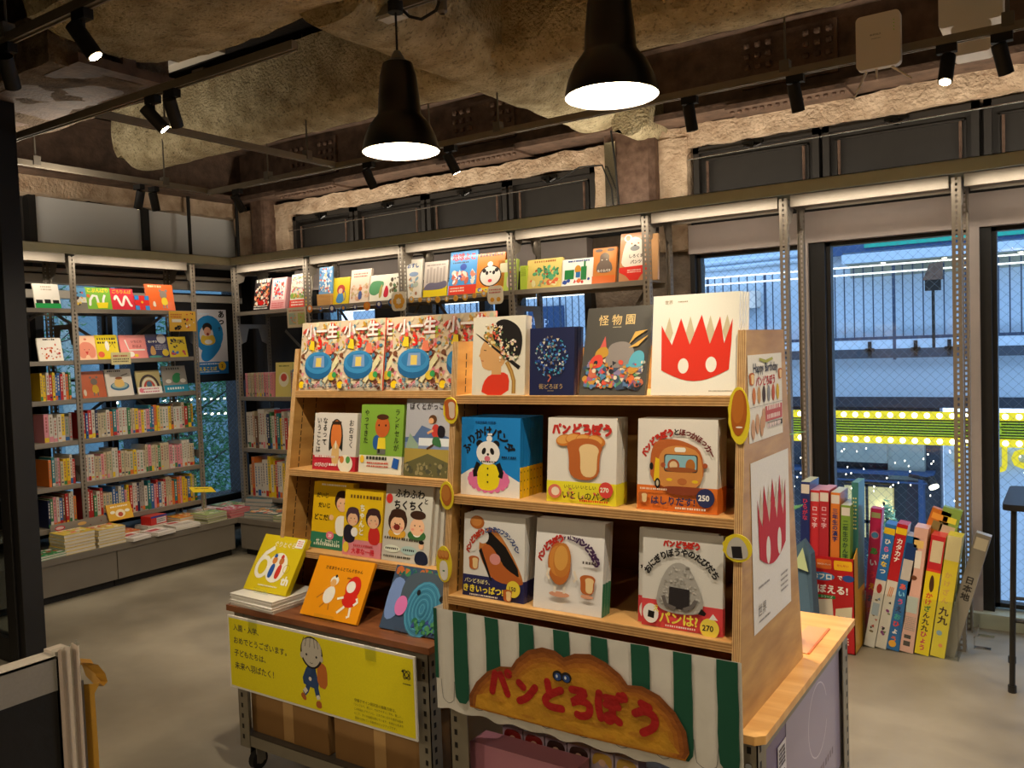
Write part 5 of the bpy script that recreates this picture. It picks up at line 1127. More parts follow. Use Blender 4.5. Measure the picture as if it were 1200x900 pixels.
for i, (h1, h2, dr) in enumerate(hair):
    x = -1.385+i*.074
    o = thing('doll_box', 'small lilac doll box behind the pink gift box, %s from left' % ('first', 'second', 'third', 'fourth', 'fifth', 'sixth')[i], 'box', (x, 2.01, .146), 'small lilac boxes under the striped valance')
    m = MB(); m.box(-.035, 0, 0, .035, .05, .235, 'B8A8B8'); m.build('body', 'print', o, local=True)
    a = Art(.07, .235); a.blob([(.05, .8), (.1, .97), (.5, .99), (.95, .96), (.9, .8), (.6, .9), (.4, .9)], h1); a.ell(.5, .87, .16, .14, 'E0B8A0'); a.blob([(.35, .45), (.4, .8), (.62, .8), (.66, .45)], dr); a.mb.build('box_print', 'print', o, local=True)
# big lilac carton seen through the table's right side
o = thing('poster_box', 'large lilac carton on the lower shelf at the right side of the bread table', 'box', (-.68, 2.35, .146))
m = MB(); m.box(-.76, 1.93, .146, -.625, 2.73, .555, '6A5A80'); m.build('body', 'print', o, bevel=.003)
a = Art(.58, .40); a.rect(.0, .0, 1, .97, '9A90A4'); a.ring(.55, .62, .18, .18, .006, 'D0C8D0', n=26, a0=20, a1=340); a.words(.2, .2, .85, 1, 4, '6A5A6A', .045, 1.2); a.mb.M = None
pr = a.mb.build('box_print', 'print', o, local=True); pr.rotation_euler = (0, 0, PI/2); pr.location = Vector((-.6245, 2.43, .15))-WL[o.name]
for y_, z_, w_, h_, lb in ((2.10, .37, .07, .11, 'upper'), (1.985, .24, .10, .16, 'lower')):
    o = thing('label_card', '%s small white label card taped to the lilac carton' % lb, 'card', (-.6225, y_, z_))
    o.rotation_euler = (0, 0, PI/2)
    m = MB(); m.box(-w_/2, 0, 0, w_/2, .001, h_, 'DCD6D8'); m.build('sheet', 'paper', o, local=True)
    a = Art(w_, h_); a.words(.12, .85, .9, 5, 3, '4A4048', .12, 1.2); a.ell(.3, .3, .12, .12, 'B84A50'); a.ell(.68, .28, .12, .14, '3A3440'); a.mb.build('sheet_print', 'paper', o, local=True)

# ---------------------------------------------------------------- striped valance and bread sign
o = thing('striped_valance', 'white cloth valance with green stripes hanging below the bread books', 'cloth', (-1.07, 1.826, .49))
vw, vh = .885, .285
wave = lambda x: .0016*math.sin(x*37)+.0012*math.sin(x*91+1)
m = MB(); nx = 90; nz = 6
for i in range(nx+1):
    for j in range(nz+1):
        x = -vw/2+vw*i/nx; zz = vh*j/nz+(.004*math.sin(x*60) if j == 0 else 0); m.v.append((x, wave(x)*(1.2-j/nz), zz))
for i in range(nx):
    for j in range(nz): k = i*(nz+1)+j; m.f.append((k, k+nz+1, k+nz+2, k+1)); m.c.append(srgb('DCD8CC'))
k = len(m.v); m.v += [(-vw/2, 0, 0), (-vw/2+.0, .04, .02), (-vw/2, .04, vh), (-vw/2, 0, vh)]; m.f.append((k, k+1, k+2, k+3)); m.c.append(srgb('DCD8CC'))
m.sm = True; m.build('cloth', 'cloth', o, local=True)
a = Art(vw, vh, y=-.0025); G = '14523A'
cs = [(-1.42+.1086*i+1.07)/vw+.5 for i in range(8)]
for i, c_ in enumerate(cs):
    h_ = .0265+(.002 if i == 7 else 0); R = random.Random(i); L_ = [(c_-h_+R.uniform(-.002, .002), z_) for z_ in (1, .8, .6, .4, .22)]; Rr_ = [(c_+h_+R.uniform(-.002, .002), z_) for z_ in (.22, .4, .6, .8, 1)]
    a.poly(L_+[(c_-h_*.9, .15), (c_-h_*.45, .10), (c_+h_*.45, .10), (c_+h_*.9, .15)]+Rr_, G)
a.rect(0, .3, .014, 1, G); a.rect(.0, .0, .0, .0, G)
for i in range(9):
    x0_ = .022 if i == 0 else cs[i-1]+.028; x1_ = cs[i]-.028 if i < 8 else .995
    if x1_-x0_ > .02: a.line([(x0_, .3), (x0_+.003, .17)]+[(x0_+(x1_-x0_)*t_, .13-.06*math.sin(PI*t_)) for t_ in (.1, .3, .5, .7, .9)]+[(x1_-.003, .17), (x1_, .3)], .0018, '6A6A62')
a.mb.v = [(p_[0], p_[1]+wave(p_[0])*.6-.0008, p_[2]) for p_ in a.mb.v]
a.mb.build('painted_stripes', 'cloth', o, local=True)
o = thing('bread_sign', 'hand-painted bread-shaped title sign with red Japanese lettering on the valance', 'sign', (-1.072, 1.815, .512))
sw, sh = .635, .225
prof = [(.0, .03), (.0, .16), (.04, .34), (.10, .50), (.17, .60), (.225, .62), (.25, .72), (.31, .86), (.38, .93), (.44, .92), (.48, .86), (.53, .93), (.60, .96), (.67, .90), (.73, .80), (.76, .70), (.82, .72), (.89, .66), (.95, .52), (.99, .34), (1.0, .12), (.985, .04), (.5, .02)]
m = MB(); m.prism([((x_-.5)*sw, z_*sh) for x_, z_ in prof], 0, .004, 'C8801E', side='8A4A18'); m.build('board', 'paint', o, local=True)
a = Art(sw, sh)
R = random.Random(2)
for k in range(5):
    s_ = 1-k*.035; col_ = ('8A4A14', 'A05A18', 'B46C1A', 'C07C1C', 'C88A1E')[k]
    a.poly([(.5+(x_-.5)*s_, .04+(z_-.02)*(1-k*.06)) for x_, z_ in prof], col_)
a.poly([(.03, .05), (.04, .2), (.2, .36), (.45, .42), (.7, .38), (.9, .3), (.965, .1), (.5, .035)], 'CE9420')
for k in range(26): a.ell(R.uniform(.12, .88), R.uniform(.08, .45), R.uniform(.02, .06), R.uniform(.006, .014), R.choice(['C88A1E', 'D49A28', 'C48420']), R.uniform(-10, 10), n=10)
a.brush([('パ', .165, .42, 2), ('ン', .300, .38, 0), ('と', .425, .42, 0), ('ろ', .548, .41, 0), ('ぼ', .682, .43, 0), ('う', .83, .41, 0)], .112, .032, 'B0120E')
for x_ in (.452, .492): a.ell(x_, .66, .024, .022, BK); a.ell(x_, .65, .016, .015, '2A4A8A'); a.ell(x_-.004, .655, .005, .007, 'DCE4EC', n=8)
a.mb.build('painted_face', 'paint', o, local=True)

# yellow-edged bread stickers
def sticker(x, y, z, w_, h_, label, fn):
    o = thing('bread_sticker', label, 'sticker', (x, y, z), 'bread stickers on the display posts')
    pts = [(w_/2*math.cos(t*PI/12)*(1.0+.05*math.sin(3*t)), h_/2+h_/2*math.sin(t*PI/12)) for t in range(24)]
    m = MB(); m.prism(pts, 0, .003, 'E8D030'); m.build('backing', 'print', o, local=True); a = Art(w_, h_); fn(a); a.mb.build('sticker_print', 'print', o, local=True)
sticker(-1.507, fyP(1.30)-.004, 1.285, .054, .078, 'bread slice sticker at the top left post of the bread display', lambda a: loaf(a, .5, .5, .7, 'E0C8B0', 'C0622A'))
sticker(-1.507, fyP(1.04)-.004, 1.040, .050, .082, 'oval brown roll sticker on the middle of the left post', lambda a: bun(a, .5, .52, .38, .62, 0, 'B8682C', 'C88038'))
sticker(-1.507, fyP(.84)-.004, .835, .056, .105, 'sticker of a braided roll above a white bag', lambda a: (a.blob([(.25, .06), (.22, .6), (.78, .6), (.74, .06)], 'ECE6DC'), [bun(a, x_, .76, .17, .24, 0, 'C07028', 'D89048') for x_ in (.3, .5, .7)], a.rect(.42, .3, .56, .34, '3A7A50')))
sticker(-.654, fyP(1.27)-.004, 1.255, .052, .135, 'long roll sticker at the top of the right post', lambda a: (bun(a, .5, .55, .36, 1.05, -4, 'B05E20', 'C07028'), a.ell(.5, .3, .16, .04, 'F0E8DC')))
sticker(-.654, fyP(1.0)-.004, .985, .070, .066, 'rice ball sticker with dark seaweed on the right post', lambda a: (a.blob([(.1, .2), (.2, .7), (.5, .95), (.8, .7), (.9, .2), (.5, .08)], 'C4BEB4'), a.poly([(.34, .14), (.3, .55), (.64, .58), (.68, .16)], '241F22')))

# posters on the right side panel
def side_poster(label, x, y, z, w_, h_, fn, col='E4DED2'):
    o = thing('poster', label, 'poster', (x, y, z), None, (0, 0, PI/2))
    m = MB(); nz = 8; nx_ = 6
    cur = lambda u, v: -.0006*math.sin(PI*u)*math.sin(PI*v)-.001
    for i in range(nx_+1):
        for j in range(nz+1): m.v.append(((i/nx_-.5)*w_, cur(i/nx_, j/nz), j/nz*h_))
    for i in range(nx_):
        for j in range(nz): k = i*(nz+1)+j; m.f.append((k, k+nz+1, k+nz+2, k+1)); m.c.append(srgb(col))
    m.sm = True; m.build('sheet', 'paper', o, local=True); a = Art(w_, h_, y=-.0006); fn(a); a.mb.v = [(p_[0], p_[1]+cur(p_[0]/w_+.5, p_[2]/h_)-.0006, p_[2]) for p_ in a.mb.v]; a.mb.build('sheet_print', 'paper', o, local=True)
def p_birth(a):
    a.poly([(.3, .93), (.5, .89), (.72, .93), (.7, .96), (.5, .93), (.32, .96)], 'A8A850'); a.txt('Happy Birthday', .5, .83, .12, '3A3A4A', bold=.02, wide=.72); a.txt('パンどろぼう', .48, .69, .12, 'B8343A', bold=.05, wide=.56)
    loaf(a, .09, .72, .13); loaf(a, .93, .74, .12)
    for i, c_ in enumerate(('C87848', 'C89868', '4A3A38', '8A8A90', 'C05A40', 'D8B030')): a.ell(.14+i*.14, .53, .045, .075, c_)
    a.rect(0, .40, 1, .405, '8A8480'); a.rect(.45, .20, .97, .38, 'C06060'); a.rect(.50, .12, .97, .18, '3A3434'); a.words(.52, .14, .94, 1, 3, 'D8D4CC', .03); a.words(.5, .33, .92, 3, 3, 'E8D0C8', .05)
    for x_, y_ in ((.1, .15), (.22, .2), (.34, .16), (.4, .25)): a.ell(x_, y_, .05, .09, 'C89A78')
def p_crown(a):
    a.mb.M = None
    for x in (.22, .42, .62, .8): a.poly([(x-.05, .68), (x, .83), (x+.05, .68), (x, .6)], 'C8B8A4')
    a.poly([(.13, .78), (.18, .66), (.24, .60), (.30, .84), (.42, .60), (.52, .86), (.62, .60), (.72, .86), (.80, .60), (.88, .82), (.88, .6), (.86, .42)]+[(.86-.7*i/8, .42-.08*math.sin(PI*i/8)) for i in range(1, 9)], 'B82A34')
    a.ell(.38, .44, .055, .11, 'E0DAD0'); a.ell(.68, .45, .055, .11, 'E0DAD0'); a.words(.12, .25, .4, 1, 3, '8A8480', .02); a.words(.7, .22, .9, 4, 3, '8A8480', .02, 2.2); a.txt('世界', .2, .12, .1, '7A746E', bold=0, wide=.2); a.words(.12, .05, .4, 1, 3, '8A8480', .02)
side_poster('birthday event poster with bread pictures taped high on the display side', -.6445, 2.10, 1.252, .275, .21, p_birth)
side_poster('white poster with the red spiky crown on the display side', -.6445, 2.125, .79, .315, .415, p_crown, 'E0DCD6')
# orange-edged acrylic sheet behind the side panel and a leafy sprig
m = MB(); m.box(-.640, 2.42, ZP, -.634, 2.66, ZP+.005, 'E07838'); m.box(-.70, 2.42, ZP, -.640, 2.66, ZP+.003, 'D8A070'); tag(m.build('orange_edged_sheet', 'print', bevel=.001), 'acrylic sheet with an orange edge lying on the pale tabletop behind the display', 'folder')
o = thing('leafy_sprig', 'green leaf sprig just behind the display side panel', 'plant', (-.74, 2.5, ZP))
m = MB(); m.lathe([(.03, 0), (.04, .1), (.038, .1), (.0, .09)], (-.74, 2.5, ZP), 14); m.build('pot', 'pipe_brown', o)
m = MB(); m.tube([(-.74, 2.5, ZP+.09), (-.72, 2.47, 1.0), (-.69, 2.43, 1.22)], .004, 6); m.build('stem', 'leaf_out', o)
for k, (a_, z_) in enumerate(((.2, 1.22), (2.4, 1.15), (4.4, 1.08), (1.0, 1.0), (3.4, .95))):
    m = MB(); d_ = Vector((math.cos(a_), math.sin(a_), .2)); n_ = Vector((-math.sin(a_), math.cos(a_), 0)); p_ = Vector((-.70, 2.45, z_)); m.add([p_, p_+d_*.02+n_*.014, p_+d_*.045+n_*.012, p_+d_*.065, p_+d_*.045-n_*.012, p_+d_*.02-n_*.014], [(0, 1, 2, 3, 4, 5)], 'FFFFFF'); m.build('leaf', 'leaf_out', o)
# ================================================================ FACE-OUT BOOKS ON THE RACKS
def sq(col, fn=None): return (col, fn)
def A(*ops):
    def f(a):
        for op in ops: getattr(a, op[0])(*op[1:-1], **op[-1]) if isinstance(op[-1], dict) else getattr(a, op[0])(*op[1:])
    return f
def left_book(y, z, w_, h_, col, fn, label, group, lean=12, t=.012, edge=None, n=0):
    o = book('picture_book', label, 'book', group, (-5.585, y, z+.0005), w_, h_, t, col, fn, yaw=90, lean=lean, edge=edge)
    if n: behind(o, n, t+.002, label[:60].split(',')[0])
    return o
def right_book(x, z, w_, h_, col, fn, label, group, lean=10, t=.014, edge=None, n=0, band=None, y=4.447):
    o = book('picture_book', label, 'book', group, (x, y, z+.0005), w_, h_, t, col, fn, lean=lean, edge=edge, band=band)
    if n: behind(o, n, t+.002, label[:60].split(',')[0])
    return o
G = 'face-out books on the top shelf of the left rack'
left_book(2.94, 1.86, .165, .165, 'ECE6DA', A(('rect', 0, 0, 1, .2, '1E9A4A'), ('rect', .05, .2, .3, .34, BK), ('rect', .38, .2, .62, .36, BK), ('rect', .7, .2, .95, .34, BK), ('words', .3, .85, .75, 2, 3, 'B8A890', .07)), 'white book with green foot and black train, leftmost bay of top shelf', G)
left_book(3.155, 1.86, .10, .148, 'DCD8C8', A(('rect', 0, .55, 1, 1, '5A9AC8'), ('rect', 0, 0, 1, .3, '7A7468'), ('scatter', 14, 3, ['E8A030', 'D84A30', '3A2A28', 'E8C850'], .05, .1, .95, .85, (.06, .12))), 'blue and grey book beside the post on the left top shelf', G)
def a_worm(c, t, tc, pts):
    def f(a): a.line(pts, .10, 'F2EEE2'); [a.ell(p[0], p[1], .05, .05, 'F2EEE2') for p in (pts[0], pts[-1])]; a.txt(t, .5, .86, .2, tc, bold=.06, wide=.84)
    return f
sin_pts = [(.15+.7*i/24, .42+.22*math.sin(i/24*PI*3.4+.4)) for i in range(25)]
o_ = left_book(3.292, 1.86, .178, .155, '7CB838', None, 'lime green book with a white worm and yellow bucket', G)
a = Art(.178, .155); a_worm(0, 'こぶんばり', 'F0D820', [(.12, .2), (.15, .42), (.28, .62), (.42, .6), (.46, .3)])(a); a.line([(.76, .66), (.68, .45), (.66, .3)], .09, 'F2EEE2'); a.poly([(.42, .05), (.38, .3), (.86, .32), (.80, .05)], 'F0D820'); a.ell(.1, .6, .07, .07, 'D87030'); a.mb.build('cover_print', 'print', o_, local=True)
o_ = left_book(3.468, 1.86, .172, .152, 'D8283C', None, 'crimson book with a thick white wiggling worm', G)
a = Art(.172, .152); a_worm(0, 'ごろりんぱ', 'F0A820', sin_pts)(a); a.mb.build('cover_print', 'print', o_, local=True)
left_book(3.612, 1.86, .112, .105, 'E02A28', A(('rect', 0, 0, .3, .3, '2A8AD8'), ('rect', .7, 0, 1, .3, '2A8AD8'), ('rect', 0, .7, .3, 1, '2A8AD8'), ('rect', .7, .7, 1, 1, '2A8AD8'), ('ell', .5, .55, .08, .08, 'F0C020')), 'small red book with blue corner squares', G, lean=8)
left_book(3.765, 1.86, .225, .195, 'E86420', A(('ell', .62, .6, .13, .14, '8A7E74'), ('blob', [(.52, .2), (.54, .5), (.74, .5), (.76, .2)], 'E8CC28'), ('ell', .52, .76, .05, .05, '8A7E74'), ('ell', .74, .76, .05, .05, '8A7E74'), ('rect', .56, .08, .6, .22, '8A7E74'), ('rect', .68, .08, .72, .22, '8A7E74'), ('blob', [(.2, .15), (.22, .35), (.3, .35), (.32, .12)], 'E8DCC8'), ('words', .1, .88, .6, 1, 2, 'F2D8A8', .08)), 'big orange book with a grey animal in a yellow dress, top shelf', G, lean=10)
G = 'face-out books on the second shelf of the left rack'
left_book(2.94, 1.515, .158, .155, 'E6E0D4', A(('scatter', 26, 5, ['B83A28', '8A3028', 'C8602A', 'D8A090'], .05, .05, .95, .8, (.03, .06)), ('words', .25, .9, .75, 1, 2, '4A4038', .08)), 'white book strewn with small red fruits', G)
left_book(3.185, 1.515, .145, .168, 'F0C4A0', A(('blob', [(.12, .1), (.1, .5), (.3, .72), (.5, .75), (.75, .7), (.95, .45), (.9, .1), (.65, .05), (.6, .2), (.45, .2), (.4, .05)], 'E08A70'), ('poly', [(.42, .34), (.5, .2), (.58, .34)], 'C02A28'), ('ell', .5, .85, .07, .05, 'D87860'), ('ell', .4, .42, .02, .02, BK), ('ell', .62, .42, .02, .02, BK)), 'peach book with a plump pink figure', G)
left_book(3.335, 1.515, .165, .172, 'DCC41C', A(('words', .1, .8, .9, 2, 4, '3A3020', .1), ('ell', .5, .55, .09, .22, 'E4E0D4'), ('ell', .2, .2, .14, .13, 'D85A38'), ('line', [(.6, .5), (.75, .65), (.85, .45)], .02, '3A3020')), 'mustard yellow book with a white ghostly shape', G)
left_book(3.535, 1.515, .205, .170, 'E88A84', A(('line', [(.2, .8), (.3, .36), (.9, .36)], .05, 'ECE4D8'), ('txt', 'いちにの', .62, .72, .1, '8A3A34', 0, .02, .4), ('txt', 'おはよ', .62, .52, .1, '8A3A34', 0, .02, .35), ('ell', .35, .18, .13, .1, 'F0E4D8'), ('ell', .55, .12, .08, .06, 'E8C030')), 'salmon pink book with white lines and brown title', G)
left_book(3.722, 1.515, .180, .176, '22245A', A(('ell', .72, .8, .2, .2, 'C8C4C8'), ('txt', 'せいすう', .3, .68, .15, 'ECE8DC', 0, .06, .4), ('words', .4, .5, .9, 3, 3, 'B8B8C8', .05), ('blob', [(.12, .1), (.2, .5), (.34, .5), (.42, .12)], 'C89850'), ('ell', .82, .2, .15, .14, 'E8C820'), ('ell', .35, .04, .3, .05, '3A8A80')), 'navy book with a pale moon and a seated animal', G)
left_book(3.888, 1.515, .155, .155, 'E8CC14', A(('scatter', 12, 8, [BK, '3A3020'], .1, .4, .95, .95, (.04, .08)), ('scatter', 9, 9, ['D04A50', 'C83A38', '3A7AC8'], .05, .05, .95, .35, (.05, .1)), ('words', .3, .8, .85, 2, 2, BK, .06)), 'bright yellow book with black cats', G)
G = 'face-out books on the third shelf of the left rack'
left_book(3.22, 1.255, .170, .185, 'B85A34', A(('ell', .55, .6, .14, .14, '6E6258'), ('blob', [(.42, .15), (.45, .48), (.68, .48), (.72, .15)], 'C8A028'), ('ell', .42, .76, .05, .05, '6E6258'), ('ell', .68, .76, .05, .05, '6E6258'), ('rect', .46, .06, .51, .2, '6E6258'), ('rect', .62, .06, .67, .2, '6E6258'), ('ell', .12, .2, .06, .14, 'C8B8A0')), 'rust orange book with a grey animal in a yellow dress', G)
left_book(3.412, 1.255, .195, .192, 'D8D0C4', A(('ell', .5, .36, .36, .16, '3A6A8A'), ('ell', .5, .39, .3, .12, '9AB0A8'), ('blob', [(.28, .38), (.36, .66), (.62, .66), (.72, .38), (.5, .3)], 'E0B868'), ('ell', .5, .66, .14, .05, '8A4A20'), ('line', [(.6, .74), (.86, .82)], .03, '5A4A3A'), ('words', .1, .9, .6, 1, 2, '4A4440', .07)), 'pale grey book with a caramel pudding on a blue plate', G)
left_book(3.638, 1.255, .190, .172, 'B8A870', A(('ring', .5, .25, .38, .48, .09, '3A2A24', 0, 0, 180), ('ring', .5, .25, .28, .36, .08, 'D8D0B8', 0, 0, 180), ('ring', .5, .25, .2, .25, .08, 'B83A34', 0, 0, 180), ('ell', .5, .4, .11, .13, '4A6A80'), ('rect', 0, 0, 1, .3, 'E0D8D0'), ('words', .15, .18, .9, 2, 3, 'B85A70', .07), ('ell', .14, .16, .09, .09, 'D87080')), 'tan book with rainbow arches and a pale band', G)
left_book(3.855, 1.255, .200, .198, '9A9488', A(('rect', 0, 0, 1, .27, '1E8AA8'), ('txt', 'さくらももこ', .5, .12, .1, 'E0E4DC', 0, .05, .8) if False else ('words', .12, .1, .9, 1, 3, 'E0E4DC', .1), ('blob', [(.4, .34), (.38, .6), (.55, .72), (.75, .62), (.66, .34)], '2A8A4A'), ('ell', .62, .66, .13, .07, '2A8A4A'), ('ell', .22, .42, .12, .08, 'E0DCD0'), ('ell', .82, .42, .12, .08, 'E0DCD0'), ('words', .2, .86, .8, 1, 4, '3A3A34', .09)), 'grey book with a green crocodile and teal foot', G)
# shelf-edge cards
def card(ax, u, z, w_, h_, col, fn, label, group=None, tilt=0):
    loc = (-5.548, u, z) if ax == 'x' else (u, 4.388, z)
    o = thing('shelf_card', label, 'card', loc, group, (math.radians(tilt), 0, PI/2 if ax == 'x' else 0))
    m = MB(); m.box(-w_/2, 0, 0, w_/2, .0012, h_, col); m.build('sheet', 'paper', o, local=True); a = Art(w_, h_); fn(a); a.mb.build('sheet_print', 'paper', o, local=True)
card('x', 3.905, 1.705, .225, .150, 'DCAA3A', lambda a: (a.scatter(14, 3, [BK, '3A2A1A', 'C83A30', 'E8E0D0'], .5, .1, .98, .95, (.02, .05)), a.words(.06, .8, .5, 2, 3, 'C05A28', .05), a.rect(.1, .45, .45, .6, 'E8E0D0'), a.scatter(8, 5, [BK], .1, .05, .5, .35, (.03, .06))), 'yellow promotional card with animals hung on the left rack')
card('x', 3.40, 1.475, .145, .085, 'D0C490', lambda a: (a.words(.1, .65, .9, 1, 2, 'B04A38', .09), a.words(.1, .4, .9, 2, 3, '4A4438', .07)), 'small cream handwritten card on the second left shelf')
card('y', -4.85, 1.705, .205, .150, 'C8B898', lambda a: (a.rect(.08, .15, .44, .72, '9AA890'), a.rect(.56, .15, .92, .72, 'A8B060'), a.words(.1, .82, .9, 1, 2, 'C05A50', .05), a.scatter(14, 3, ['D06A60', 'C8A060'], .1, .15, .95, .75, (.03, .05))), 'cream card with two picture panels under the window rack')
G = 'face-out books on the top shelf of the window rack'
Z = 1.855
right_book(-5.32, Z, .185, .255, '2A2020', lambda a: (a.scatter(90, 31, ['D8C8B0', 'C83A28', 'E8E0D0', 'D8884A', 'A83828', 'E8B088'], 0, .1, 1, .98, (.04, .09)), a.words(.1, .88, .9, 1, 1, 'F0E8D8', .16), a.ell(.5, .24, .2, .1, 'C81E18'), a.words(.05, .12, .95, 2, 2, 'ECE6DC', .06)), 'black book crowded with small faces, first on the window rack', G)
right_book(-5.130, Z, .170, .250, 'E8A8A8', lambda a: (a.rect(.08, .3, .92, .95, 'ECE4DC'), a.scatter(40, 33, ['D83A48', '4AA8C8', 'E8A0B0', 'D84A30'], .1, .3, .9, .95, (.05, .1)), a.words(.1, .18, .9, 3, 3, 'D85A60', .06)), 'pink and white book with red and blue shapes', G, t=.02, n=2)
right_book(-4.885, Z, .215, .262, 'E4DCC8', lambda a: (a.scatter(90, 35, ['D85A48', '7AA8C0', 'E0B850', '8AB070', 'D890A0'], 0, .3, 1, 1, (.03, .05)), a.ell(.5, .72, .3, .16, 'EAE2D4'), a.txt('かぞくで', .5, .74, .2, 'D0483A', bold=.05, wide=.5), a.scatter(30, 36, ['7AA040', 'A8B850', 'D0A040'], 0, .25, 1, .48, (.04, .09)), a.rect(0, 0, 1, .24, 'D83A28'), a.words(.1, .15, .7, 2, 3, 'F0E0D0', .06), a.rect(.8, 0, 1, .3, 'E8C820')), 'pale book of tiny figures with a red band', G, t=.02)
m = MB(); m.box(-4.67, 4.43, Z, -4.53, 4.53, 1.94, 'C8A060'); tag(m.build('wooden_riser', 'plywood'), 'small wooden block raising a book on the window rack', 'block')
right_book(-4.60, 1.94, .135, .20, '6AA0D0', lambda a: a.scatter(60, 37, ['E8E0D8', 'D86A58', '3A6AA8', 'E8C8A0', 'F0F0F0'], 0, 0, 1, 1, (.05, .11)), 'light blue busy book raised on the wooden block', G, lean=6)
right_book(-4.455, Z, .165, .200, 'DCC020', lambda a: (a.ell(.5, .55, .24, .22, 'B84030'), a.blob([(.2, .05), (.3, .4), (.6, .5), (.75, .05)], '4A8AC0'), a.ell(.48, .5, .13, .12, 'E8B890'), a.ring(.62, .3, .18, .24, .03, '2A5A98', 0, -60, 90)), 'yellow book with a red-haired child', G)
right_book(-4.265, Z, .195, .245, 'E4D0BC', lambda a: (a.words(.15, .85, .85, 2, 3, 'B0584A', .06), a.scatter(30, 41, ['D8A888', 'C89878', 'E0C0A0', 'C8B080'], 0, 0, 1, .6, (.05, .1)), a.blob([(.42, .1), (.44, .35), (.6, .35), (.62, .1)], '4A5A90'), a.ell(.52, .42, .09, .08, 'C86A3A')), 'pale pink book with a small figure in blue', G, t=.022)
right_book(-4.035, Z, .290, .190, 'ECE6D4', lambda a: (a.blob([(0, .3), (.05, .75), (.3, .8), (.55, .7), (.3, .2)], '5A9A68'), a.blob([(.48, .15), (.52, .45), (.58, .62), (.66, .4), (.64, .12)], 'C8203A'), a.scatter(16, 43, ['7A6A4A', '5A7A50', '4A3A2A'], .65, .2, .98, .9, (.03, .06)), a.blob([(.34, .1), (.36, .5), (.46, .7), (.44, .15)], 'B8A860')), 'wide cream book with a green cloak and a red dress', G, t=.02)
right_book(-3.80, Z, .205, .275, 'E4DCCC', lambda a: (a.scatter(20, 45, ['8AA8B8', 'C8B078', 'A87858', 'B8C0B0'], .05, .05, .95, .6, (.05, .12)), a.txt('おすし', .6, .84, .15, '3A5A98', bold=.06, wide=.5), a.ell(.65, .62, .2, .08, '8AA0C0')), 'cream book with blue title half hidden by the second post', G, t=.018)
right_book(-3.575, Z, .20, .245, 'C8BCB0', lambda a: ([a.rect(.1+.14*i, .4, .2+.14*i, .8+.04*(i % 2), 'A89C94') for i in range(6)], a.blob([(0, .25), (.2, .42), (.6, .38), (1, .46), (1, .2), (0, .2)], '6A6478'), a.words(.1, .88, .9, 1, 2, '7A6E68', .05)), 'greyish book of tall houses with a yellow band', G, band=(.07, 'E4C81C'))
right_book(-3.345, Z, .225, .295, '4A98D8', lambda a: (a.txt('地球よこ', .5, .86, .16, 'D0283A', bold=.08, wide=.85), a.words(.1, .72, .7, 1, 3, BK, .05), a.ell(.5, .63, .12, .1, '2A4AA8'), a.scatter(30, 47, ['D8846A', '2A4AA8', 'E8D8C8', 'C86A58', 'F0F0F0'], 0, .22, 1, .6, (.06, .12)), a.rect(0, 0, 1, .22, 'E0402A'), a.words(.06, .14, .6, 2, 3, 'F0E0C8', .05)), 'tall sky-blue book with a red title and red band', G)
def a_opanda(a):
    a.ell(.5, .42, .40, .32, '3A2A20'); a.ell(.5, .42, .36, .29, 'ECE4D8'); [a.ell(x_, .56, .07, .06, BK) for x_ in (.28, .72)]; a.ell(.5, .52, .04, .03, BK); a.ell(.38, .5, .05, .06, BK); a.ell(.62, .5, .05, .06, BK); a.ell(.5, .30, .07, .05, 'D8384A'); a.ell(.48, .72, .1, .08, 'F0E8E0'); a.words(.1, .92, .9, 1, 3, '5A2A18', .1); a.y -= .0012; a.scatter(12, 3, ['3A6AB8', 'D8384A', 'F0E8D0'], 0, 0, 1, .14, (.03, .06))
right_book(-3.125, Z, .22, .26, 'E88428', a_opanda, 'orange book with a big panda face', G, t=.02, band=(.035, 'E8C838'))
right_book(-2.995, Z, .14, .205, 'B8CC5A', lambda a: (a.poly(rrect(.1, .6, .6, .9, .04), 'D8D4B0'), a.blob([(.5, .1), (.52, .5), (.75, .6), (.85, .1)], 'E0C8B8'), a.ell(.68, .56, .12, .1, 'C86A48')), 'light green book partly behind the third post', G, t=.03)
right_book(-2.862, Z+.0, .05, .15, 'B8D048', lambda a: a.words(.1, .9, .9, 6, 3, '8AA030', .12), 'narrow lime box just right of the third post', G, lean=3, t=.06)
right_book(-2.715, Z, .255, .185, 'D8C06A', lambda a: (a.scatter(26, 51, ['4A9A68', '2E7A50', '5AA878'], .15, .25, .95, .8, (.04, .08)), a.scatter(14, 52, ['A83A28', '6A2A20'], .2, .4, .9, .75, (.02, .03)), a.words(.2, .88, .85, 1, 4, 'A86A30', .06), a.scatter(20, 53, ['E0D8A0', '8AB080', 'D86A40'], 0, 0, 1, .35, (.04, .08))), 'yellow-green book of crocodiles and fruit', G)
right_book(-2.485, Z, .215, .165, 'E8E4DC', lambda a: (a.rect(.1, .25, .4, .6, '1E7A3A'), a.rect(.62, .2, .8, .7, '1E7A3A'), a.rect(.7, .6, .76, .9, '1E7A3A'), a.ell(.52, .6, .1, .12, 'C88A28'), a.rect(.46, .3, .6, .5, '2A6AA8'), a.scatter(10, 55, ['C83A38', '2A4A98', 'D86A30'], .02, .02, .98, .3, (.04, .07)), a.words(.2, .88, .9, 1, 2, '2A4A88', .06)), 'white book with a green toy train', G)
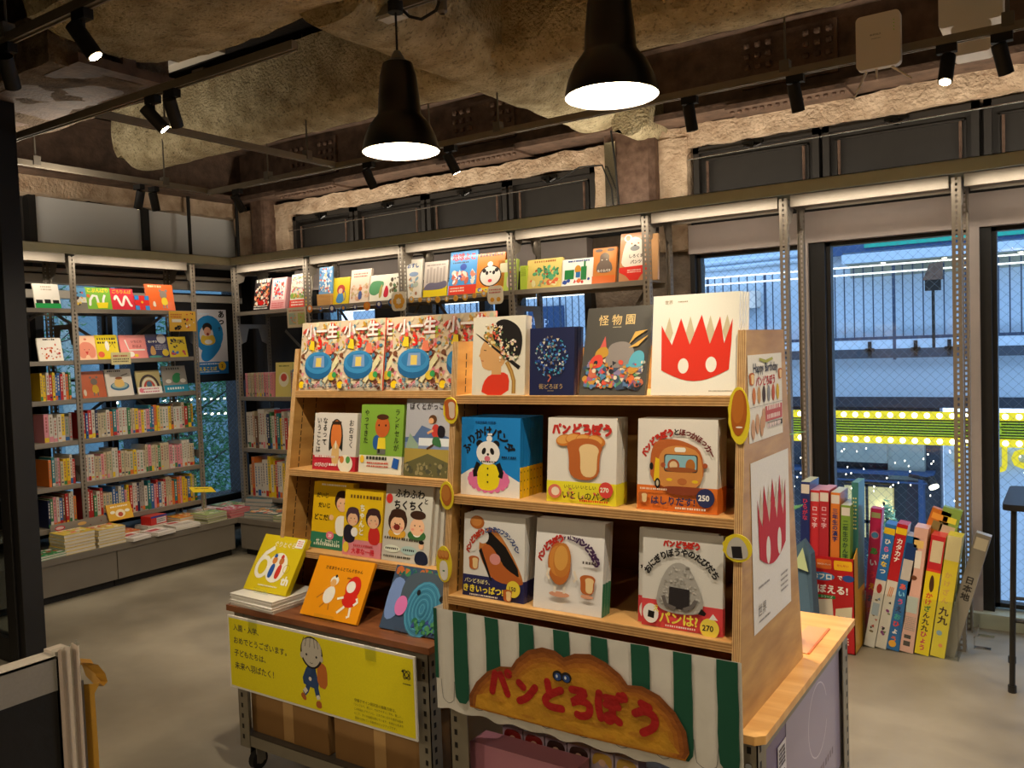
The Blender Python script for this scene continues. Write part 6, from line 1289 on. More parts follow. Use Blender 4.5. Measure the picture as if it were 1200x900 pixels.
def a_bears(a):
    a.blob([(.15, .3), (.2, .55), (.32, .62), (.3, .8), (.5, .88), (.72, .8), (.68, .62), (.82, .55), (.88, .3)], '6A5A50'); a.ell(.4, .66, .03, .02, 'E0D8C8'); a.ell(.6, .66, .03, .02, 'E0D8C8'); a.rect(0, .0, 1, .22, 'D86A28'); a.txt('もぐらバス', .5, .36, .12, 'ECE4D8', bold=.05, wide=.55); a.ell(.25, .93, .16, .06, '6A5A50'); a.ell(.75, .93, .16, .06, '6A5A50')
right_book(-2.305, Z, .155, .215, 'C87A34', a_bears, 'brown book with a grey-brown animal and orange foot', G, t=.02)
def a_bear(a):
    a.blob([(.05, .28), (.1, .6), (.22, .85), (.5, .93), (.8, .85), (.92, .6), (.96, .28)], 'E8DCCC'); a.ell(.28, .9, .14, .13, 'E8DCCC'); a.ell(.28, .9, .08, .08, 'C88A50'); a.ell(.42, .78, .03, .03, 'C86A28'); a.ell(.66, .78, .03, .03, 'C86A28'); a.ell(.54, .68, .17, .09, '8A8A88'); a.ell(.54, .74, .05, .025, BK)
    a.txt('しろくま', .6, .52, .13, '3A2A20', bold=.05, wide=.5); a.txt('パンツ', .6, .40, .13, '3A2A20', bold=.05, wide=.4); a.poly([(0, .30), (1, .32), (1, .2), (.8, .12), (.7, .02), (.4, .02), (.25, .12), (0, .2)], 'D8281C'); a.words(.3, .22, .8, 2, 2, 'F0D0C0', .04)
right_book(-2.118, Z, .175, .285, 'BE8458', a_bear, 'tall tan book with a white bear in red pants', G, t=.016)
right_book(-1.985, Z, .05, .26, 'C89868', None, 'book edge showing just past the fourth post', G, lean=3, t=.02)
# round tag garlands under the shelf lips
def garland(x0, x1, z, n, cols, label, big):
    o = thing('paper_garland', label, 'garland', ((x0+x1)/2, 4.38, z))
    t_ = MB(); t_.tube([(x0, 4.386, z+.02), ((x0+x1)/2, 4.384, z+.005), (x1, 4.386, z+.02)], .001, 4); t_.build('string', 'white_paint', o)
    for i in range(n):
        x = x0+(x1-x0)*i/(n-1); zz = z+.005+.015*(abs(i-(n-1)/2)/((n-1)/2))**2; r = big[i % len(big)]
        m = MB(); m.tube([(x, 4.383, zz), (x, 4.3815, zz)], r, 12, cols[i % len(cols)]); d = m.build('tag', 'print', o)
        m = MB(); m.tube([(x, 4.3814, zz+r*.15), (x, 4.3811, zz+r*.15)], r*.55, 8, ('E8E4DC', 'E8A040')[i % 2]); m.build('tag_print', 'print', d)
garland(-4.70, -3.90, 1.815, 8, ['E88424', '2A6AA8', '28306A', '1E5A90', '28306A', 'E88424', '28306A', '1E5A90'], 'string of small round blue and orange tags on the window rack', [.028, .018, .03, .024, .02, .032, .026, .028])
garland(-3.72, -3.12, 1.825, 9, ['E8B04A'], 'string of small bread-shaped tags on the window rack', [.022, .017, .02])
for x, z, w_, h_, fn, lb in ((-3.83, 1.775, .13, .13, lambda a: ([a.ell(.5+.28*math.cos(t*PI/3), .5+.28*math.sin(t*PI/3), .13, .17, 'E0A030', t*60) for t in range(6)], a.ell(.5, .5, .14, .14, 'ECDCC0')), 'big flower-shaped bread tag by the second post'), (-3.03, 1.775, .12, .115, lambda a: (a.words(.12, .75, .9, 2, 3, 'C85A58', .09), a.ell(.3, .25, .13, .12, 'E0A030'), a.ell(.7, .25, .13, .12, 'E0A030')), 'rounded white tag with two little breads by the third post')):
    o = thing('shelf_tag', lb, 'card', (x, 4.378, z)); m = MB(); m.prism(rrect(-w_/2, 0, w_/2, h_, .03), 0, .0015, 'E8DCC4'); m.build('sheet', 'paper', o, local=True); a = Art(w_, h_); fn(a); a.mb.build('sheet_print', 'paper', o, local=True)
m = MB(); m.prism([(-4.63, 1.68), (-4.52, 1.68), (-4.50, 1.705), (-4.52, 1.735), (-4.63, 1.735)], 4.5, 4.502, 'E0406A'); tag(m.build('pink_tag', 'print'), 'small pink pointed tag below the raised blue book', 'tag')

# poster between the racks
m = MB(); m.box(-6.03, 4.12, 1.30, -5.99, 4.82, 2.03); struct('trim_12', m, 'black_frame')
o = thing('poster', 'blue and white Japanese poster with a shouting person in yellow, room corner', 'poster', (-5.975, 4.47, 1.365), None, (0, 0, PI/2))
m = MB(); m.box(-.155, 0, 0, .155, .002, .535, 'DCD8DC'); m.build('sheet', 'paper', o, local=True)
a = Art(.31, .535); a.ell(.42, .62, .46, .50, '1E82C0'); a.blob([(.3, .5), (.85, .5), (.72, .35), (.35, .17), (.1, .25)], '1E82C0'); a.ell(.35, .60, .22, .26, 'D8D0D0'); a.ell(.38, .72, .15, .13, '1A1414'); a.ell(.38, .66, .11, .12, 'E0A080'); a.blob([(.14, .48), (.2, .62), (.36, .58), (.58, .62), (.64, .48), (.4, .44)], 'E0B83A'); a.ell(.39, .62, .04, .04, '8A2A20'); a.ell(.4, .50, .12, .06, 'E8E0DC')
a.vtxt('あっ', .84, .99, .21, BK, bold=.06); a.txt('!!', .76, .70, .14, BK, bold=.05); a.rect(0, 0, 1, .19, '1A6FB0'); a.words(.06, .15, .8, 1, 3, 'E0E8F0', .04); a.txt('えることば', .35, .085, .1, 'F0D428', bold=.06, wide=.55); a.ell(.80, .12, .12, .12, 'F0C020'); a.txt('2', .80, .12, .12, '3A2A18', bold=.06); a.words(.1, .03, .7, 1, 4, 'E0E8F0', .03); a.words(.12, .92, .5, 1, 3, 'D8E8F4', .05)
a.mb.build('sheet_print', 'paper', o, local=True)

# ================================================================ SPINE-OUT BOOKS
PAL = {'white': 'D0C8BA', 'cream': 'C4B494', 'yellow': 'E0BC20', 'red': 'B82A24', 'orange': 'D8742A', 'green': '3A7A48', 'blue': '2E5E9A', 'navy': '22284A', 'pink': 'D88C94', 'grey': '9A948C', 'brown': '6E4A30', 'teal': '2A7A80', 'black': '201C1C', 'lilac': '9A88A8'}
W1 = ['white']*5+['cream']*3+['yellow', 'yellow', 'yellow', 'orange', 'orange', 'red', 'red', 'green', 'grey', 'pink', 'pink', 'blue', 'navy', 'teal', 'brown', 'blue']
def ordn(i): return '%d%s' % (i, 'th' if 10 <= i % 100 <= 20 else {1: 'st', 2: 'nd', 3: 'rd'}.get(i % 10, 'th'))
def spine_mb(t, h, d, col, R):
    m = MB(); m.box(-t/2, .0, 0, t/2, d, h, PAL[col], top='D8CCB0')
    r = R.random(); ink = 'D8D0C0' if col in ('red', 'blue', 'navy', 'green', 'brown', 'teal', 'black') else R.choice(['7A6E64', 'A85A50', '5A7090', '8A7A68', '6A8A6A'])
    z = h*.9
    while z > h*.35:
        s = R.uniform(.010, .018); m.box(-t*.17, -.0006, z-s, t*.17, .0, z, ink); z -= s*1.45
    if r < .5: m.box(-t/2+.0003, -.0005, h*.02, t/2-.0003, 0, h*R.uniform(.12, .22), PAL[R.choice(['red', 'yellow', 'blue', 'pink', 'green', 'orange', 'white'])])
    if r > .6: m.box(-t*.3, -.0007, h*.1, t*.3, 0, h*.16, PAL[R.choice(['red', 'yellow', 'navy', 'orange'])])
    return m
NB = [0]
def spines(ax, u0, u1, z, hr, tr, seed, rowname, group, pal=W1, base=0.02, runs=None, fixed=None, skip=None):
    R = random.Random(seed); u = u0; i = 0; cur = None; left = 0
    while u < u1-.012:
        if fixed and i < len(fixed): col = fixed[i]; t = R.uniform(*tr); h = R.uniform(*hr)
        else:
            if left <= 0:
                col = R.choice(pal); h0 = R.uniform(*hr); left = R.choice([1, 1, 1, 2, 3]) if col in ('white', 'cream') else 1; cur = (col, h0)
            col, h0 = cur; h = h0+R.uniform(-.002, .002); t = R.uniform(*tr); left -= 1
        if u+t > u1: break
        uc = u+t/2; u += t+.0008
        if skip and skip[0] < uc < skip[1]: continue
        i += 1
        m = spine_mb(t, h, R.uniform(.15, .19), col, R); dy = base+R.uniform(0, .012)
        loc = (-5.565-dy, uc, z+.0004) if ax == 'x' else (uc, 4.405+dy, z+.0004)
        rz = PI/2 if ax == 'x' else 0
        o = m.build('book', 'print', local=True); o.location = loc; o.rotation_euler = (0, math.radians(R.uniform(-.8, .8)) if R.random() < .1 else 0, rz)
        tag(o, '%s-spined book, %s from left on %s' % (col, ordn(i), rowname), 'book', group); NB[0] += 1
B0 = 'the leftmost bay'
spines('x', 2.86, 3.062, 1.255, (.165, .185), (.014, .020), 1, 'the third shelf beside the black column', 'spine-out books beside the black column', fixed=['yellow', 'yellow', 'white', 'red', 'yellow', 'blue', 'blue', 'red', 'white', 'orange', 'green', 'orange'])
spines('x', 2.87, 3.062, .98, (.15, .19), (.016, .03), 2, 'the fourth shelf beside the black column', 'spine-out books beside the black column', fixed=['pink', 'white', 'white', 'white', 'yellow', 'grey', 'grey'])
spines('x', 2.88, 3.062, .69, (.15, .20), (.016, .022), 3, 'the fifth shelf beside the black column', 'spine-out books beside the black column', fixed=['orange', 'teal', 'grey', 'pink', 'cream', 'yellow', 'yellow', 'white', 'red', 'red'])
spines('x', 2.86, 3.062, .42, (.18, .22), (.014, .022), 4, 'the lowest shelf beside the black column', 'spine-out books beside the black column', fixed=['navy', 'green', 'pink', 'white', 'blue', 'brown', 'red', 'white', 'white', 'orange', 'grey'])
for k, (z, s_) in enumerate(((1.255, 5), (.98, 6), (.69, 7), (.42, 8))):
    spines('x', 2.25, 2.56, z, (.16, .2), (.02, .034), s_, '%s shelf seen through the glass' % ('third', 'fourth', 'fifth', 'lowest')[k], 'spine-out books seen through the glass', pal=['orange', 'brown', 'cream', 'cream', 'yellow', 'pink'])
spines('x', 3.125, 3.99, .98, (.16, .195), (.016, .027), 9, 'the fourth shelf of the left rack', 'spine-out books on the left rack')
spines('x', 3.125, 3.99, .69, (.16, .205), (.016, .027), 10, 'the fifth shelf of the left rack', 'spine-out books on the left rack', pal=['white']*6+['cream']*5+['pink', 'yellow', 'red', 'green', 'brown', 'grey', 'pink'])
spines('x', 3.125, 3.99, .42, (.17, .225), (.016, .026), 11, 'the lowest shelf of the left rack', 'spine-out books on the left rack')
GW = 'spine-out books on the window rack'
spines('y', -5.53, -5.20, 1.18, (.185, .19), (.010, .014), 12, 'the second shelf of the window rack', GW, pal=['white', 'pink', 'cream'])
spines('y', -4.995, -4.80, 1.18, (.20, .21), (.018, .026), 13, 'the right part of the second window-rack shelf', GW, pal=['blue', 'navy', 'grey', 'teal'])
right_book(-5.10, 1.18, .19, .265, 'D8C870', lambda a: (a.ell(.5, .5, .3, .3, 'E8E0C0'), a.ell(.5, .56, .18, .16, 'C84A38'), a.words(.2, .88, .8, 1, 2, '5A6A30', .06)), 'tan-edged yellow book with a cream circle leaning among spines', GW, lean=4, t=.03)
spines('y', -5.53, -4.82, .77, (.24, .31), (.020, .032), 14, 'the third shelf of the window rack', GW)
spines('y', -5.53, -4.82, .385, (.25, .33), (.020, .034), 15, 'the lowest shelf of the window rack', GW, pal=W1+['yellow', 'green', 'lilac', 'lilac', 'blue'])
print('spine books', NB[0])

# ================================================================ FLAT STACKS ON THE COUNTERS
GC = 'flat books on the left counter'
def busy(seed, cols, bg=None): return lambda a: ((a.rect(0, 0, 1, 1, bg) if bg else None), a.scatter(34, seed, cols, 0, 0, 1, 1, (.05, .12)), a.words(.15, .85, .8, 1, seed, 'F0ECE0', .09))
flat(6, -5.385, 2.90, .29, .20, .185, .021, 'D8B82C', 'D8D0C0', 'thick book in the yellow pile nearest the black column', GC, rot=PI/2, art=busy(1, ['D8584A', 'E8C850', 'E0D8C8', '8AA050']))
flat(6, -5.385, 3.115, .29, .19, .185, .019, 'D0B440', 'D8D0C0', 'thick book in the second yellow pile on the left counter', GC, rot=PI/2, art=busy(2, ['D8A03A', 'C84A40', 'E8E0D0']))
flat(2, -5.37, 2.715, .29, .17, .17, .014, '1E8A4A', 'D8D0C0', 'flat green book beside the black column', GC, rot=PI/2+.1, art=busy(3, ['E8E4D8', 'C83A30', '3A3A30']))
flat(2, -5.35, 3.29, .29, .15, .19, .011, 'E4DCD4', 'DCD4C8', 'white magazine with red title beside the yellow piles', GC, rot=PI/2+.15, art=lambda a: (a.rect(.1, .55, .8, .85, 'B02A30'), a.words(.1, .4, .9, 3, 2, '5A5A58', .06)))
flat(2, -5.34, 3.475, .29, .15, .19, .011, 'E4DCD4', 'DCD4C8', 'white magazine with red title nearer the red toy box', GC, rot=PI/2+.1, art=lambda a: (a.rect(.1, .5, .7, .8, 'A82A38'), a.words(.1, .35, .9, 3, 3, '5A5A58', .06)))
flat(2, -5.53, 3.33, .29, .15, .2, .016, 'D8703A', 'D8D0C0', 'orange book behind the white magazines', GC, rot=PI/2, art=busy(4, ['E8DCC8', 'D83A28', 'E8B050']))
flat(3, -5.53, 3.555, .29, .16, .16, .012, 'DCD4C8', 'D8D0C0', 'white book under the red toy box', GC, rot=PI/2)
o = thing('toy_box', 'small red and blue toy box on the flat books', 'box', (-5.51, 3.56, .327), None, (0, 0, PI/2+.15))
m = MB(); m.box(-.07, -.05, 0, .07, .05, .062, 'C02A24', top='B83028'); m.build('body', 'print', o, local=True); a = Art(.14, .062, y=-.0506); a.rect(.35, .1, .95, .75, 'C8C4C0'); a.rect(0, .8, 1, 1, '2A3A8A'); a.words(.4, .5, .9, 2, 3, '4A4A50', .06); a.mb.build('box_print', 'print', o, local=True)
flat(3, -5.375, 3.68, .29, .19, .2, .010, 'DCD6CC', 'DCD6CC', 'open-looking white booklet before the toy box', GC, rot=PI/2-.1, art=lambda a: (a.rect(.1, .6, .5, .85, 'B83A3A'), a.words(.1, .4, .9, 4, 2, '8A8478', .05)))
flat(3, -5.53, 3.80, .29, .17, .2, .017, 'DC9A2C', 'C8C0B0', 'orange flat book in the left counter middle', GC, rot=PI/2, art=busy(5, ['E8A030', 'D86A28', 'F0E0B0']))
flat(4, -5.375, 3.92, .29, .18, .19, .016, '9AA850', 'BCB4A4', 'green-covered book with grey pages by the counter corner', GC, rot=PI/2+.05, art=busy(6, ['A8B860', '6A8A48', 'D8D0A8']))
flat(2, -5.56, 4.02, .40-.11, .17, .2, .03, 'DCCCB8', 'C8C0B0', 'cream and orange book behind the green pile', GC, rot=PI/2, art=busy(7, ['E08A50', 'E8D8C0', 'D8584A']))
flat(3, -5.38, 4.14, .29, .18, .19, .02, 'C84A50', 'C08080', 'red and white book at the counter corner', GC, rot=PI/2, art=busy(8, ['C8303A', 'E8D0C8', 'E8E0D8']))
flat(2, -5.58, 4.25, .29, .18, .19, .028, '6A9A50', 'C8C0B0', 'green and red book deep in the corner', GC, rot=PI/2, art=busy(9, ['D8584A', '5A9A50', 'E8DCC0']))
GD = 'flat books on the window-side counter'
flat(3, -5.38, 4.46, .35-.06, .26, .18, .03, '3A7A88', 'B8ACA0', 'teal and white book nearest the corner window', GD, rot=.2, art=busy(10, ['E8E4DC', '2A6A70', 'D8584A']))
flat(2, -5.08, 4.23, .29, .30, .20, .02, '3A6A70', 'A8A090', 'wide teal book with small pictures', GD, rot=.15, art=busy(11, ['E8DCC8', 'D86A48', '2A5A68', 'E0A040']))
flat(2, -4.76, 4.215, .29, .28, .19, .02, '6A8A48', 'B0A890', 'wide green book with figures', GD, rot=.1, art=busy(12, ['D8D0A8', '4A7A38', 'B83A30', 'E8E0D0']))
flat(2, -4.46, 4.215, .29, .26, .19, .02, 'C8C0B0', 'B0A890', 'pale book half hidden by the left display', GD, rot=0, art=busy(13, ['D8D0A8', 'E8E0D0', '6A8AA8']))
o = thing('picture_book', 'small yellow landscape book leaning against the lowest spines', 'book', (-5.53, 3.33, .40), None, (-.35, 0, PI/2))
m = MB(); m.box(-.09, 0, 0, .09, .012, .115, 'DCA828'); m.build('cover', 'print', o, local=True); a = Art(.18, .115); a.words(.15, .78, .85, 1, 2, 'F0E8D0', .07); a.ell(.5, .38, .2, .16, 'F0E0B8'); a.ell(.5, .32, .1, .09, 'B8482A'); a.ell(.2, .5, .1, .06, 'F0E8D0'); a.ell(.8, .5, .1, .06, 'F0E8D0'); a.mb.build('cover_print', 'print', o, local=True)
o = thing('shelf_placard', 'long grey placard with a red oval behind the yellow piles', 'placard', (-5.515, 3.02, .29), None, (0, 0, PI/2))
m = MB(); m.prism(rrect(-.19, 0, .19, .165, .01), 0, .003, '8E8478'); m.build('board', 'print', o, local=True); a = Art(.38, .165); a.ell(.16, .82, .09, .04, 'D0303A'); a.ell(.16, .82, .07, .025, 'E8C8C0'); a.ell(.55, .84, .08, .03, 'E0B060'); [a.ell(x_, y_, .012, .012, '7A3A3A', n=8) for x_, y_ in ((.3, .7), (.42, .6), (.7, .72), (.85, .6), (.9, .8))]; a.mb.build('board_print', 'print', o, local=True)
o = thing('shelf_card', 'yellow tilted card sticking out at the end of the left rack', 'card', (-5.42, 3.93, .50), None, (math.radians(-62), math.radians(8), PI/2))
m = MB(); m.box(-.1, 0, 0, .1, .0015, .07, 'E4C41C'); m.build('sheet', 'paper', o, local=True); a = Art(.2, .07); a.words(.2, .6, .8, 1, 2, '5A4A20', .06); a.mb.build('sheet_print', 'paper', o, local=True)
m = MB(); m.tube([(-5.50, 3.96, .29), (-5.46, 3.945, .40), (-5.43, 3.93, .51)], .003, 5); tag(m.build('card_clip', 'lilac' if 'lilac' in MATS else 'chrome'), 'thin metal clip holding up the yellow tilted card', 'clip')

# ================================================================ FLOOR STOCK BY THE WINDOW
o = thing('display_carton', 'red printed display carton on the floor holding upright slim boxes', 'box', (-1.0, 4.23, 0))
x0, x1, y0, y1 = -1.135, -.868, 4.12, 4.35
m = MB(); m.box(x0, y0, 0, x1, y0+.004, .455, 'B81C20'); m.prism([(y0, 0), (y1, 0), (y1, .56), (y0, .455)], x0, x0+.004, 'A81A20', ax='x'); m.prism([(y0, 0), (y1, 0), (y1, .56), (y0, .455)], x1-.004, x1, 'D8A030', ax='x'); m.box(x0, y1-.004, 0, x1, y1, .56, '20386A'); m.box(x0, y0, 0, x1, y1, .004, 'B81C20'); m.build('body', 'print', o)
a = Art(x1-x0, .455); a.poly(rrect(.03, .87, .33, .97, .02), '3A88B8'); a.poly(rrect(.36, .87, .62, .97, .02), 'D86A28'); a.poly(rrect(.66, .87, .97, .97, .02), 'E8B020')
a.txt('あいうえおひょう', .18, .92, .04, 'F0ECE4', bold=.03, wide=.26); a.txt('かけざんひょう', .49, .92, .04, 'F0ECE4', bold=.03, wide=.22); a.txt('せんせい', .81, .92, .04, 'C8302A', bold=.03, wide=.2)
a.ell(.45, .79, .22, .075, '4A8AC0'); a.txt('おフロ', .45, .79, .1, 'F4F0E8', bold=.08, wide=.34); a.txt('で', .76, .79, .09, 'F4F0E8', bold=.05); a.txt('おぼえる!', .55, .66, .12, 'F4F0E8', bold=.06, wide=.68); a.ell(.9, .79, .1, .06, '2A4A90'); a.poly(rrect(.38, .56, .68, .595, .015), '2A7A3A'); a.txt('シリーズ', .53, .578, .03, 'F0ECE4', bold=.02, wide=.2)
a.poly([(.36, .34), (.38, .54), (.62, .56), (.64, .36)], 'D8CCB8'); a.poly([(.66, .32), (.68, .46), (.96, .5), (.94, .32)], 'DCD0B0'); a.scatter(22, 3, ['E8C8A0', 'F0E8E0', '3A6AA8', 'E0A050', 'D8D0C8'], .3, .2, .95, .4, (.03, .06)); a.ell(.12, .82, .09, .06, 'E8C890'); a.words(.3, .15, .9, 3, 2, 'F0D8C8', .03)
p_ = a.mb.build('box_print', 'print', o, local=True); p_.location = (-.0015, y0-4.23, 0)
def slim(x, y, w_, h_, d, col, roll, fn, label, group, z=0, top=None, lean=0):
    o = thing('slim_box', label, 'box', (x, y, z), group, (-math.radians(lean), math.radians(roll), 0))
    m = MB(); m.box(-w_/2, 0, 0, w_/2, d, h_, col, top=top or col); m.build('body', 'print', o, local=True)
    a = Art(w_, h_); fn(a); a.mb.build('box_print', 'print', o, local=True)
    return o
GS = 'slim boxes standing in the red carton'
def tall(title, tc, extra=None, top=.9, size=.62, bold=.05):
    def f(a):
        if extra: extra(a)
        if title: a.vtxt(title, .5, top, size, tc, bold=bold)
    return f
RN = [('navy', '24306A', 'ひらがな', 'C83A58', -1.108, .80), ('red', 'C83038', 'ローマ字', 'E8C8D0', -1.066, .76), ('darker red', 'B02A34', 'ローマ字', 'E0B8C4', -1.020, .765), ('orange', 'D87A30', '三年生の漢字', '24306A', -.972, .755), ('green', '7A9A3A', '二年生のかん字', '2A4A30', -.922, .70)]
for i, (nm, c_, t_, tc, x, h_) in enumerate(RN):
    ex = (lambda a: (a.rect(.12, .30, .88, .50, 'D090A8'), a.txt('ra', .5, .45, .5, '24306A', bold=.04, wide=.5), a.rect(.12, .08, .88, .26, 'D090A8'), a.txt('he', .5, .18, .5, '24306A', bold=.05, wide=.6))) if 'red' in nm else (lambda a: (a.rect(.15, .04, .85, .16, 'E8E0D0'), a.ell(.5, .2, .25, .25, 'E8C8A0')))
    slim(x, 4.135+.012*(i % 2), .042, h_, .17, c_, 1.5, (lambda ex, t_, tc: lambda a: (a.rect(.05, .93, .95, .985, 'D8D0C8'), ex(a), a.vtxt(t_, .5, .90, .62, tc, bold=.05)))(ex, t_, tc), '%s slim box with vertical title in the red carton' % nm, GS, z=.005, top='D8A0B0' if i in (1, 2) else 'C8C8A8')
slim(-.888, 4.20, .03, .80, .14, '3A7A78', 1, lambda a: a.words(.2, .9, .8, 9, 3, 'D8D090', .3, 2), 'teal slim box at the right end of the red carton', GS, z=.005, top='5A8A60')
m = MB(); x0, x1, y0, y1, h_ = -.862, -.452, 4.255, 4.42, .27
for b in ((x0, y0, 0, x1, y0+.003, h_), (x0, y1-.003, 0, x1, y1, h_), (x0, y0, 0, x0+.003, y1, h_), (x1-.003, y0, 0, x1, y1, h_), (x0, y0, 0, x1, y1, .003), (-.70, y0, 0, -.697, y1, h_*.9)): m.box(*b)
tag(m.build('acrylic_bin', 'acrylic'), 'low clear acrylic bin on the floor holding slim printed boxes', 'bin')
GA = 'slim boxes leaning in the clear bin'
def art_pink(a): a.rect(.1, .93, .9, .97, 'A8A870'); a.ell(.5, .80, .38, .38, 'E8889A'); a.ell(.5, .80, .3, .28, '5A9AC8'); [a.txt(ch, .5, .68-i*.09, .7, cc, bold=.07) for i, (ch, cc) in enumerate(zip('あいうえおの', ('3A9A48', 'E8E0F0', 'E83A58', 'E8A020', '4A2A6A', 'D8281C')))]
slim(-.855, 4.353, .052, .655, .06, 'C8285A', 4, art_pink, 'magenta slim box with a colourful kana title in the clear bin', GA, z=.004)
def art_wb(a): a.rect(0, .55, 1, 1, '2A6FB8'); a.rect(0, .92, 1, .97, 'E8C020'); [a.txt(ch, .5, .86-i*.06, .6, cc, bold=.08) for i, (ch, cc) in enumerate(zip('ひらがなつ', ('E8E4DC', 'E86AA0', 'E8E4DC', 'F0D020', 'E8E4DC')))]; a.ell(.5, .48, .25, .5, 'A82A28'); a.scatter(9, 3, [BK, '6A8AB0', '7A6A4A', 'B84A38'], .1, .1, .9, .42, (.12, .22)); a.rect(.15, .26, .8, .36, 'A8B8C8')
slim(-.836, 4.262, .047, .61, .09, 'DCD6CC', 10, art_wb, 'white slim box with blue top in the clear bin', GA, z=.004, top='2A6FB8')
def art_rb(a): a.rect(0, .55, 1, 1, 'B81C24'); a.rect(0, .92, 1, .97, 'E8C020'); a.vtxt('カタカナ', .5, .89, .62, 'F0ECE4', bold=.06); [a.line([(.3+.15*i, .42), (.42+.15*i, .5)], .08, 'D8843A') for i in range(3)]; a.scatter(8, 5, [BK, '6A7A48', '8A3A78', '7A6A4A'], .1, .1, .9, .4, (.12, .2))
slim(-.785, 4.262, .047, .615, .09, 'DCD4C8', 10, art_rb, 'white slim box with red top in the clear bin', GA, z=.004, top='B81C24')
def art_bl(a): a.rect(.1, .80, .9, .94, '1A3A70'); a.rect(.1, .62, .85, .80, 'C8C0B8'); [a.txt(ch, .5, .56-i*.072, .62, cc, bold=.07) for i, (ch, cc) in enumerate(zip('あいうえおひょう', ('E86048', '8AD0E8', 'E8588A', '2A2A58', '3AB0A0', 'E83A38', 'F0E8E0', 'E87048')))] if False else [a.txt(ch, .42, .56-i*.066, .55, cc, bold=.07) for i, (ch, cc) in enumerate(zip('あいうえおひょう', ('E86048', '8AD0E8', 'E8588A', '2A2A58', '3AB0A0', 'E83A38', 'F0E8E0', 'E87048')))]; a.ell(.4, .055, .3, .3, 'E8A830')
slim(-.732, 4.262, .055, .56, .09, '1E68A8', 10, art_bl, 'blue slim box with a vertical kana title in the clear bin', GA, z=.004, top='C8C4BC')
slim(-.672, 4.262, .058, .60, .10, 'E0B0A0', 7, lambda a: (a.rect(.1, .84, .8, .90, 'E8C070'), a.rect(.3, .68, .75, .82, 'E8E0D4'), a.ell(.4, .60, .22, .2, '6A3A20'), a.rect(.1, .32, .9, .45, 'C0C8C0'), a.words(.1, .28, .9, 8, 3, 'A09890', .1, 1.5), a.rect(.2, .05, .7, .09, '4A4440'), a.rect(.2, .11, .7, .14, '4A4440')), 'pale pink slim box with a small bear in the clear bin', GA, z=.004)
def art_y1(a): a.rect(0, .72, 1, 1, 'C82830'); a.rect(.12, .78, .9, .96, 'DCCCA8'); a.rect(0, .70, 1, .72, 'E0402A'); a.blob([(.3, .58), (.4, .68), (.6, .66), (.7, .56), (.5, .52)], '4A2A18'); a.txt('かけざん', .5, .5, .5, 'D8602A', bold=.05) if False else [a.txt(ch, .45, .50-i*.055, .5, cc, bold=.06) for i, (ch, cc) in enumerate(zip('かけざん九九ひょう', ('D8502A', 'D8502A', '3A7A38', '3A2A18', '3A2A18', '3A2A18', 'C83A58', 'C83A58', 'C83A58')))] ; a.ell(.45, .075, .36, .3, '2A6AB0') if False else None
slim(-.607, 4.262, .060, .57, .10, 'E4CC18', 8, art_y1, 'yellow slim box with red top and black numeral title', GA, z=.004, top='D84040')
slim(-.541, 4.262, .060, .575, .10, 'DCC838', 8, lambda a: (a.rect(0, .80, 1, 1, 'D8CC98'), [a.txt(ch, .45, .68-i*.07, .5, 'D0A858', bold=.05) for i, ch in enumerate('かけざん')], a.vtxt('九九', .5, .42, .7, '3A2418', bold=.05), a.ell(.4, .2, .2, .2, '8AA8B8'), a.ell(.6, .1, .15, .15, 'E0905A')), 'paler yellow slim box at the right of the clear bin', GA, z=.004)
slim(-.505, 4.30, .062, .60, .05, '8A8478', 15, lambda a: (a.rect(.1, .88, .9, .97, 'C8C0A8'), a.vtxt('日本地', .5, .66, .62, '2A2622', bold=.05)), 'grey slim box leaning far right with black map title', GA, z=.004, top='C8C4B8')
slim(-.74, 4.36, .085, .70, .04, 'C87020', 18, lambda a: (a.rect(.1, .93, .9, .97, 'E8A040'), a.rect(.25, .86, .75, .92, '8A7A48')), 'orange slim box poking up behind the others', GA, z=.004)
slim(-.66, 4.36, .080, .70, .04, '88A850', 15, lambda a: (a.rect(.15, .9, .85, .94, 'E8D848'), a.rect(.1, .82, .9, .88, 'C8B8A0')), 'light green slim box poking up behind the others', GA, z=.004)
o = thing('folded_bag', 'folded blue and pale green cloth bag by the red carton', 'bag', (-1.08, 3.95, 0))
m = MB(); m.add([(-1.15, 3.92, 0), (-1.0, 3.92, 0), (-1.02, 3.95, .50), (-1.06, 3.98, .56), (-1.14, 3.96, .48), (-1.15, 4.05, 0), (-1.0, 4.05, 0), (-1.02, 4.02, .50), (-1.06, 4.02, .56), (-1.14, 4.03, .48)], [(0, 1, 2, 3, 4), (9, 8, 7, 6, 5), (1, 6, 7, 2), (2, 7, 8, 3), (3, 8, 9, 4), (4, 9, 5, 0)], '4A6478'); m.build('body', 'cloth', o)
m = MB(); m.add([(-1.055, 3.945, .53), (-1.10, 3.94, .44), (-1.03, 3.94, .42)], [(0, 1, 2)], 'B8C898'); m.build('flap', 'cloth', o)
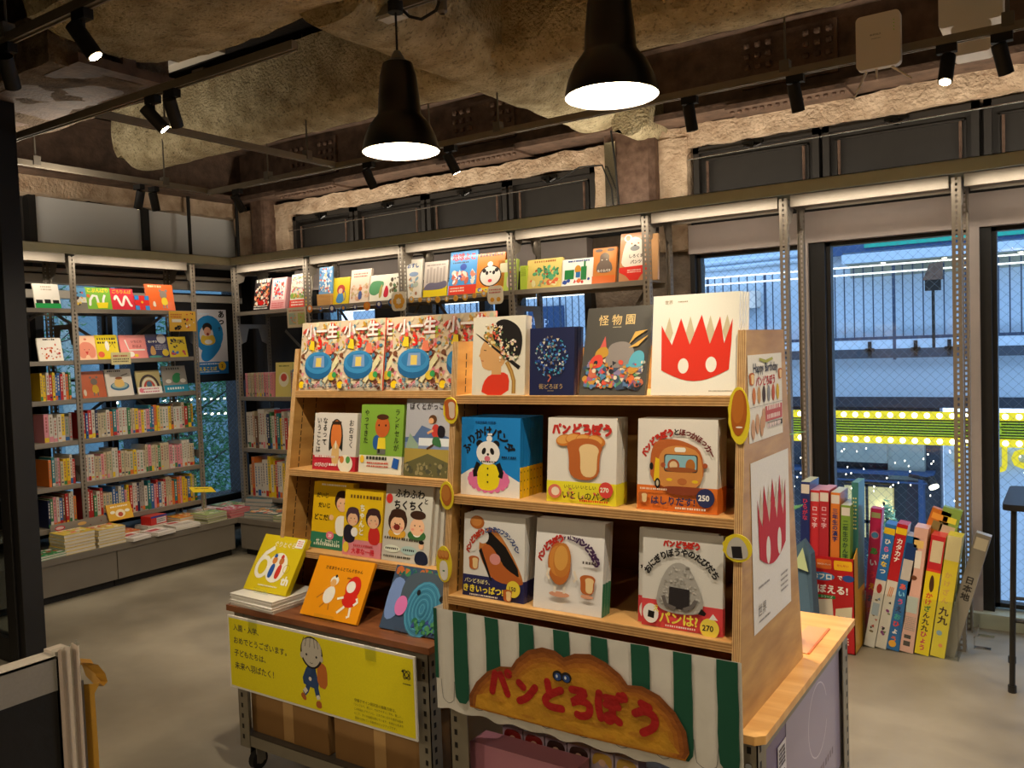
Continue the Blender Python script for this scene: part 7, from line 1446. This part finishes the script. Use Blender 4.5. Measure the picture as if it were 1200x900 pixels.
# black bar table at the right edge
o = thing('bar_table', 'small black tall table cut by the right edge of the picture', 'table', (.05, 4.15, 0))
m = MB(); m.prism(rrect(-.255, 3.95, .4, 4.45, .03), .765, .79, ax='z'); m.build('tabletop', 'black_frame', o, bevel=.004)
for x, y in ((-.235, 4.35), (.36, 4.42), (.36, 3.97), (-.215, 3.99)):
    m = MB(); m.tube([(x, y, .765), (x-.012 if x < 0 else x+.012, y, .02)], .011, 8); m.tube([(x-.012 if x < 0 else x+.012, y, .03), (x-.012 if x < 0 else x+.012, y, 0)], .016, 8); m.build('leg', 'black_frame', o)
m = MB(); m.tube([(-.24, 4.34, .30), (.36, 4.41, .30)], .008, 6); m.tube([(-.22, 4.0, .30), (.36, 3.98, .30)], .008, 6); m.build('stretcher', 'black_frame', o)
# feet brackets of the free-standing posts
o = thing('foot_bracket', 'bright metal foot brackets under the rightmost rack post pair', 'bracket', (-.42, 4.6, 0))
for x, y in ((-.44, 4.47), (-.44, 4.66)):
    m = MB(); m.box(x+.03, y, 0, x+.10, y+.03, .004); m.box(x+.03, y, 0, x+.034, y+.03, .05); m.build('angle', 'chrome', o)

# ================================================================ FOREGROUND TAPED BOARD
o = thing('taped_board', 'black board edged with grey tape and white plastic, lower left foreground', 'board', (-1.3, .35, 0))
m = MB(); m.box(-1.33, -.25, 0, -1.302, .668, 1.05, '1A1714'); m.build('board', 'paint', o)
m = MB(); m.box(-1.3015, -.25, 1.0, -1.2995, .664, 1.053, '96918A'); m.box(-1.333, -.25, 1.049, -1.2995, .664, 1.0535, 'C8C2B8'); m.build('grey_tape', 'paper', o)
m = MB()
for i in range(9):
    y_ = .664+.034*i/8; m.v += [(-1.296+.006*math.sin(i*1.9), y_, 0), (-1.296+.006*math.sin(i*1.9+.4), y_, 1.062+.004*math.sin(i*2.3))]
    if i: k = len(m.v)-4; m.f.append((k, k+2, k+3, k+1)); m.c.append(srgb(('D8CCC0', 'C0B0A4', 'E0D8CC', 'CCBEB0')[i % 4]))
m.sm = True; m.box(-1.335, .664, 0, -1.302, .690, 1.058, 'D0C6BA'); m.build('plastic_wrap', 'plastic_sheet' if 'plastic_sheet' in MATS else 'print', o)
m = MB(); m.box(-1.30, .658, 1.0, -1.2975, .70, 1.064, 'D8D0C0'); m.box(-1.31, .699, .95, -1.306, .7015, 1.066, 'E8E4DC'); m.build('clear_tape', 'acrylic', o)
m = MB(); m.box(-1.312, .700, 0, -1.303, .706, 1.0, '6A6460'); m.build('edge_strip', 'print', o)
m = MB(); pts = [(.700, 1.030), (.712, 1.022), (.724, 1.004), (.730, .990), (.722, .985), (.712, .992), (.710, .975), (.711, .9), (.712, .6), (.713, 0)]
wd = [.004, .010, .008, .003, .006, .012, .009, .009, .009, .009]
for i, (y_, z_) in enumerate(pts): m.v += [(-1.306, y_-wd[i]*.4, z_), (-1.290+(.01 if i < 6 else 0), y_+wd[i]*.6, z_+.003)]
for i in range(len(pts)-1): m.f.append((2*i, 2*i+2, 2*i+3, 2*i+1)); m.c.append(srgb('C8983A'))
m.build('yellow_tape', 'print', o)
m = MB(); m.add([(-1.303, .702, 1.036), (-1.300, .718, 1.03), (-1.296, .733, .992), (-1.298, .724, .984), (-1.301, .709, 1.006)], [(0, 1, 2, 3, 4)], 'D8B060'); m.build('yellow_tape_flap', 'print', o)
